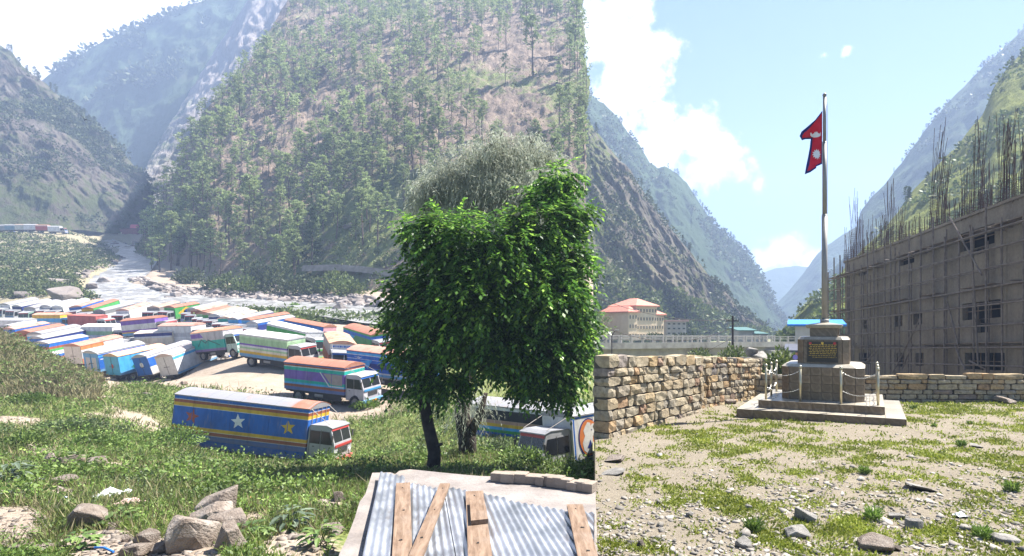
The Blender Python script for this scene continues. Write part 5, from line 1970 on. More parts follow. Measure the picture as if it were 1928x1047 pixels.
for px, py, up_, rx, rz_, n, lb in [(1380, 672, .2, 1.35, 1.7, 1600, 'rounded green bush at the foot of the utility pole'), (1472, 690, 0, .9, 1.3, 1100, 'bright green bush between the stone wall and the plinth'), (1455, 700, 0, .8, .8, 800, 'low bright green bush over the end of the stone wall'), (1318, 655, 0, 1.0, .8, 400, 'small green bush under the bridge')]:
    q = P(px, py + 22, 46 if px < 1400 else 28)
    shrub('bush', q, rx, rz_ * 1.1, n, .22, M_bush, lb, 'bush')
for px in range(1225, 1330, 9):
    q = P(px + R.uniform(-3, 3), 641, 112)
    shrub('bush', q, R.uniform(.7, 1.3), R.uniform(.6, 1.5), 160, .45, M_dbush, 'dark green bush in the row in front of the cream and grey buildings', 'bush', 'bushes in front of the far buildings', False)
# ------------------------------------------------------------------ trucks
RUST, WHITE, LGREY = (0.32, 0.14, 0.092), (0.36, 0.36, 0.375), (0.26, 0.26, 0.275)
PINKR, TAN = (0.42, 0.25, 0.20), (0.33, 0.26, 0.21)
BLUE, NAVY, SKY, RED = (0.015, 0.11, 0.42), (0.015, 0.03, 0.17), (0.06, 0.33, 0.62), (0.42, 0.05, 0.045)
YEL, GRN, TEAL, PURP = (0.58, 0.36, 0.025), (0.06, 0.30, 0.07), (0.01, 0.34, 0.28), (0.17, 0.09, 0.36)
BROWN, ORNG, CREAM, LGRN = (0.28, 0.075, 0.035), (0.60, 0.20, 0.06), (0.62, 0.55, 0.42), (0.30, 0.46, 0.26)
_mc = {}


def roofmat(c):
    if c in _mc:
        return _mc[c]
    t = NT('truck_roof_sheet')
    oi = t.n('ShaderNodeObjectInfo')
    off = t.n('ShaderNodeVectorMath', operation='ADD')
    v = t.map(t.co('Object'), (1.3, 1.3, 1.3))
    t.l(v, off.inputs[0])
    t.l(oi.outputs['Random'], off.inputs[1])
    n = t.noise(off.outputs[0], 0.9, 7, 0.66, .4)
    n2 = t.noise(t.map(off.outputs[0], (2.2, .35, 1)), 2.2, 5, 0.6)
    rusty = c[0] > c[2] * 1.5
    alt = (0.24, 0.095, 0.055) if rusty else (0.27, 0.19, 0.15)
    cc = t.mix(t.rng(n, .50, .66, 0, .75 if rusty else .5), c, alt)
    cc = t.mix(t.rng(n2, .56, .72, 0, .5), cc, (0.38, 0.27, 0.22) if rusty else (0.29, 0.28, 0.28))
    _mc[c] = t.fin(cc, 0.6, 0.0, 0.3)
    return _mc[c]


def paint(c, name='paint'):
    k = ('p', c)
    if k not in _mc:
        t = NT(name)
        n = t.noise(t.co('Object'), 2.5, 7, 0.66)
        z = t.n('ShaderNodeSeparateXYZ')
        t.l(t.co('Object'), z.inputs[0])
        cc = t.mix(1.0, c, t.ramp(n, [(0.3, .78), (0.7, 1.12)]), 'MULTIPLY')
        low = t.math('ADD', t.rng(z.outputs[2], 1.5, .5, 0, .5), t.math('MULTIPLY', t.math('SUBTRACT', n, .5), 1.2))
        cc = t.mix(t.rng(low, .2, .7, 0, .6), cc, (0.27, 0.22, 0.17))
        _mc[k] = t.fin(cc, 0.5, 0, 0.35)
    return _mc[k]


def stripes(bands, z0, z1, diag=None, L=6):
    """painted side: bands [(fraction from below, colour)], hard edged, worn by grime"""
    key = ('s', tuple(bands), z0, z1, diag)
    if key in _mc:
        return _mc[key]
    t = NT('painted_side')
    co_ = t.co('Object')
    s = t.n('ShaderNodeSeparateXYZ')
    t.l(co_, s.inputs[0])
    f = t.rng(s.outputs[2], z0, z1)
    c = t.ramp(f, bands, 'CONSTANT')
    if diag:      # slanting field: (x at bottom, slope, colour, lower and upper fraction)
        for (xb, slp, colr, lo, hi) in diag:
            e = t.math('ADD', s.outputs[0], t.math('MULTIPLY', f, slp))
            inside_ = t.math('MULTIPLY', t.math('GREATER_THAN', e, xb), t.math('MULTIPLY', t.math('GREATER_THAN', f, lo), t.math('LESS_THAN', f, hi)))
            c = t.mix(inside_, c, colr)
    n = t.noise(t.map(co_, (1, 1, .5)), 2.2, 7, 0.66)
    c = t.mix(1.0, c, t.ramp(n, [(0.3, .72), (0.6, 1.08)]), 'MULTIPLY')
    n2 = t.noise(t.map(co_, (3, 3, .4)), 1.7, 5, 0.6)
    c = t.mix(t.rng(n2, .55, .75, 0, .5), c, (0.30, 0.25, 0.20))
    c = t.mix(t.rng(f, .22, -.05, 0, .6), c, (0.26, 0.21, 0.16))
    _mc[key] = t.fin(c, 0.5, 0, 0.35)
    return _mc[key]


M_glass = plain('truck_glass', (0.018, 0.02, 0.023), 0.15, 0, 0.35)
M_tyre = plain('tyre_rubber', (0.035, 0.032, 0.03), 0.9, var=.3)
M_rim = plain('wheel_rim', (0.30, 0.27, 0.24), 0.6, 0.2)
M_chas = plain('chassis_steel', (0.05, 0.045, 0.04), 0.8)
M_lamp = plain('lamp_glass', (0.75, 0.75, 0.7), 0.2)
M_plate = plain('plate_orange', (0.75, 0.28, 0.01), 0.5)
M_blk = plain('opening_shade_black', (0.03, 0.03, 0.03), 0.9)
tyre_me = MB()
_pr = [(.50, -.02), (.51, .03), (.51, .22), (.50, .27), (.33, .27), (.30, .22), (.30, .03), (.33, -.02)]
_N = 20
_vs = [(r * math.cos(2 * math.pi * i / _N), y, r * math.sin(2 * math.pi * i / _N)) for r, y in _pr for i in range(_N)]
_fs = [(a * _N + i, a * _N + (i + 1) % _N, ((a + 1) % 8) * _N + (i + 1) % _N, ((a + 1) % 8) * _N + i) for a in range(8) for i in range(_N)]
tyre_me = tyre_me.add(_vs, _fs).mesh('tyre')
rim_me = MB()
_pr = [(.31, .235), (.27, .20), (.15, .17), (.13, .25), (.05, .27)]
_vs = [(r * math.cos(2 * math.pi * i / 14), y, r * math.sin(2 * math.pi * i / 14)) for r, y in _pr for i in range(14)]
_fs = [(a * 14 + i, a * 14 + (i + 1) % 14, (a + 1) * 14 + (i + 1) % 14, (a + 1) * 14 + i) for a in range(4) for i in range(14)] + [tuple(4 * 14 + i for i in range(14))]
rim_me = rim_me.add(_vs, _fs).mesh('rim')
CABW = 1.06
cab_prof = [(0, .62), (0, 2.48), (.12, 2.58), (1.05, 2.62), (1.32, 2.54), (1.62, 1.62), (1.66, 1.1), (1.66, .62), (1.18, .62), (1.10, .98), (.86, 1.08), (.60, .98), (.52, .62)]
cab_me = MB().prism(cab_prof, 'y', -CABW, CABW).mesh('cab')
croof_me = MB().prism([(-.02, 2.50), (.10, 2.615), (1.06, 2.655), (1.40, 2.55), (1.42, 2.50), (1.34, 2.545), (1.05, 2.622), (.12, 2.582)], 'y', -CABW - .02, CABW + .02).mesh('cab_roof')


def quad3(pts, n, t):
    """thin slab on a quad, thickness t along n"""
    n = Vector(n)
    p = [Vector(q) for q in pts]
    m = MB()
    m.add([*p, *[q + n * t for q in p]], [(3, 2, 1, 0), (4, 5, 6, 7), (0, 1, 5, 4), (1, 2, 6, 5), (2, 3, 7, 6), (3, 0, 4, 7)])
    return m


wn_ = Vector((.92, 0, .30)).normalized()
ws_me = []
for y0, y1 in ((-.96, -.04), (.04, .96)):
    ws_me.append(quad3([(1.605, y0, 1.68), (1.605, y1, 1.68), (1.385, y1, 2.34), (1.385, y0, 2.34)], wn_, .012).mesh('windscreen'))
visor_me = quad3([(1.385, -1.0, 2.345), (1.385, 1.0, 2.345), (1.335, 1.0, 2.50), (1.335, -1.0, 2.50)], wn_, .03).mesh('visor')
band_me = MB().box(1.661, 1.69, -1.0, 1.0, 1.38, 1.55, .008).mesh('front_band')
grill_me = MB()
for k in range(5):
    grill_me.box(1.661, 1.685, -.55, .55, 1.0 + k * .065, 1.035 + k * .065)
grill_me = grill_me.mesh('grille')
bump_me = MB().box(1.60, 1.82, -1.14, 1.14, .50, .74, .03).mesh('bumper')
hl_me = MB().tube([(1.655, 0, 0), (1.70, 0, 0), (1.71, 0, 0)], [.11, .105, .05], 12).mesh('headlight')
mir_me = MB().tube([(1.45, 0, 2.2), (1.6, .22, 2.15)], .015, 4).box(1.55, 1.60, .14, .30, 1.75, 2.15, .01).mesh('mirror')
plate_me = MB().box(1.83, 1.84, -.26, .26, .54, .70).mesh('number_plate')
sw_me = {}
for sgn in (-1, 1):
    y = sgn * CABW
    sw_me[sgn] = [quad3([(.12, y, 1.55), (.74, y, 1.55), (.74, y, 2.30), (.12, y, 2.30)], (0, sgn, 0), .012).mesh('side_window'),
                  quad3([(.80, y, 1.55), (1.50, y, 1.55), (1.28, y, 2.30), (.80, y, 2.30)], (0, sgn, 0), .012).mesh('side_window')]
door_me = {s: MB().box(.77, .785, s * CABW - .012, s * CABW + .012, .98, 2.36).box(.10, .115, s * CABW - .012, s * CABW + .012, .70, 2.36).box(.3, .42, s * CABW - .03, s * CABW + .03, 1.36, 1.40).mesh('door_seam') for s in (-1, 1)}
WB, BH0, BH1 = 1.18, .98, 3.12


def ray_ground(px, py, up):
    d = np.exp(np.linspace(math.log(58 if px < 172 and py < 632 else 44), math.log(170), 900))
    x = (px - PX) / F * d
    z = ground_base(x, d) + up
    h = np.nonzero((HC - py) / F * d <= z)[0]
    k = float(d[h[0]]) if len(h) else 118.0
    return P(px, py, k)


N_TRUCK = [0]


def truck(A, B, cab, roofc, bands, label, up=3.3, cabc=WHITE, L=None, near=False, diag=None, flat=False, endc=None, dA=None, dB=None, visor=RED, band=BLUE, group=None, top=0.0, H=None, nocab=False, frontc=None):
    """A, B: the two ends of the roof centre line in the photograph; cab says at which end the cab is"""
    if A in TP and not dA:
        pa, pb = TP[A]
        dA = dB = 1
        L = (pb - pa).length
    else:
        pa, pb = P(A[0], A[1], dA), P(B[0], B[1], dB)
    dv = Vector((pb.x - pa.x, pb.y - pa.y, 0))
    if not (dA and dB):
        ln = dv.length
        if ln > 7.2 or ln < 4.6:       # keep the near end, put the other on its sight line at a true length
            want = L or 6.3
            e = Vector(((B[0] - PX) / F, 1))
            best = None
            for y in np.linspace(pa.y - 9, pa.y + 12, 400):
                q = Vector((e.x * y, y))
                er = abs((q - Vector((pa.x, pa.y))).length - want) + .02 * abs(y - pb.y)
                if best is None or er < best[0]:
                    best = (er, q)
            pb = Vector((best[1].x, best[1].y, 0))
            dv = Vector((pb.x - pa.x, pb.y - pa.y, 0))
    BLn = min(max(dv.length, 4.2), 8.4)
    u = dv.normalized()
    if cab == 'A':
        u = -u
        rear, front = Vector((pb.x, pb.y, 0)), Vector((pa.x, pa.y, 0))
        rear = front - u * BLn
    else:
        rear = Vector((pa.x, pa.y, 0))
        front = rear + u * BLn
    if dA and dB:
        rear.z, front.z = (pa.z - up, pb.z - up) if cab == 'B' else (pb.z - up, pa.z - up)
        if A in TP:
            g0, g1 = ground_base([rear.x, front.x], [rear.y, front.y])
            rear.z, front.z = max(g0 - .25, min(g0 + .02, rear.z)), max(g1 - .25, min(g1 + .02, front.z))
    else:
        rear.z = float(ground_base([rear.x], [rear.y])[0])
        front.z = float(ground_base([front.x], [front.y])[0])
    xax = (front - rear).normalized()
    lat = Vector((-xax.y, xax.x, 0)).normalized()
    mid = (rear + front) / 2
    zl = float(ground_base([mid.x + lat.x], [mid.y + lat.y])[0])
    zr = float(ground_base([mid.x - lat.x], [mid.y - lat.y])[0])
    lat = Vector((lat.x, lat.y, max(-.12, min(.12, (zl - zr) / 2)))).normalized()
    zax = xax.cross(lat).normalized()
    lat = zax.cross(xax).normalized()
    M = Matrix(((xax.x, lat.x, zax.x, rear.x), (xax.y, lat.y, zax.y, rear.y), (xax.z, lat.z, zax.z, rear.z), (0, 0, 0, 1)))
    o = empty('cargo_truck', (0, 0, 0), label, 'truck', group)
    o.matrix_world = M
    h1 = H or BH1
    # cargo body
    mt = stripes(bands, BH0, h1, diag)
    b = MB().box(0, BLn, -WB, WB, BH0, h1, .015)
    nrib = max(4, int(BLn / 1.1))
    for k in range(nrib + 1):
        x = .03 + (BLn - .06) * k / nrib
        for s in (-1, 1):
            b.box(x - .022, x + .022, s * WB - .016, s * WB + .016, BH0 + .02, h1 - .02)
    b.build('cargo_body', mt, o)
    if endc:
        MB().box(-.012, -.001, -WB + .04, WB - .04, BH0 + .03, h1 - .03).build('rear_door', paint(endc), o)
        MB().box(-.03, -.012, -.015, .015, BH0 + .1, h1 - .1).box(-.03, -.012, -.4, .4, 1.9, 1.95).build('door_bar', M_chas, o)
    if frontc:
        MB().box(BLn + .001, BLn + .012, -WB + .04, WB - .04, 2.5, h1 - .02).build('front_panel', paint(frontc), o)
    # roof sheet: shallow vault with seams
    n_ = 2 if flat else 8
    ri = .06 if flat else .30
    prof = [(-WB - .03, h1 - .03)] + [(-WB - .03 + (2 * WB + .06) * k / n_, h1 + .03 + ri * math.sin(math.pi * k / n_)) for k in range(n_ + 1)] + [(WB + .03, h1 - .03)]
    r_ = MB().prism(prof, 'x', -.04, BLn + .05)
    k = 1.0
    while k < BLn:
        pp = [(q[0], q[1] + .012) for q in prof[1:-1]] + [(q[0], q[1] - .02) for q in prof[1:-1]][::-1]
        r_.prism(pp, 'x', k - .02, k + .02)
        k += 1.05
    r_.build('cargo_roof', roofmat(roofc), o)
    # chassis and wheels
    MB().box(-.1, BLn + .3, -.5, .5, .62, .97).box(.1, BLn - .1, -WB + .06, WB - .06, .86, .975).build('chassis', M_chas, o)
    xs = [1.25, BLn + .86]
    for x in xs:
        for s in (-1, 1):
            w = link('wheel', tyre_me, M_tyre, o, loc=(x, s * .80, .5), rot=(0, 0, 0 if s > 0 else math.pi))
            link('rim', rim_me, M_rim, w)
    if near:
        MB().box(1.25 - .62, 1.25 + .62, -WB + .02, -.75, 1.03, 1.06).build('mudguard', M_chas, o)
        MB().box(2.3, BLn - .4, -WB + .1, -WB + .16, .45, .85).build('side_guard', M_chas, o)
        MB().tube([(BLn * .5, -.9, .7), (BLn * .5 + .8, -.9, .7)], .22, 12).build('fuel_tank', M_rim, o)
    if nocab:
        return o, BLn, M
    cm = paint(cabc)
    cl_ = (BLn + .03, 0, 0)
    link('cab', cab_me, cm, o, loc=cl_)
    link('cab_roof', croof_me, paint(WHITE if cabc != WHITE else LGREY), o, loc=cl_)
    for me in ws_me:
        link('windscreen', me, M_glass, o, loc=cl_)
    link('visor', visor_me, paint(visor), o, loc=cl_)
    link('front_band', band_me, paint(band), o, loc=cl_)
    for s in (-1, 1):
        for me in sw_me[s]:
            link('side_window', me, M_glass, o, loc=cl_)
        if near:
            link('door_seam', door_me[s], M_chas, o, loc=cl_)
            link('mirror', mir_me, M_chas, o, loc=(BLn + .03, s * (CABW - .05), 0), scale=(1, s, 1))
        hl = link('headlight', hl_me, M_lamp, o, loc=(BLn + .03, s * .82, 1.02))
    link('bumper', bump_me, paint(band), o, loc=cl_)
    if near:
        link('grille', grill_me, M_chas, o, loc=cl_)
        link('number_plate', plate_me, M_plate, o, loc=cl_)
        # stay bars from the body over the cab
        for s in (-1, 1):
            MB().tube([(BLn + .02, s * 1.0, h1 + .02), (BLn + 1.25, s * .95, 2.68)], .018, 5).build('stay_bar', M_rim, o)
    return o, BLn, M


def on_side(o, side, poly, mt, name, x, z, s=1.0, lift=.014):
    """flat painted shape on the side of a body (poly in x,z)"""
    y0 = side * (WB + .001)
    y1 = side * (WB + lift)
    MB().prism([(x + q[0] * s, z + q[1] * s) for q in poly], 'y', min(y0, y1), max(y0, y1)).build(name, mt, o)


def star(n=5, r=1.0, k=.40, rot=0.0):
    return [((r if i % 2 == 0 else r * k) * math.sin(math.pi * i / n + rot), (r if i % 2 == 0 else r * k) * math.cos(math.pi * i / n + rot)) for i in range(2 * n)]


# the star truck in front
W_ = (0.56, 0.56, 0.56)
st_b = [(0, BLUE), (.11, W_), (.122, BROWN), (.20, W_), (.212, YEL), (.292, BLUE), (.745, W_), (.757, YEL), (.835, BROWN), (.905, W_), (.917, BLUE)]
o, L_, M_ = truck((346, 730), (603, 758), 'B', (0.22, 0.22, 0.24), st_b, 'blue truck with yellow and brown stripes and three painted stars', L=8.2, near=True, dA=36.0, dB=35.3, H=3.5, up=3.78, visor=RED, band=RED)
for fx_, colr, rt in ((.145, (0.36, 0.09, 0.05), .18), (.49, (0.74, 0.74, 0.74), -.14), (.86, (0.62, 0.40, 0.03), -.12)):
    on_side(o, -1, star(5, .46, .42, rt), paint(colr), 'star', L_ * fx_, BH0 + 1.34)
n_ = 8
prof = [(-WB - .034 + (2 * WB + .068) * k / n_, 3.5 + .036 + .30 * math.sin(math.pi * k / n_)) for k in range(n_ + 1)]
MB().prism(prof + [(q[0], q[1] - .03) for q in prof[::-1]], 'x', L_ - 1.15, L_ + .06).build('rusty_roof_sheet', roofmat(RUST), o)['label'] = 'rust orange front sheet of the grey roof'
MB().box(.05, L_ - .05, -WB + .002, -WB + .05, .50, BH0 - .002).build('side_skirt', paint(BLUE), o)
for k in range(4):
    MB().tube([(L_ + .04, -.8 + .5 * k, 2.62), (L_ + .04, -.8 + .5 * k, 3.6)], .02, 5).build('rack_bar', M_rim, o)

# big ones of the lot
o, L_, M_ = truck((557, 673), (668, 684), 'B', RUST, [(0, BLUE), (.12, BROWN), (.22, SKY), (.30, TEAL), (.40, PURP), (.74, TEAL), (.86, W_), (.89, BROWN), (.95, BLUE)], 'purple and teal truck with white zigzag line and rusty roof, front right in the lot', near=True, visor=BLUE, band=(0.05, .25, .5), cabc=(0.45, .42, .45), L=5.8)
on_side(o, -1, [(0, 1.0), (.12, 1.0), (.95, .0), (2.3, 0), (2.3, -.09), (.9, -.09)], paint(W_), 'zigzag_line', L_ - 2.35, 1.62)
on_side(o, -1, [(0, .82), (1.75, .82), (1.75, 0), (.7, 0)], paint((0.33, 0.27, 0.25)), 'grey_field', L_ - 1.95, 1.70, 1.0, .010)
o, L_, M_ = truck((470, 621), (558, 633), 'B', (0.50, 0.49, 0.49), [(0, SKY), (.14, YEL), (.26, CREAM), (.36, LGRN), (.44, W_), (.52, PURP), (.60, LGRN), (.86, (0.40, .55, .35)), (.94, W_)], 'pale green truck with yellow, lilac and white stripes beside the dirt track', near=True, visor=RED, band=W_, L=5.9)
truck((514, 604), (586, 622), 'B', (0.66, 0.66, 0.67), [(0, W_), (.25, GRN), (.9, W_)], 'white roofed truck with vivid green sides, behind the pale green striped truck', near=True, visor=TEAL, band=GRN, cabc=WHITE, frontc=W_)
truck((544, 598), (617, 614), 'B', RUST, [(0, W_), (.4, SKY), (.72, BLUE)], 'rusty roofed truck with blue upper sides and pink front beyond the green sided truck', near=False, frontc=(0.6, .3, .33), visor=RED, band=RED)
o, L_, M_ = truck((629, 616), (641, 640), 'B', (0.56, 0.30, 0.20), [(0, BROWN), (.5, (0.35, .3, .28))], 'rust roofed truck seen head on with white sign board over its windscreen', near=True, visor=BLUE, band=RED, frontc=W_, L=6.5)
m = MB()
x_ = -.9
while x_ < .85:
    w_ = R.uniform(.06, .2)
    m.box(L_ + .012, L_ + .02, x_, x_ + w_, 2.78, 2.95)
    x_ += w_ + .05
m.build('sign_lettering', paint(BLUE), o)
o, L_, M_ = truck((664, 609), (716, 626), 'B', RUST, [(0, GRN), (.3, YEL), (.42, W_), (.5, SKY), (.7, BLUE), (.9, GRN)], 'rusty roofed truck with blue, yellow and green wavy side near the river bank', diag=((1.0, -2.0, (0.05, .22, .09), 0.0, .75),), L=6)
o, L_, M_ = truck((674, 643), (785, 656), 'B', (0.47, 0.24, 0.18), [(0, (0.3, .27, .25)), (.06, SKY), (.16, W_), (.22, BLUE), (.36, NAVY), (.56, BLUE), (.68, W_), (.70, BLUE), (.84, W_), (.87, SKY), (.95, BLUE)], 'long deep blue truck with thin white lines, half hidden by the broadleaf tree', near=True, visor=BLUE, band=BLUE, cabc=BLUE, L=6.6)
on_side(o, -1, [(0, .25), (1.3, .45), (.75, -.35)], paint(SKY), 'blue_wedge', 1.6, 2.05)
on_side(o, -1, [(-.9, .2), (-.3, .1), (-.1, .32), (.1, .1), (.7, .2), (.15, -.02), (.0, -.2), (-.15, -.02)], paint(W_), 'white_bird', 1.4, 2.55, .6)
o, L_, M_ = truck((387, 605), (447, 615), 'B', (0.50, 0.25, 0.15), [(0, PURP), (.12, TEAL), (.62, (0.40, .38, .4)), (.72, PURP), (.95, W_)], 'truck with turquoise mountain line and purple wedge on its side, facing the dirt track', near=True, visor=BLUE, band=TEAL, cabc=(0.4, .5, .45), L=5.6, diag=((3.6, 2.2, (0.42, .40, .42), .55, .95),))
on_side(o, -1, [(0, 0), (.7, .75), (1.3, .35), (1.8, .65), (3.6, -.05), (3.6, -.15), (1.8, .5), (1.3, .2), (.72, .58), (.1, -.1)], paint((0.02, .12, .11)), 'mountain_line', .9, 1.65)

T = [  # A, B, cab end, roof, bands, label, extras
    ((13, 574), (70, 562), 'A', LGREY, [(0, W_), (.7, (0.6, .6, .62))], 'plain white truck at the far left end of the back row', dict(cabc=(0.3, .32, .34))),
    ((37, 575), (97, 563), 'A', WHITE, [(0, W_), (.6, NAVY)], 'white truck with navy upper stripe, second from the left end of the back row', dict(cabc=WHITE)),
    ((62, 578), (114, 564), 'A', LGREY, [(0, W_), (.85, LGREY)], 'pale truck with green cab, third from the left end of the back row', dict(cabc=(0.2, .3, .25))),
    ((91, 575), (142, 564), 'A', WHITE, [(0, BROWN), (.3, NAVY), (.8, W_)], 'white roofed truck with navy and maroon sides in the back row under the big boulder', {}),
    ((114, 576), (168, 562), 'A', (0.6, .61, .6), [(0, W_)], 'all white truck beside the big river boulder, just right of the maroon and navy one', {}),
    ((150, 576), (193, 563), 'A', PINKR, [(0, SKY), (.4, BLUE)], 'pinkish roofed truck with blue side in the back row', {}),
    ((172, 579), (223, 563), 'A', RUST, [(0, SKY), (.35, TEAL), (.7, GRN)], 'rusty roofed truck with green over turquoise sides in the back row', dict(frontc=YEL)),
    ((193, 583), (252, 569), 'A', LGREY, [(0, W_), (.7, (0.2, .2, .2))], 'white roofed truck with dark upper stripe beside the water', {}),
    ((236, 583), (280, 569), 'A', PINKR, [(0, (0.66, .66, .68))], 'pale pink roofed truck with blue and red patch on its far end', {}),
    ((292, 578), (333, 567), 'A', TAN, [(0, W_), (.6, (0.22, .2, .2))], 'tan roofed grey truck standing by itself at the water', {}),
    ((366, 580), (418, 571), 'A', WHITE, [(0, W_), (.8, LGREY)], 'white truck right of the green truck with yellow lozenge', {}),
    ((374, 583), (425, 574), 'A', PINKR, [(0, W_), (.5, BROWN)], 'rust pink roofed truck squeezed between two white ones', {}),
    ((388, 588), (430, 576), 'A', RUST, [(0, TEAL), (.5, LGRN)], 'rusty roofed truck with mint green sides in the middle of the back row', dict(cabc=TEAL)),
    ((398, 590), (450, 577), 'A', TAN, [(0, W_), (.5, GRN)], 'tan roofed truck with dark green upper sides', {}),
    ((409, 592), (466, 579), 'A', WHITE, [(0, BLUE), (.75, NAVY), (.9, W_)], 'white roofed truck with royal blue sides in the right half of the back row', {}),
    ((428, 597), (480, 584), 'A', (0.56, .42, .33), [(0, W_), (.5, TEAL)], 'cream roofed truck with teal edge in the right half of the back row', dict(cabc=CREAM)),
    ((444, 599), (512, 585), 'A', LGREY, [(0, SKY), (.6, BLUE)], 'pale grey roofed truck with light blue front and sides', dict(frontc=SKY)),
    ((468, 600), (542, 588), 'A', RUST, [(0, W_), (.4, GRN), (.8, TEAL)], 'rusty roofed truck with green side near the right end of the back row', dict(frontc=SKY)),
    ((480, 608), (551, 594), 'A', WHITE, [(0, W_), (.5, NAVY), (.85, BLUE)], 'white roofed truck with navy side at the right end of the back row', dict(frontc=W_)),
    ((0, 600), (60, 600), 'B', WHITE, [(0, BLUE), (.5, W_)], 'white truck with blue swoosh and blue end beside the grassy mound', dict(L=5.5)),
    ((14, 615), (52, 607), 'B', WHITE, [(0, SKY), (.5, W_)], 'small white roofed truck peeping over the grassy mound', {}),
    ((20, 619), (87, 606), 'B', PINKR, [(0, W_), (.6, BLUE)], 'pink roofed truck with blue upper edge behind the grassy mound', {}),
    ((50, 623), (117, 610), 'B', RUST, [(0, W_), (.5, BROWN)], 'rust roofed truck just behind the mound, between the pink and the grey roofed ones', {}),
    ((74, 626), (149, 611), 'B', LGREY, [(0, W_), (.6, SKY), (.85, W_)], 'pale grey roofed truck with light blue streak above the deep blue truck', {}),
    ((78, 634), (163, 618), 'B', WHITE, [(0, BLUE), (.85, NAVY)], 'white roofed truck with plain deep blue sides and rear', dict(endc=BLUE, near=True)),
    ((82, 649), (158, 632), 'B', WHITE, [(0, BROWN), (.12, BLUE), (.28, W_), (.5, GRN), (.64, BROWN), (.78, BLUE)], 'white roofed truck striped blue, maroon and green behind the red and white truck', dict(near=True)),
    ((144, 648), (225, 630), 'B', (0.44, 0.22, 0.16), [(0, ORNG), (.3, W_), (.78, ORNG)], 'rust roofed truck with white middle and orange top and bottom', dict(endc=(0.62, .58, .56), near=True, diag=((3.2, .4, W_, .7, 1.1),))),
    ((171, 607), (229, 617), 'B', (0.60, .61, .62), [(0, W_), (.45, LGRN), (.7, W_)], 'white truck with tall rounded grey roof and thin green stripe', dict(L=5.5)),
    ((247, 593), (311, 592), 'B', RUST, [(0, SKY), (.18, YEL), (.26, PURP), (.38, W_), (.72, PURP)], 'purple and white panelled truck with blue base in the middle of the lot', dict(L=6.2)),
    ((317, 601), (378, 602), 'B', PINKR, [(0, W_), (.2, (0.5, .5, .5)), (.3, W_), (.35, (.42, .42, .44)), (.6, W_)], 'white truck with grey slashes and pink rust roof beside the turquoise one', dict(near=True, L=5.4, cabc=(0.35, .33, .31))),
    ((273, 625), (343, 627), 'A', (0.52, .45, .41), [(0, BROWN), (.1, W_), (.25, CREAM), (.7, W_), (.8, NAVY)], 'beige and white panelled truck seen side on behind the blue trucks', dict(L=5.6, endc=CREAM, near=True)),
    ((178, 664), (268, 642), 'B', WHITE, [(0, SKY), (.12, BLUE), (.78, SKY), (.86, BLUE), (.93, W_)], 'bright blue truck with white roof and the letter R on its side', dict(endc=(0.10, .28, .55), near=True)),
    ((217, 668), (309, 648), 'B', (0.58, .36, .24), [(0, SKY), (.95, NAVY)], 'sky blue truck with painted flowers and rusty roof edge', dict(endc=SKY, near=True)),
    ((280, 668), (366, 645), 'B', WHITE, [(0, W_), (.42, BLUE), (.88, W_)], 'white roofed truck with blue upper half and round white mark on its rear', dict(endc=BLUE, near=True)),
    ((326, 674), (402, 651), 'B', (0.50, .40, .36), [(0, SKY), (.1, W_), (.78, SKY), (.9, W_)], 'white truck with dirty brown roof, nearest the mud at the end of the blue row', dict(endc=W_, near=True, cabc=(0.25, .25, .26))),
]
for A, B, cb, rc, bd, lb, ex in T:
    o, L_, M_ = truck(A, B, cb, rc, bd, lb, **ex)
    if 'letter R' in lb:
        cu = bpy.data.curves.new('lettering', 'FONT')
        cu.body = 'R.'
        cu.size = 1.2
        cu.extrude = .006
        cu.offset = .015
        tmp = bpy.data.objects.new('lettering', cu)
        C.objects.link(tmp)
        me = bpy.data.meshes.new_from_object(tmp.evaluated_get(bpy.context.evaluated_depsgraph_get()))
        bpy.data.objects.remove(tmp)
        link('lettering', me, paint(W_), o, loc=(.75, -WB - .012, 1.75), rot=(math.pi / 2, 0, 0))
        for k in range(3):
            on_side(o, -1, [(0, 0), (L_ - .4, 0), (L_ - .6, .1), (0, .1)], paint(W_), 'white_stripe', .2, 2.55 - k * .0 + .2 * (k - 1), 1, .013)
            break
        MB().box(-.02, -.013, -.8, -.15, 1.2, 2.6).box(-.02, -.013, .15, .8, 1.2, 2.6).build('door_panel', paint((0.4, .4, .45)), o)
    if 'flowers' in lb:
        for fx_, s in ((1.2, 1), (1.9, -1)):
            on_side(o, -1, [(0, 0), (.5, .16), (1.0, 0), (.5, -.14)], paint((0.01, .12, .06)), 'leaf_motif', fx_, 2.5 - .35 * (s < 0))
        on_side(o, -1, star(6, .32, .6), paint((0.25, .03, .08)), 'flower_motif', 2.0, 1.6)
        on_side(o, -1, [(0, 0), (.4, .3), (.9, .1), (.5, -.25)], paint((0.01, .12, .06)), 'leaf_motif', 1.2, 1.65)
        MB().prism([(-.1 + .22 * q[0], 2.0 + .3 * q[1]) for q in star(6, 1, .6)], 'x', -.024, -.013).build('flower_motif', paint(RED), o)
    if 'round white mark' in lb:
        MB().prism([(.28 * math.cos(q), 2.2 + .28 * math.sin(q)) for q in np.linspace(0, 2 * math.pi, 17)[:-1]], 'x', -.024, -.013).build('round_mark', paint(W_), o)
    if 'blue and red patch' in lb:
        on_side(o, -1, [(0, 0), (1.1, 0), (1.3, 1.5), (.2, 1.5)], paint(SKY), 'blue_patch', .2, 1.4)
        on_side(o, -1, [(0, 0), (.6, .3), (.4, .9), (.9, 1.3), (.1, 1.2), (.3, .6)], paint(RED), 'red_patch', .8, 1.45, 1, .02)

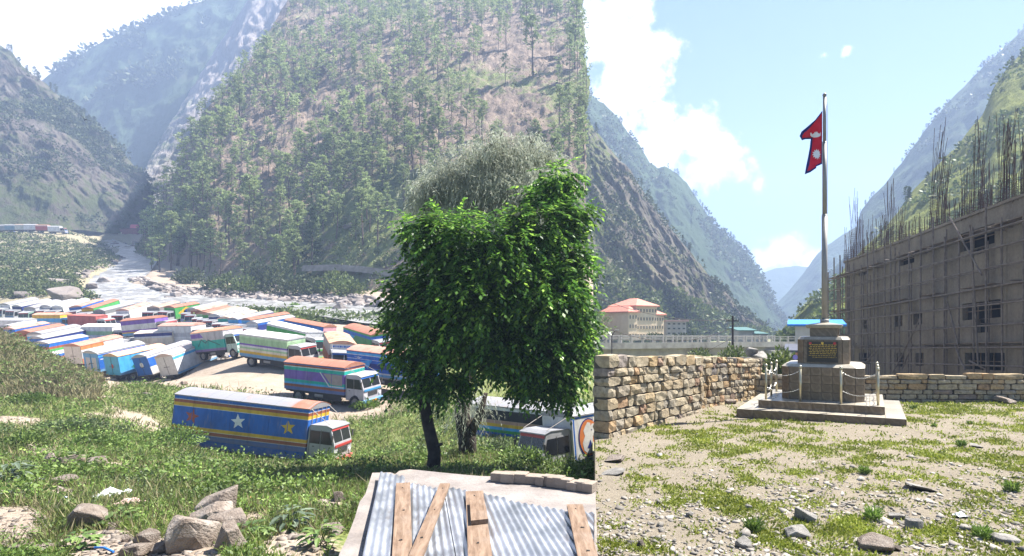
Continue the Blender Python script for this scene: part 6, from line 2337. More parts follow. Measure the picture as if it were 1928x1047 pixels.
# green truck with the yellow lozenge, yellow framed one and the red covered one: seen side on
o, L_, M_ = truck((322, 577), (370, 571), 'A', RUST, [(0, GRN)], 'green truck with big yellow lozenge and dark blue disc on its side', L=5.8)
for s in (-1, 1):
    on_side(o, s, [(-1.7, 0), (0, .95), (1.7, 0), (0, -.95)], paint(YEL), 'lozenge', L_ * .55, 2.05)
    on_side(o, s, [(.5 * math.cos(q), .5 * math.sin(q)) for q in np.linspace(0, 2 * math.pi, 17)[:-1]], paint(NAVY), 'disc', L_ * .55, 2.05, 1, .022)
o, L_, M_ = truck((76, 590), (128, 590), 'B', (0.50, .27, .19), [(0, YEL), (.14, (0.5, .5, .52)), (.4, SKY), (.72, YEL)], 'yellow framed truck with faded blue panel and rust roof in the left middle', L=5, endc=YEL, cabc=SKY)
o, L_, M_ = truck((141, 590), (194, 592), 'B', (0.46, .12, .10), [(0, (0.36, .09, .08))], 'truck wholly covered in dull red with a white rounded cab', L=5.2, flat=True)

# the two by the right edge of the lot
o, L_, M_ = truck((905, 750), (1088, 768), 'B', LGREY, [(0, (0.3, .3, .3)), (.10, SKY), (.18, BLUE), (.28, GRN), (.36, SKY), (.44, YEL), (.53, PINKR), (.62, (0.55, .5, .5)), (.90, W_)], 'rainbow striped truck with long dark window opening behind the tree trunks', near=True, dA=36.5, dB=33.5, L=6.2)
on_side(o, -1, [(0, 0), (L_ - .6, 0), (L_ - .6, .58), (0, .58)], M_blk, 'opening_shade_panel', .5, 2.32, 1, .02)  # flat black panel painted in for the shade inside the opening
on_side(o, -1, [(0, 0), (.35, 0), (.7, .35), (.5, .7), (1.0, 1.1), (.6, 1.2), (.2, .8), (.35, .45)], paint(YEL), 'painted_flourish', .1, 1.5, .9, .018)
o, L_, M_ = truck((1200, 752), (1056, 776), 'B', LGREY, [(0, BLUE), (.06, W_), (.93, BLUE)], 'white truck with orange oval bull badge and red windscreen visor', near=True, dA=30.6, dB=27.5, L=5.2, visor=RED, band=RED, frontc=W_)
for sd in (1, -1):
    cx0 = L_ - .95
    e = [(math.cos(q), math.sin(q)) for q in np.linspace(0, 2 * math.pi, 25)[:-1]]
    on_side(o, sd, [(.62 * a_, .90 * b_) for a_, b_ in e], paint(NAVY), 'badge_rim', cx0, 2.05, 1, .012)
    on_side(o, sd, [(.56 * a_, .84 * b_) for a_, b_ in e], paint((0.55, .17, .05)), 'badge', cx0, 2.05, 1, .018)
    bull = [(-.05, .72), (.12, .66), (.10, .52), (.22, .62), (.42, .58), (.30, .45), (.38, .25), (.46, .0), (.34, -.12), (.22, .08), (.20, -.2), (.36, -.45), (.22, -.7), (-.1, -.74), (-.34, -.55), (-.40, -.2), (-.25, .1), (-.32, .35), (-.20, .55)]
    on_side(o, sd, [(a_ * sd * -1, b_) for a_, b_ in bull], paint(W_), 'bull_head', cx0, 2.05, 1.0, .024)
    on_side(o, sd, [(a_ * sd * -1, b_) for a_, b_ in [(.05, -.1), (.12, -.3), (.0, -.5), (-.15, -.45), (-.05, -.3)]], paint(NAVY), 'bull_line', cx0, 2.05, 1.0, .03)
    on_side(o, sd, [(a_ * sd * -1, b_) for a_, b_ in [(.12, .38), (.2, .34), (.16, .28)]], paint(NAVY), 'bull_eye', cx0, 2.05, 1.0, .03)
    for x0_, x1_ in ((cx0 - .95, cx0 - .83), (L_ - .14, L_ - .02)):
        on_side(o, sd, [(x0_, 0), (x1_, 0), (x1_, 2.1), (x0_, 2.1)], paint(BLUE), 'blue_edge', 0, BH0 + .02, 1, .015)

# trucks waiting on the far road
for px, c, rc, lb in [(4, (0.25, .28, .30), LGREY, 'grey green truck at the very left of the far road'), (24, (0.15, .25, .32), LGREY, 'dull blue truck second from the left on the far road'), (43, (0.5, .5, .45), TAN, 'tan truck in the middle of the far road queue'), (60, (0.6, .6, .62), WHITE, 'white truck on the far road, left of the red one'),
                      (82, (0.42, .06, .045), RUST, 'bright red truck on the far road'), (105, (0.62, .62, .65), WHITE, 'white truck ahead of the red one on the far road')]:
    d = 246.0
    x = (px - PX) / F * d
    zt = ground_base([x], [d])[0] + 3.3
    A = (px - 11, HC - zt / d * F)
    truck(A, (px + 9, A[1]), 'B', rc, [(0, c), (.85, (0.6, .6, .6))], lb, dA=d, dB=d + 1.0, L=4.6)
# long dark red shed by the river
sh = empty('river_shed', gp(240, 316, -.3), 'low dark red shed with pink roof sheet at the bend of the river', 'shed', rot=(0, 0, .05))
M_shed = noisy('maroon_board', [(0.3, (0.16, 0.045, 0.07)), (0.7, (0.24, 0.08, 0.11))], 1, 0.8, 0.2)
MB().box(-5.5, 5, 0, 6, -1, 3.1).build('wall', M_shed, sh)
MB().prism([(-.5, 3.1), (6.5, 3.1), (3, 4.4)], 'x', -5.9, 5.4).build('roof', plain('maroon_tin', (0.12, 0.04, 0.07), 0.6), sh)
MB().prism([(1.0, 3.2), (3.2, 3.4), (2.6, 5.9), (1.4, 5.6)], 'x', .5, 4.0).build('roof_sheet', plain('pink_sheet', (0.62, 0.13, 0.22), 0.6), sh)
MB().box(-5, -3, -.08, -.002, -.5, 1.2).build('door', plain('cream_door', (0.6, .55, .4), .7), sh)
# ------------------------------------------------------------------ weeds and grass of the left foreground (nobody could count them)
def px_scatter(n, x0, x1, d0, d1, rs):
    px = rs.uniform(x0, x1, n)
    d = np.exp(rs.uniform(math.log(d0), math.log(d1), n))
    x = (px - PX) / F * d
    return px, x, d


M_weed = leafmat('weed_leaves', (0.07, 0.12, 0.025), (0.145, 0.225, 0.045), (0.23, 0.31, 0.08), .3, .55, .35, con=(.5, 1.55))
M_weed2 = leafmat('grey_green_weed', (0.05, 0.08, 0.03), (0.12, 0.165, 0.065), (0.19, 0.22, 0.10), .25, .6, .4)
M_grass = leafmat('grass_blades', (0.085, 0.13, 0.025), (0.18, 0.24, 0.055), (0.28, 0.28, 0.11), .3, .6, .4)
rs = np.random.RandomState(23)


def weeds(name, label, n, x0, x1, d0, d1, mt, hgt, ls, nl, spread, thr=.5, freq=.35, hi=1.0, off=0.0):
    px, x, y = px_scatter(n, x0, x1, d0, d1, rs)
    k = dirt_mask(x, y)
    p2 = np.stack([x, y, np.full_like(x, off)], -1)
    hn = fbm(p2 * freq, 3)
    ok = (k < thr) & (hn > -hi)
    # nothing grows through the shack at the lower right
    ok &= ~((y < 10.2) & (px > 620))
    x, y, hn = x[ok], y[ok], hn[ok]
    z = ground_z(x, y)
    h = hgt * np.clip(.75 + hn * 2.2, .18, 2.0) * rs.uniform(.6, 1.2, len(x)) * (.8 + y / 60)
    c = np.repeat(np.stack([x, y, z], -1), nl, 0)
    hh = np.repeat(h, nl)
    f = rs.rand(len(c))
    c = c + rs.normal(size=(len(c), 3)) * spread * np.array([1, 1, 0]) * np.repeat(.6 + y / 40, nl)[:, None]
    c[:, 2] += hh * f * .9
    dv = unit(len(c), rs)
    dv[:, 2] = np.abs(dv[:, 2]) * .6 + .15
    dv *= (ls * rs.uniform(.6, 1.3, len(c)) * np.repeat(.7 + y / 32, nl))[:, None]
    w = perp(dv, rs) * (np.linalg.norm(dv, axis=1) * .24)[:, None]
    return tag(leaves(name, c, dv, w, mt), label, 'weeds', kind='stuff')


weeds('weeds', 'lush green weeds covering the slope above the truck lot', 15000, -120, 1118, 8.3, 46, M_weed, .22, .085, 9, .10, off=1.0)
weeds('weeds', 'grey green low plants among the weeds', 8000, -120, 1118, 8.3, 46, M_weed2, .16, .075, 9, .10, hi=.05, freq=.2, off=8.0)
weeds('weeds', 'tall clumps of weeds on the slope', 5200, -120, 1118, 13, 46, M_weed, .5, .11, 12, .16, thr=.35, hi=-.07, freq=.3, off=4.0)


def grass(name, label, n, x0, x1, d0, d1, mt, hgt, thr, wd=.006):
    px, x, y = px_scatter(n, x0, x1, d0, d1, rs)
    ok = (dirt_mask(x, y) < thr) & ~((y < 10.2) & (px > 620))
    x, y = x[ok], y[ok]
    z = ground_z(x, y)
    c = np.stack([x, y, z - .02], -1)
    dv = np.stack([rs.normal(size=len(x)) * .45, rs.normal(size=len(x)) * .45, np.ones(len(x))], -1)
    dv *= (hgt * rs.uniform(.5, 1.3, len(x)) * (.7 + y / 45))[:, None]
    w = perp(dv, rs) * (wd * (.6 + y / 12))[:, None]
    return tag(leaves(name, c, dv, w, mt), label, 'grass', kind='stuff')


grass('grass', 'green grass between the weeds on the slope', 70000, -120, 1118, 8.0, 48, M_grass, .24, .62)
grass('dry_grass', 'straw coloured grass on the slope', 26000, -120, 1118, 9, 56, M_dry, .30, .7)
weeds('mound_scrub', 'olive scrub covering the grassy mound', 1500, -200, 165, 40, 55, M_bush, .32, .11, 12, .3, thr=.9, off=2.0)
grass('mound_grass', 'straw and olive grass covering the mound at the left', 24000, -220, 190, 38, 58, M_dry, .34, .95, .008)
weeds('bank_grass', 'green growth on the strip between the lot and the river', 3600, 380, 1115, 86, 116, M_bush, .6, .22, 12, .5, thr=.95, off=6.0)
# left bank below the far road
px, x, y = px_scatter(5200, -260, 235, 132, 262, rs)
keep_ = np.ones(len(px), bool)
for a, b, d in RIVER:
    keep_ &= ~((np.abs(y - d) < 13) & (px > a[0] - 4))
keep_ &= ~((np.abs(y - 246) < 7))
x, y = x[keep_], y[keep_]
z = ground_z(x, y)
hn = fbm(np.stack([x, y, z], -1) * .04, 3)
rad = np.clip(1.2 + hn * 4.5, .35, 3.6) * rs.uniform(.7, 1.2, len(x))
nl = 15
c = np.repeat(np.stack([x, y, z], -1), nl, 0)
u = unit(len(c), rs)
u[:, 2] = np.abs(u[:, 2])
rr_ = np.repeat(rad, nl)[:, None]
c = c + u * rr_ * rs.uniform(.5, 1, (len(c), 1)) * np.array([1, 1, .8])
dv = (unit(len(c), rs) + u * .5) * .55
h = len(c) // nl // 2 * nl
tag(leaves('bank_bushes', c[:h], dv[:h], perp(dv[:h], rs) * .2, M_dbush), 'dark bushes on the bank below the far road', 'bushes', kind='stuff')
tag(leaves('bank_bushes', c[h:], dv[h:], perp(dv[h:], rs) * .2, M_bush), 'light green bushes on the bank below the far road', 'bushes', kind='stuff')

# courtyard grass
n = 300000
px = rs.uniform(1122, 2300, n)
d = np.exp(rs.uniform(math.log(5.2), math.log(21.2), n))
x = (px - PX) / F * d
g = court_green(x, d)
loc_ = np.stack([x - MO.x, d - MO.y], -1)
la, lb_ = loc_ @ np.array([ma.x, ma.y]), loc_ @ np.array([mbv.x, mbv.y])
ok = (rs.rand(n) < g ** 1.3 * .95 + .015) & ~((la > -2.35) & (la < 2.15) & (lb_ > -.03) & (lb_ < 4.15))
x, y = x[ok], d[ok]
c = np.stack([x, y, cz(x, y) - .004], -1)
dv = np.stack([rs.normal(size=len(x)) * .8, rs.normal(size=len(x)) * .8, rs.uniform(.4, 1.1, len(x))], -1)
dv /= np.linalg.norm(dv, axis=1)[:, None]
dv *= (rs.uniform(.022, .06, len(x)) * (.75 + y / 16))[:, None]
M_lawn = leafmat('court_grass', (0.13, 0.17, 0.02), (0.24, 0.28, 0.04), (0.36, 0.36, 0.11), .35, .55, .8)
kp_ = rs.rand(len(c)) < .9
tag(leaves('court_grass', c, dv, perp(dv, rs) * (.008 * (.8 + y / 11))[:, None], M_lawn), 'short bright green grass in patches over the courtyard', 'grass', kind='stuff')


def tuft(name, loc, r_, h, n, mt, label, cat, group=None, lw=.03):
    o = empty(name, loc, label, cat, group)
    a_ = rs.uniform(0, 2 * math.pi, n)
    q = rs.rand(n) * r_ * .5
    c = np.stack([np.cos(a_) * q, np.sin(a_) * q, rs.rand(n) * h * .5 - .01], -1)
    dv = (np.stack([np.cos(a_) * r_ * .7, np.sin(a_) * r_ * .7, rs.uniform(.2, .8, n) * h], -1) + rs.normal(size=(n, 3)) * r_ * .35) * .55
    leaves('foliage', c, dv, perp(dv, rs) * lw, mt, o)
    return o


rr = random.Random(77)
for px, py, s, lb in [(1502, 783, 1.5, 'leafy weed tuft against the front left of the plinth slab'), (1580, 791, .9, 'small weed against the middle of the plinth slab'), (1600, 790, .8, 'tiny weed right of the middle of the plinth slab'), (1646, 975, 1.4, 'dark green weed clump among pebbles in the lower right courtyard'), (1628, 890, 1.1, 'weed clump in the middle of the courtyard'),
                      (1810, 838, 1.2, 'weed clump in the right of the courtyard'), (1683, 795, 1.1, 'weed at the right end of the plinth slab'), (1720, 768, 1.2, 'weed standing behind the right end of the plinth'), (1905, 922, 1.3, 'weed clump at the right edge of the courtyard'), (1412, 770, 1.4, 'weed at the left corner of the plinth slab'),
                      (1825, 795, .8, 'small weed near the back right of the courtyard'), (1758, 800, .8, 'little weed right of the plinth'), (1850, 1010, 1.2, 'leafy weed in the bottom right grass'), (1420, 1000, 1.3, 'leafy weed in the bottom middle grass')]:
    tuft('weed', cp(px, py), .11 * s, .15 * s, int(170 * s), M_weed, lb, 'weed', None, .009)

# gravel of the courtyard: loose chips, nobody could count them
PEB = [hull_rock(100 + i, 9) for i in range(5)]
cub_v = []
for i in range(6):
    r_ = np.random.RandomState(i)
    v = np.array([(a_, b_, c_) for c_ in (-.3, .3) for a_, b_ in ((-.5, -.5), (.5, -.5), (.5, .5), (-.5, .5))]) + r_.normal(size=(8, 3)) * .16
    cub_v.append(v)
cub_f = np.array([(0, 3, 2, 1), (4, 5, 6, 7), (0, 1, 5, 4), (1, 2, 6, 5), (2, 3, 7, 6), (3, 0, 4, 7)])


def chips(name, label, x, y, z, size, mt):
    n = len(x)
    vs, fs = np.empty((n, 8, 3)), np.empty((n, 6, 4), int)
    for i in range(n):
        v = cub_v[i % 6]
        a_ = rs.uniform(0, 6.28)
        b_ = rs.normal() * .35
        m_ = np.array([[math.cos(a_), -math.sin(a_), 0], [math.sin(a_), math.cos(a_), 0], [0, 0, 1]]) @ np.array([[1, 0, 0], [0, math.cos(b_), -math.sin(b_)], [0, math.sin(b_), math.cos(b_)]])
        vs[i] = (v * size[i] * np.array([1, rs.uniform(.55, .95), rs.uniform(.4, .8)])) @ m_.T + np.array([x[i], y[i], z[i] + size[i] * .08])
        fs[i] = cub_f + i * 8
    return tag(link(name, npmesh(name, vs.reshape(-1, 3), fs.reshape(-1, 4)), mt), label, 'gravel', kind='stuff')


M_gravel = noisy('grey_gravel', [(0.3, (0.17, 0.155, 0.135)), (0.7, (0.31, 0.285, 0.25))], 6, .9, .4, .01, island=.45, world=True)
n = 14500
px = rs.uniform(1122, 2250, n)
d = np.exp(rs.uniform(math.log(5.2), math.log(14.5), n))
x = (px - PX) / F * d
kk = fbm(np.stack([x * .8, d * .8, np.zeros(n) + 4], -1), 3)
ok = (court_green(x, d) < .75) & (rs.rand(n) < np.clip((.62 + kk * 1.6) * np.clip((12 - d) / 5, .12, 1), 0, 1)) & ~((px < 1300) & (d > 8.2) & (rs.rand(n) < .7))
x, y = x[ok], d[ok]
chips('gravel', 'loose grey stone chips strewn over the courtyard', x, y, cz(x, y), rs.gamma(2.2, .012, len(x)) + .012, M_gravel)

n = 9000
px = rs.uniform(-60, 760, n)
d = np.exp(rs.uniform(math.log(8.6), math.log(34), n))
x = (px - PX) / F * d
ok = (dirt_mask(x, d) > rs.uniform(.3, 1.0, n)) & ~((d < 10.2) & (px > 620))
x, d = x[ok], d[ok]
M_rubble = noisy('slope_rubble', [(0.3, (0.14, 0.115, 0.095)), (0.7, (0.29, 0.25, 0.215))], 5, .9, .4, .01, island=.4, world=True)
chips('rubble', 'small stones and crumbs of earth on the bare patches of the slope', x, d, ground_z(x, d), rs.gamma(2.0, .022, len(x)) + .02, M_rubble)
M_rock = noisy('field_rock', [(0.3, (0.16, 0.125, 0.10)), (0.5, (0.26, 0.215, 0.18)), (0.7, (0.36, 0.315, 0.275))], 3.2, .9, 1.0, .07, rnd=.18, dirt=(0.25, 0.19, 0.15))
M_rockg = noisy('grey_rock', [(0.3, (0.17, 0.16, 0.145)), (0.7, (0.33, 0.31, 0.285))], 3.5, .9, .8, .04, rnd=.15)
M_rocko = noisy('orange_stone', [(0.3, (0.42, 0.20, 0.09)), (0.7, (0.56, 0.32, 0.17))], 3, .9, .6, .03)
ROCKS = [hull_rock(i, 14 + i % 6, sub=True) for i in range(12)]
k = 0


def rock(px, py, wpx, hpx, label, mt=None, court=False, group=None, rot=None, name='rock', idx=None):
    global k
    q = cp(px, py) if court else gpix(px, py)
    s = wpx / F * q.y
    hz = hpx / F * q.y
    o = link(name, ROCKS[(idx if idx is not None else k) % 12], mt or M_rock)
    k += 1
    o.location = (q.x, q.y + s * .2, q.z + hz * .30)
    o.rotation_euler = rot or (R.uniform(-.2, .2), R.uniform(-.2, .2), R.uniform(0, 6.28))
    o.scale = (s * 1.15, s * 1.0, hz * 1.25)
    return tag(o, label, name, group)


for a in [(398, 975, 95, 60, 'big slanting slab of pale rock on top of the rock pile'), (385, 995, 90, 55, 'tan boulder under the slanting slab of the rock pile'), (350, 1035, 110, 80, 'largest grey boulder of the rock pile at the bottom edge'), (415, 1010, 80, 50, 'flat grey rock behind the largest boulder of the pile'),
          (425, 1040, 60, 60, 'pale rock at the right side of the rock pile'), (272, 1028, 40, 36, 'squarish tan rock left of the largest boulder'), (300, 1042, 34, 26, 'small wedge of rock between the squarish one and the largest boulder'), (250, 1050, 60, 30, 'light grey rock at the bottom edge left of the pile'), (237, 1022, 20, 16, 'small round grey stone left of the pile'),
          (157, 1000, 62, 56, 'rounded reddish boulder with leafy plant at its foot'), (22, 1046, 60, 26, 'orange brown rock in the bottom left corner'), (60, 1050, 50, 22, 'pale flat rock beside the orange brown one in the corner'), (120, 880, 48, 26, 'pale flat boulder half sunk in weeds'), (88, 876, 22, 28, 'upright brown stone beside the pale flat boulder'),
          (176, 882, 32, 26, 'rounded tan boulder right of the pale flat one'), (118, 915, 40, 22, 'grey stone slab lying in the weeds below the tan boulder'), (211, 997, 26, 14, 'small flat stone beside the leafy plant'), (567, 912, 24, 20, 'white stone alone in the green weeds'), (512, 866, 20, 22, 'pale stone beside the star truck'), (531, 868, 28, 18, 'flat tan stone beside the star truck'),
          (556, 868, 22, 12, 'low stone in front of the star truck cab'), (578, 872, 24, 12, 'low grey stone nearest the star truck cab'), (642, 945, 36, 26, 'brown pointed rock by the corner of the roof'), (625, 965, 16, 12, 'small reddish stone below the brown pointed rock'), (672, 905, 18, 14, 'tan stone near the roof corner'), (653, 893, 12, 18, 'upright pale stone near the roof corner'),
          (620, 1005, 44, 20, 'pale stone in weeds left of the shack wall'), (585, 1002, 14, 16, 'small white stone in the hollow'), (515, 958, 26, 12, 'pale flat stone by the orange one'), (495, 990, 16, 12, 'stone on the rim of the hollow'), (80, 705, 18, 14, 'pale rock on the mound slope'), (345, 725, 12, 10, 'little rock above the star truck roof'), (275, 745, 14, 8, 'rock in the grass left of the star truck'), (352, 890, 14, 22, 'pale standing stone in the weeds')]:
    rock(*a)
rock(464, 945, 24, 14, 'bright orange stone in the weeds', M_rocko)
rock(176, 972, 18, 10, 'orange brick fragment lying on the reddish boulder', M_rocko)
for a in [(1521, 978, 44, 26, 'round pale rock in the lower middle of the courtyard'), (1505, 1010, 50, 26, 'flat grey rock in front of the round pale one'), (1402, 1028, 32, 20, 'pale stone near the bottom of the courtyard'), (1655, 1034, 66, 26, 'big flat tan rock at the bottom edge of the courtyard'), (1724, 992, 36, 22, 'grey slab amid chips in the lower right'),
          (1692, 972, 34, 10, 'thin pale slab flush with the grass'), (1900, 1020, 46, 18, 'pale rock in the bottom right grass'), (1900, 757, 36, 14, 'tan rock at the foot of the right hand wall'), (1375, 758, 22, 12, 'brown rock at the foot of the tall wall'), (1300, 972, 16, 10, 'grey stone in the left courtyard'), (1150, 865, 60, 10, 'flat tan slab at the foot of the tall wall'),
          (1155, 890, 44, 8, 'pale flat slab in the left courtyard dirt'), (1740, 920, 66, 8, 'long bare slab showing through the grass'), (1842, 840, 26, 8, 'pale flat stone at right'), (1459, 812, 9, 7, 'small dark cube of stone before the plinth'), (1410, 955, 14, 10, 'white stone in the gravel'), (1207, 1025, 18, 12, 'tan stone at lower left of the courtyard'), (1690, 1035, 14, 12, 'small pale stone right of the big tan rock')]:
    rock(*a, M_rockg if 'tan' not in a[4] and 'brown' not in a[4] else M_rock, True)
q = cp(1808, 970)
bag = MB()
vs = []
for i in range(7):
    for j in range(7):
        vs.append((q.x + (i - 3) * .022 + R.uniform(-.008, .008), q.y + (j - 3) * .02, q.z + .015 + max(0, .05 - .006 * ((i - 3) ** 2 + (j - 3) ** 2)) + R.uniform(0, .02)))
bag.add(vs, [(a_ * 7 + b_, a_ * 7 + b_ + 1, a_ * 7 + b_ + 8, a_ * 7 + b_ + 7) for a_ in range(6) for b_ in range(6)])
M_plastic = plain('white_plastic', (0.7, 0.72, 0.75), .35)
tag(bag.build('plastic_bag', M_plastic), 'crumpled white plastic bag lying in the grass of the courtyard', 'bag')
for px, py, w_, mt_, lb in [(205, 940, 48, M_plastic, 'pale crumpled sheet lying above the leafy plants'), (245, 955, 40, plain('pinkish_plastic', (0.55, 0.38, 0.34), .5), 'pinkish torn sack beside the pale crumpled sheet'), (72, 912, 24, M_plastic, 'white plastic bag under the broad leaved plant'), (262, 893, 10, M_plastic, 'small white scrap in the weeds')]:
    q = gpix(px, py)
    s = w_ / F * q.y / 8
    bag = MB()
    vs = [(q.x + (i - 4) * s + R.uniform(-.4, .4) * s, q.y + (j - 4) * s, q.z + .04 + R.uniform(0, 1.0) * s * 1.6 + max(0, 1.5 - .1 * ((i - 4) ** 2 + (j - 4) ** 2)) * s) for i in range(9) for j in range(9)]
    bag.add(vs, [(a_ * 9 + b_, a_ * 9 + b_ + 1, a_ * 9 + b_ + 10, a_ * 9 + b_ + 9) for a_ in range(8) for b_ in range(8)])
    tag(bag.build('litter', mt_), lb, 'litter')
q = gpix(124, 945)
b_ = empty('plastic_bottle', q + Vector((0, 0, .06)), 'clear plastic bottle lying by the bare earth', 'bottle', rot=(1.2, 0, .6))
MB().tube([(0, 0, -.12), (0, 0, .08), (0, 0, .12), (0, 0, .14)], [.05, .05, .025, .02], 12).build('body', plain('clear_plastic', (0.6, 0.66, 0.75), .1, 0, .6), b_, True)
MB().tube([(0, 0, .14), (0, 0, .165)], .022, 10).build('cap', plain('blue_cap', (0.03, 0.15, 0.5), .4), b_)
q0, q1 = gpix(178, 1038), gpix(214, 1045)
tag(MB().tube([q0 + Vector((0, 0, .05)), q0.lerp(q1, .5) + Vector((0, 0, .08)), q1 + Vector((0, 0, .04))], .018, 8).build('pipe', plain('blue_pipe', (0.02, 0.15, 0.5), .4)), 'short piece of blue pipe on the earth at the bottom', 'pipe')

# leafy plants of the foreground
M_broad = leafmat('broad_weed_leaf', (0.06, 0.11, 0.03), (0.13, 0.20, 0.05), (0.20, 0.27, 0.08), .25, .5, 1.0)
M_bluegreen = leafmat('blue_green_leaf', (0.06, 0.09, 0.055), (0.14, 0.18, 0.12), (0.22, 0.26, 0.19), .2, .55, 1.0)


def bigleaf(loc, n, L, wd, h, label, mt, spread=.3):
    o = empty('leafy_plant', loc, label, 'plant')
    m = MB()
    for i in range(n):
        a_ = R.uniform(0, 6.28)
        b = Vector((math.cos(a_) * R.uniform(0, spread), math.sin(a_) * R.uniform(0, spread), R.uniform(0, h)))
        dirv = Vector((math.cos(a_), math.sin(a_), R.uniform(-.1, .5))).normalized()
        sd = dirv.cross(Vector((0, 0, 1))).normalized()
        l = L * R.uniform(.7, 1.2)
        vs, pts = [], []
        for t_, wk in ((0, .1), (.3, .9), (.6, .85), (.85, .45), (1, .03)):
            cpt = b + dirv * l * t_ + Vector((0, 0, -.35 * l * t_ * t_))
            vs += [cpt - sd * wd * wk + Vector((0, 0, wd * wk * .35)), cpt, cpt + sd * wd * wk + Vector((0, 0, wd * wk * .35))]
        m.add(vs, [(3 * r_ + c_, 3 * r_ + c_ + 1, 3 * r_ + c_ + 4, 3 * r_ + c_ + 3) for r_ in range(4) for c_ in range(2)])
    m.build('foliage', mt, o)
    st = MB()
    for i in range(5):
        a_ = i * 1.26
        st.tube([(0, 0, -.05), (math.cos(a_) * spread * .5, math.sin(a_) * spread * .5, h * .8)], .008, 4, False)
    st.build('stems', M_weed2, o)
    return o


bigleaf(gpix(18, 915), 60, .34, .055, .65, 'tall plant with long blue green leaves at the left edge', M_bluegreen, .3)
bigleaf(gpix(20, 940), 34, .24, .035, .22, 'lower grey green plant beneath the tall one at the left edge', M_bluegreen, .2)
bigleaf(gpix(222, 985), 70, .17, .06, .22, 'spreading broad leaved plant in front of the litter', M_broad, .35)
bigleaf(gpix(150, 1035), 46, .17, .055, .24, 'broad leaved plant at the foot of the reddish boulder', M_broad, .22)
bigleaf(gpix(545, 1000), 40, .26, .045, .4, 'large pale leaved weed over the dark hollow', M_bluegreen, .25)
bigleaf(gpix(600, 1030), 40, .2, .045, .3, 'leafy weed at the left wall of the shack', M_broad, .25)
bigleaf(gpix(465, 1020), 50, .18, .05, .25, 'leafy plant right of the rock pile', M_broad, .3)
bigleaf(gpix(30, 1025), 70, .14, .02, .25, 'bright green bushy weed in the lower left corner', M_weed, .3)
for px, py, rx, rz_, lb in [(55, 845, .9, .75, 'round bright green bush in the weeds at the left'), (330, 838, 1.5, 1.15, 'big dark green bush left of the star truck'), (130, 812, 1.7, .6, 'low grey green bush above the round bright one'), (430, 845, 1.6, .7, 'leafy bush against the side of the star truck'), (510, 862, 1.0, .95, 'bushy weed in front of the yellow star'),
                            (690, 770, 1.2, .7, 'bush beside the cab of the star truck'), (940, 860, 1.3, .9, 'green bush between the grey tree trunk and the badge truck'), (985, 880, 1.2, .8, 'green bush in front of the badge truck'), (1090, 690, 3.0, 2.2, 'yellow green bush behind the rainbow striped truck'), (60, 760, 1.3, .6, 'low bush below the grassy mound'), (700, 640, 1.5, 1.0, 'bush on the bank by the blue truck'),
                            (620, 590, 1.6, 1.0, 'round bush at the water behind the lot'), (555, 583, 1.2, 1.4, 'upright bush by the water behind the lot')]:
    q = gpix(px, py)
    shrub('bush', q, rx, rz_, int(1000 * max(1, rx)), .085 * (1 + q.y / 40), M_weed if 'grey' not in lb else M_weed2, lb, 'bush')
for i in range(70):
    px_, d_ = rr.uniform(-40, 1090), math.exp(rr.uniform(math.log(13), math.log(43)))
    x_ = (px_ - PX) / F * d_
    if dirt_mask(np.array([x_]), np.array([d_]))[0] > .4 or (300 < px_ < 720 and d_ > 27):
        continue
    r_ = rr.uniform(.35, 1.0) * (.7 + d_ / 60)
    shrub('bushy_weed', gp(px_, d_, -.05), r_, r_ * rr.uniform(.5, .85), int(420 * max(.6, r_)), .07 * (1 + d_ / 40), rr.choice((M_weed, M_weed, M_bush, M_weed2)), 'bushy green weed among the lower growth of the slope', 'weed', 'bushy weeds on the slope', False)
# sapling in front of the star truck
q = gpix(388, 848)
o = empty('sapling', q, 'thin yellow leaved sapling in front of the brown star', 'sapling')
MB().tube([(0, 0, -.1), (.02, 0, 1.1), (-.06, 0, 1.8), (.0, 0, 2.3)], [.035, .025, .015, .006], 6).tube([(.0, 0, 1.2), (.3, -.05, 1.75)], [.015, .006], 5).tube([(-.03, 0, 1.5), (-.3, 0, 1.9)], [.012, .005], 5).build('trunk', M_darkbark, o)
n = 130
c = np.array([(0, 0, 2.3), (.3, -.05, 1.75), (-.3, 0, 1.9), (.4, 0, 1.6), (.6, 0, 1.55)])[rs.randint(0, 5, n)] + rs.normal(size=(n, 3)) * .1
dv = unit(n, rs) * .1
leaves('foliage', c, dv, perp(dv, rs) * .03, M_grass, o)

# sand heap beside the blue trucks
q = gpix(244, 703)
sand = MB()
for i in range(13):
    for j in range(13):
        x, y = (i - 6) / 6 * 2.1, (j - 6) / 6 * 2.0
        sand.v.append((q.x + x, q.y + y + 1, q.z - .15 + max(0, 1.25 * (1 - math.hypot(x / 2.1, y / 2.0))) + R.uniform(0, .05)))
sand.f = [(a_ * 13 + b_, (a_ + 1) * 13 + b_, (a_ + 1) * 13 + b_ + 1, a_ * 13 + b_ + 1) for a_ in range(12) for b_ in range(12)]
tag(sand.build('sand_heap', noisy('sand', [(0.3, (0.36, 0.24, 0.14)), (0.7, (0.48, 0.34, 0.22))], 3, .95, .6)), 'heap of orange sand in front of the sky blue truck', 'sand heap')

# ------------------------------------------------------------------ river boulders
M_boul = noisy('river_boulder', [(0.3, (0.14, 0.12, 0.11)), (0.5, (0.22, 0.19, 0.175)), (0.7, (0.33, 0.295, 0.275))], .5, .9, .8, .2, bscale=2.5, rnd=.28)


def boulder(px, d, w, h, label, group=None, up=0.2):
    q = gp(px, d)
    o = link('boulder', ROCKS[R.randrange(12)], M_boul)
    o.location = q + Vector((0, 0, h * up))
    o.rotation_euler = (R.uniform(-.2, .2), R.uniform(-.2, .2), R.uniform(0, 6.28))
    o.scale = (w, w * R.uniform(.7, 1), h * 1.2)
    return tag(o, label, 'boulder', group)


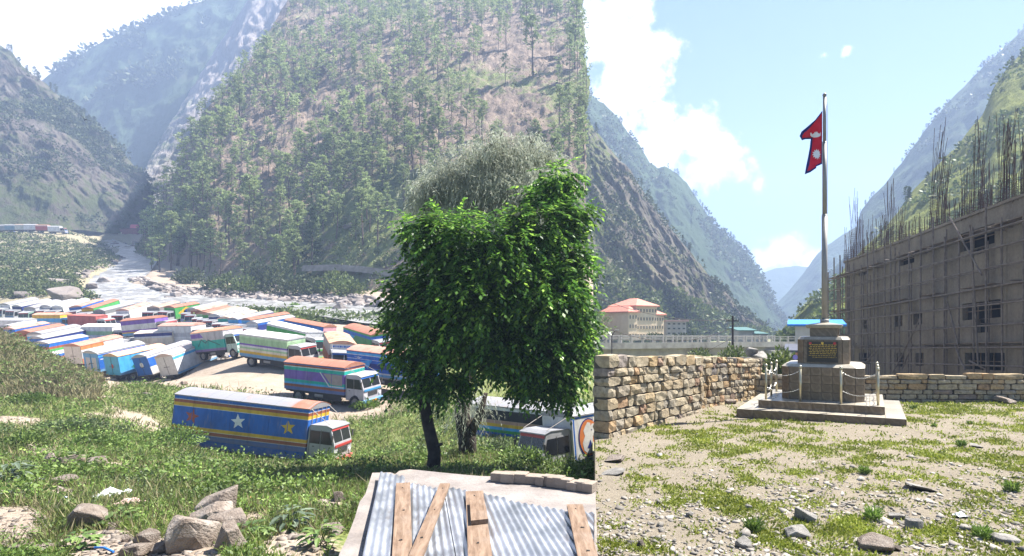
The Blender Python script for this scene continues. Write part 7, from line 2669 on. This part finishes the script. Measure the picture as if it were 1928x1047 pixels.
boulder(122, 131, 6.8, 4.2, 'very big pale rounded boulder at the water behind the white trucks')
boulder(40, 133, 3.4, 2.2, 'grey boulder in the bushes left of the biggest one')
boulder(108, 150, 4.8, 2.4, 'dark wet slab of rock at the left water edge')
for i in range(150):
    px = rr.uniform(262, 735)
    d0 = np.interp(px, [262, 300, 400, 500, 600, 700, 740], [161, 147, 144, 139, 133, 126, 124])
    dd_ = rr.uniform(-3, 7)
    s = rr.choice((.7, .9, 1.1, 1.4, 1.4, 1.9, 2.6)) * (1.0 if dd_ < 4 else .7)
    boulder(px, d0 + dd_, s * 1.25, s * .8, 'grey brown boulder among the rocks along the far water edge', 'boulders along the far water edge', .1)
for i in range(46):
    t_ = rr.uniform(0, 1)
    px = np.interp(t_, [0, .3, .6, 1], [150, 178, 212, 232]) + rr.uniform(-6, 3)
    d0 = np.interp(t_, [0, .3, .6, 1], [160, 178, 200, 222])
    s = rr.uniform(.7, 1.9)
    boulder(px, d0 + rr.uniform(-3, 3), s * 1.3, s * .8, 'small boulder along the near left water edge', 'boulders along the left water edge', .1)
for i in range(16):
    boulder(rr.uniform(212, 262), rr.uniform(262, 290), rr.uniform(1.5, 4), rr.uniform(1, 2), 'boulder in the rapids by the dark red shed', 'boulders by the shed', .1)
for px, d, w in ((200, 160, 4.2), (170, 149, 3), (330, 141, 3.4), (318, 139, 2.6), (640, 121, 3.6)):
    q = gp(px, d)
    boulder(px, d, w, w * .55, 'wet boulder standing in the white water', 'boulders in the water', .55)
n = 2600
px = rs.uniform(250, 760, n)
d0 = np.interp(px, [262, 300, 400, 500, 600, 700, 760], [161, 147, 144, 139, 133, 126, 122])
d = d0 + rs.uniform(-2.5, 9, n)
x = (px - PX) / F * d
chips('shingle', 'rubble of small stones between the boulders of the far water edge', x, d, ground_z(x, d), rs.gamma(2.2, .22, n) + .2, M_boul)
M_crag = noisy('dark_crag', [(0.3, (0.07, 0.06, 0.055)), (0.7, (0.19, 0.165, 0.15))], .6, .95, .9, .3, bscale=2.5)
for px, py, w_, h_, lb in [(578, 150, 55, 22, 'big dark overhanging crag high on the pine hillside'), (600, 138, 40, 16, 'ledge of dark rock above the big crag on the pine hillside'), (627, 255, 24, 20, 'dark rock knob half way up the pine hillside'), (735, 172, 34, 14, 'dark ledge of rock near the upper middle of the pine hillside'),
                           (632, 218, 20, 14, 'small dark crag between pines left of the middle'), (560, 185, 30, 14, 'slanting dark rock below the big crag'), (660, 425, 26, 10, 'dark earth ledge low on the pine hillside'), (905, 20, 26, 12, 'dark rock at the top edge of the hillside')]:
    q = hill_at(px, py)
    o = link('crag', ROCKS[R.randrange(12)], M_crag)
    o.location = q + Vector((0, -.5, 0))
    o.rotation_euler = (R.uniform(-.3, .3), -.35, R.uniform(-.4, .4))
    o.scale = (w_ / F * q.y * 1.1, h_ / F * q.y * 1.6, h_ / F * q.y * 1.2)
    tag(o, lb, 'crag')
# track along the foot of the pine hill and dry masonry below it
rd = MB()
pts = [P(a_, b_, c_) for a_, b_, c_ in ((575, 503, 153), (640, 501, 151), (690, 505, 149), (745, 513, 146), (850, 524, 142), (1000, 537, 138))]
for i, q in enumerate(pts):
    rd.v += [(q.x, q.y - 1.5, q.z + .3), (q.x, q.y + 3.5, q.z + .5)]
rd.v += [(a_[0], a_[1] - .6, a_[2] - 1.6) for a_ in rd.v[0::2]]
n_ = len(pts)
rd.f = [(2 * i, 2 * i + 2, 2 * i + 3, 2 * i + 1) for i in range(n_ - 1)] + [(2 * n_ + i, 2 * n_ + i + 1, 2 * i + 2, 2 * i) for i in range(n_ - 1)]
tag(rd.build('track', noisy('pale_track', [(0.3, (0.20, 0.165, 0.13)), (0.7, (0.32, 0.275, 0.225))], .9, .95, .6, .2)), kind='structure')

# ------------------------------------------------------------------ tin roofed shack at the lower right of the valley
RZ = -2.30
shack = empty('tin_roof_shack', (0, 0, 0), 'low shack with ribbed silver tin roof and rough concrete edge', 'shack')
M_slab = noisy('rough_concrete', [(0.3, (0.16, 0.138, 0.125)), (0.5, (0.22, 0.195, 0.18)), (0.7, (0.28, 0.25, 0.23))], 2.2, .95, .7, .03, dirt=(0.28, 0.235, 0.20))


def rp(px, py, z=RZ):
    d = z * F / (HC - py)
    return Vector(((px - PX) / F * d, d, z))


edge = [(701, 891), (735, 889), (744, 893), (752, 886), (772, 884), (800, 887), (830, 890), (870, 893), (905, 896), (930, 896), (980, 902), (1050, 910), (1104, 918), (1121, 922)]
poly = [rp(a_, b_ + R.uniform(-1, 1), RZ - .06) for a_, b_ in edge]
poly = [rp(625, 1085, RZ - .06), rp(640, 1040, RZ - .06), rp(652, 1016, RZ - .06), rp(668, 975, RZ - .06), rp(677, 945, RZ - .06), rp(688, 930, RZ - .06)] + poly + [Vector((.12, 4.2, RZ - .06)), Vector((-2.6, 4.2, RZ - .06))]
sl_ = MB()
n_ = len(poly)
sl_.v = [tuple(q) for q in poly] + [(q.x, q.y, RZ - .24) for q in poly]
sl_.f = [tuple(range(n_)), tuple(range(2 * n_ - 1, n_ - 1, -1))] + [(i, i + n_, (i + 1) % n_ + n_, (i + 1) % n_) for i in range(n_)]
sl_.build('roof_slab', M_slab, shack)
M_mud = noisy('mud_wall', [(0.3, (0.20, 0.16, 0.13)), (0.7, (0.32, 0.27, 0.22))], 2, .95, .7)
inn = [q + (Vector((-1.5, 7, RZ)) - q) * .05 for q in poly]
wl = MB()
wl.v = [(q.x, q.y, RZ - .2) for q in inn] + [(q.x, q.y, RZ - 3.6) for q in inn]
wl.f = [(i, i + n_, (i + 1) % n_ + n_, (i + 1) % n_) for i in range(n_)]
wl.build('wall', M_mud, shack)
# broken rim along the back
for a_, b_, c_, e_ in (((930, 897), (1012, 902), (.10), 0), ((1016, 904), (1060, 909), .12, 1), ((1062, 910), (1119, 917), .09, 2)):
    p0, p1 = rp(*a_), rp(*b_)
    v_ = p1 - p0
    ang_ = math.atan2(v_.y, v_.x)
    mm = Matrix.Translation(p0) @ Matrix.Rotation(ang_, 4, 'Z')
    mb = MB()
    nseg = 4
    for i in range(nseg):
        l_ = v_.length / nseg
        mb.box(i * l_ - .02, (i + 1) * l_ + .02, -.11 + R.uniform(-.03, .03), .07 + R.uniform(-.02, .02), -.055, c_ * .75 + R.uniform(-.015, .015), .006, M=mm)
    mb.build('broken_rim', M_mud, shack)
# ribbed sheets
M_tin = NT('galvanised_tin')
t = M_tin
n = t.noise(t.co('Object'), 3, 6, .6)
n2 = t.noise(t.map(t.co('Object'), (6, 1, 1)), 2, 5, .6)
c_ = t.ramp(n, [(0.3, (0.34, 0.36, 0.40)), (0.7, (0.54, 0.56, 0.61))])
c_ = t.mix(t.rng(n2, .55, .75, 0, .6), c_, (0.26, 0.20, 0.165))
M_tin = t.fin(c_, t.rng(n, .3, .7, .28, .5), .75, .5)
U, V_ = Vector((-.28, .96, 0)), Vector((.96, .28, 0))
RO = rp(688, 1047)
backA, backB = rp(706, 893), rp(1107, 968)
_bd = backB - backA


def back_v(w):
    """length of a sheet whose side runs at distance w across the roof, up to the slanting back line"""
    # RO + V*w + U*v on the line backA + t*_bd
    a_, b_, c2, d2 = U.x, -_bd.x, U.y, -_bd.y
    e_, f_ = backA.x - RO.x - V_.x * w, backA.y - RO.y - V_.y * w
    return (e_ * d2 - b_ * f_) / (a_ * d2 - b_ * c2)


w0 = -.02
sheets = [(.36, 0, .03), (.62, -.18, .0), (.75, -.05, .018), (.75, -.1, .004), (.8, -.05, .02), (.7, -.05, .0), (.6, 0, .015)]
for wd_, cut, lift in sheets:
    pitch, rows_ = .076, 14
    npt = int(wd_ / pitch * 8)
    vs, fs = [], []
    tw_ = R.uniform(-.02, .02)
    for i in range(npt + 1):
        w = w0 + wd_ * i / npt
        vb = back_v(w) + cut
        if RO.x + V_.x * w + U.x * vb > .1:
            pass
        for j in range(rows_ + 1):
            v = -1.6 + (vb + 1.6) * j / rows_
            q = RO + V_ * (w + tw_ * v * .3) + U * v
            z = .010 * math.cos(2 * math.pi * w / pitch) * 1.15 + lift + .012 + .006 * math.sin(v * 2.3 + w * 5) + (.02 * max(0, v - vb + .3) if cut == 0 else 0)
            x_ = min(q.x, .022 * q.y - .03)
            vs.append((x_, q.y, q.z + z))
    for i in range(npt):
        for j in range(rows_):
            a_ = i * (rows_ + 1) + j
            fs.append((a_, a_ + rows_ + 1, a_ + rows_ + 2, a_ + 1))
    me = npmesh('roof_sheet', np.array(vs), np.array(fs), True)
    link('roof_sheet', me, M_tin, shack)
    w0 += wd_ - .05
    if w0 > 3.4:
        break
# planks that hold the sheets down
M_plank = NT('weathered_plank')
t = M_plank
v = t.map(t.co('Object'), (9, 1.1, 9))
n = t.noise(v, 2.5, 7, .62, .6)
n2 = t.noise(t.co('Object'), 3, 4, .6)
c_ = t.ramp(n, [(0.3, (0.11, 0.07, 0.047)), (0.5, (0.19, 0.128, 0.088)), (0.7, (0.26, 0.188, 0.135))])
c_ = t.mix(t.rng(n2, .5, .75, 0, .4), c_, (0.28, 0.23, 0.19))
t.bump(n, .4, .01)
M_plank = t.fin(c_, .85, 0, .2)


def plank(a, b, wpx, label, z=.05, th=.035, taper=1.0, nails=True):
    p0, p1 = rp(*a), rp(*b)
    v_ = p1 - p0
    L = v_.length
    mid = p0.lerp(p1, .5)
    o = empty('plank', (mid.x, mid.y, RZ + z), label, 'plank', rot=(0, 0, math.atan2(v_.y, v_.x) - math.pi / 2))
    w_ = wpx / F * mid.y / 2
    m = MB()
    vs = []
    for z_ in (0, th):
        vs += [(-w_, -L / 2, z_), (w_, -L / 2 + .02, z_), (w_ * 1.02, 0, z_), (w_ * taper, L / 2 - .015, z_), (-w_ * taper, L / 2, z_), (-w_ * .98, 0, z_)]
    m.add(vs, [(5, 4, 3, 2, 1, 0), (6, 7, 8, 9, 10, 11)] + [(i, (i + 1) % 6, 6 + (i + 1) % 6, 6 + i) for i in range(6)])
    m.build('board', M_plank, o)
    if nails:
        for y_ in (-L * .3, L * .05, L * .4):
            MB().tube([(R.uniform(-.4, .4) * w_, y_, th), (R.uniform(-.4, .4) * w_ * .0 + .0, y_, th + .006)], .010, 8).build('knot', M_chas, o)
    return o


plank((757, 1075), (759, 920), 30, 'straight brown plank lying on the tin roof, second board from its left edge' if False else 'straight wide plank on the tin roof nearest its left edge')
plank((781, 1075), (838, 926), 22, 'narrow plank lying slantwise on the tin roof', .085)
plank((905, 1075), (893, 936), 38, 'wide plank on the tin roof with a short block lying on it')
plank((903, 1003), (898, 962), 30, 'short thick block of wood lying on the wide plank', .09, .05, .95, False)
plank((1112, 1085), (1082, 962), 34, 'plank on the tin roof nearest the courtyard', .05)

# ------------------------------------------------------------------ small things far off
b0_ = P(160, 226, 160)
bird = MB().tube([(-.55, 0, 0), (-.3, 0, .05), (0, 0, .08), (.35, 0, .02), (.5, 0, 0)], [.03, .12, .15, .09, .02], 8)
for s in (-1, 1):
    bird.add([(-.2, s * .08, .1), (.2, s * .08, .1), (.1, s * .5, .34), (-.15, s * .52, .32), (-.05, s * 1.0, .42), (-.3, s * .9, .38)], [(0, 1, 2, 3), (3, 2, 4, 5)])
bird.add([(-.5, -.04, 0), (-.85, -.14, 0), (-.85, .14, 0), (-.5, .04, 0)], [(0, 1, 2, 3)])
o = tag(bird.build('bird', plain('black_feathers', (0.02, 0.02, 0.025), .7)), 'dark bird gliding in front of the far mountain', 'bird')
o.location = b0_
o.rotation_euler = (.35, .1, 2.6)
o.scale = (1.3, 1.3, 1.3)
# rubble heap with grey stones and small sign beyond the wall end
q = P(1437, 690, 30)
for i, (dx, dz, s) in enumerate([(-.8, .2, 1.0), (-.2, .45, 1.1), (.3, .2, .8), (-.5, .75, .7), (-1.1, -.1, .8), (.1, -.2, 1.0)]):
    o = link('rubble_stone', ROCKS[i], M_rockg)
    o.location = q + Vector((dx, i * .1, dz))
    o.scale = (s, s, s * .8)
    tag(o, 'grey block in the rubble heap between the wall end and the bridge', 'rock', 'blocks of the rubble heap')
sg = empty('round_sign', P(1497, 690, 27), 'small round violet sign on a thin post left of the plinth', 'sign')
MB().tube([(0, 0, -.8), (0, 0, .35)], .02, 6).build('post', M_pole, sg)
MB().prism([(.12 * math.cos(q), .42 + .12 * math.sin(q)) for q in np.linspace(0, 2 * math.pi, 17)[:-1]], 'y', -.03, -.021).build('disc', plain('violet_disc', (0.25, 0.22, 0.65), .5), sg)

# ------------------------------------------------------------------ haze of the valley
hz = MB().box(-1400, 2200, -40, 1750, -60, 432).mesh('haze')
t = NT('haze_air')
t.t.nodes.remove(t.b)
vol = t.n('ShaderNodeVolumePrincipled')
vol.inputs['Color'].default_value = (0.50, 0.66, 1.0, 1)
vol.inputs['Density'].default_value = 0.0007
vol.inputs['Anisotropy'].default_value = 0.1
t.l(vol.outputs[0], t.out.inputs['Volume'])
tag(link('haze', hz, t.m), 'pale blue haze filling the valley air', 'haze', kind='stuff')
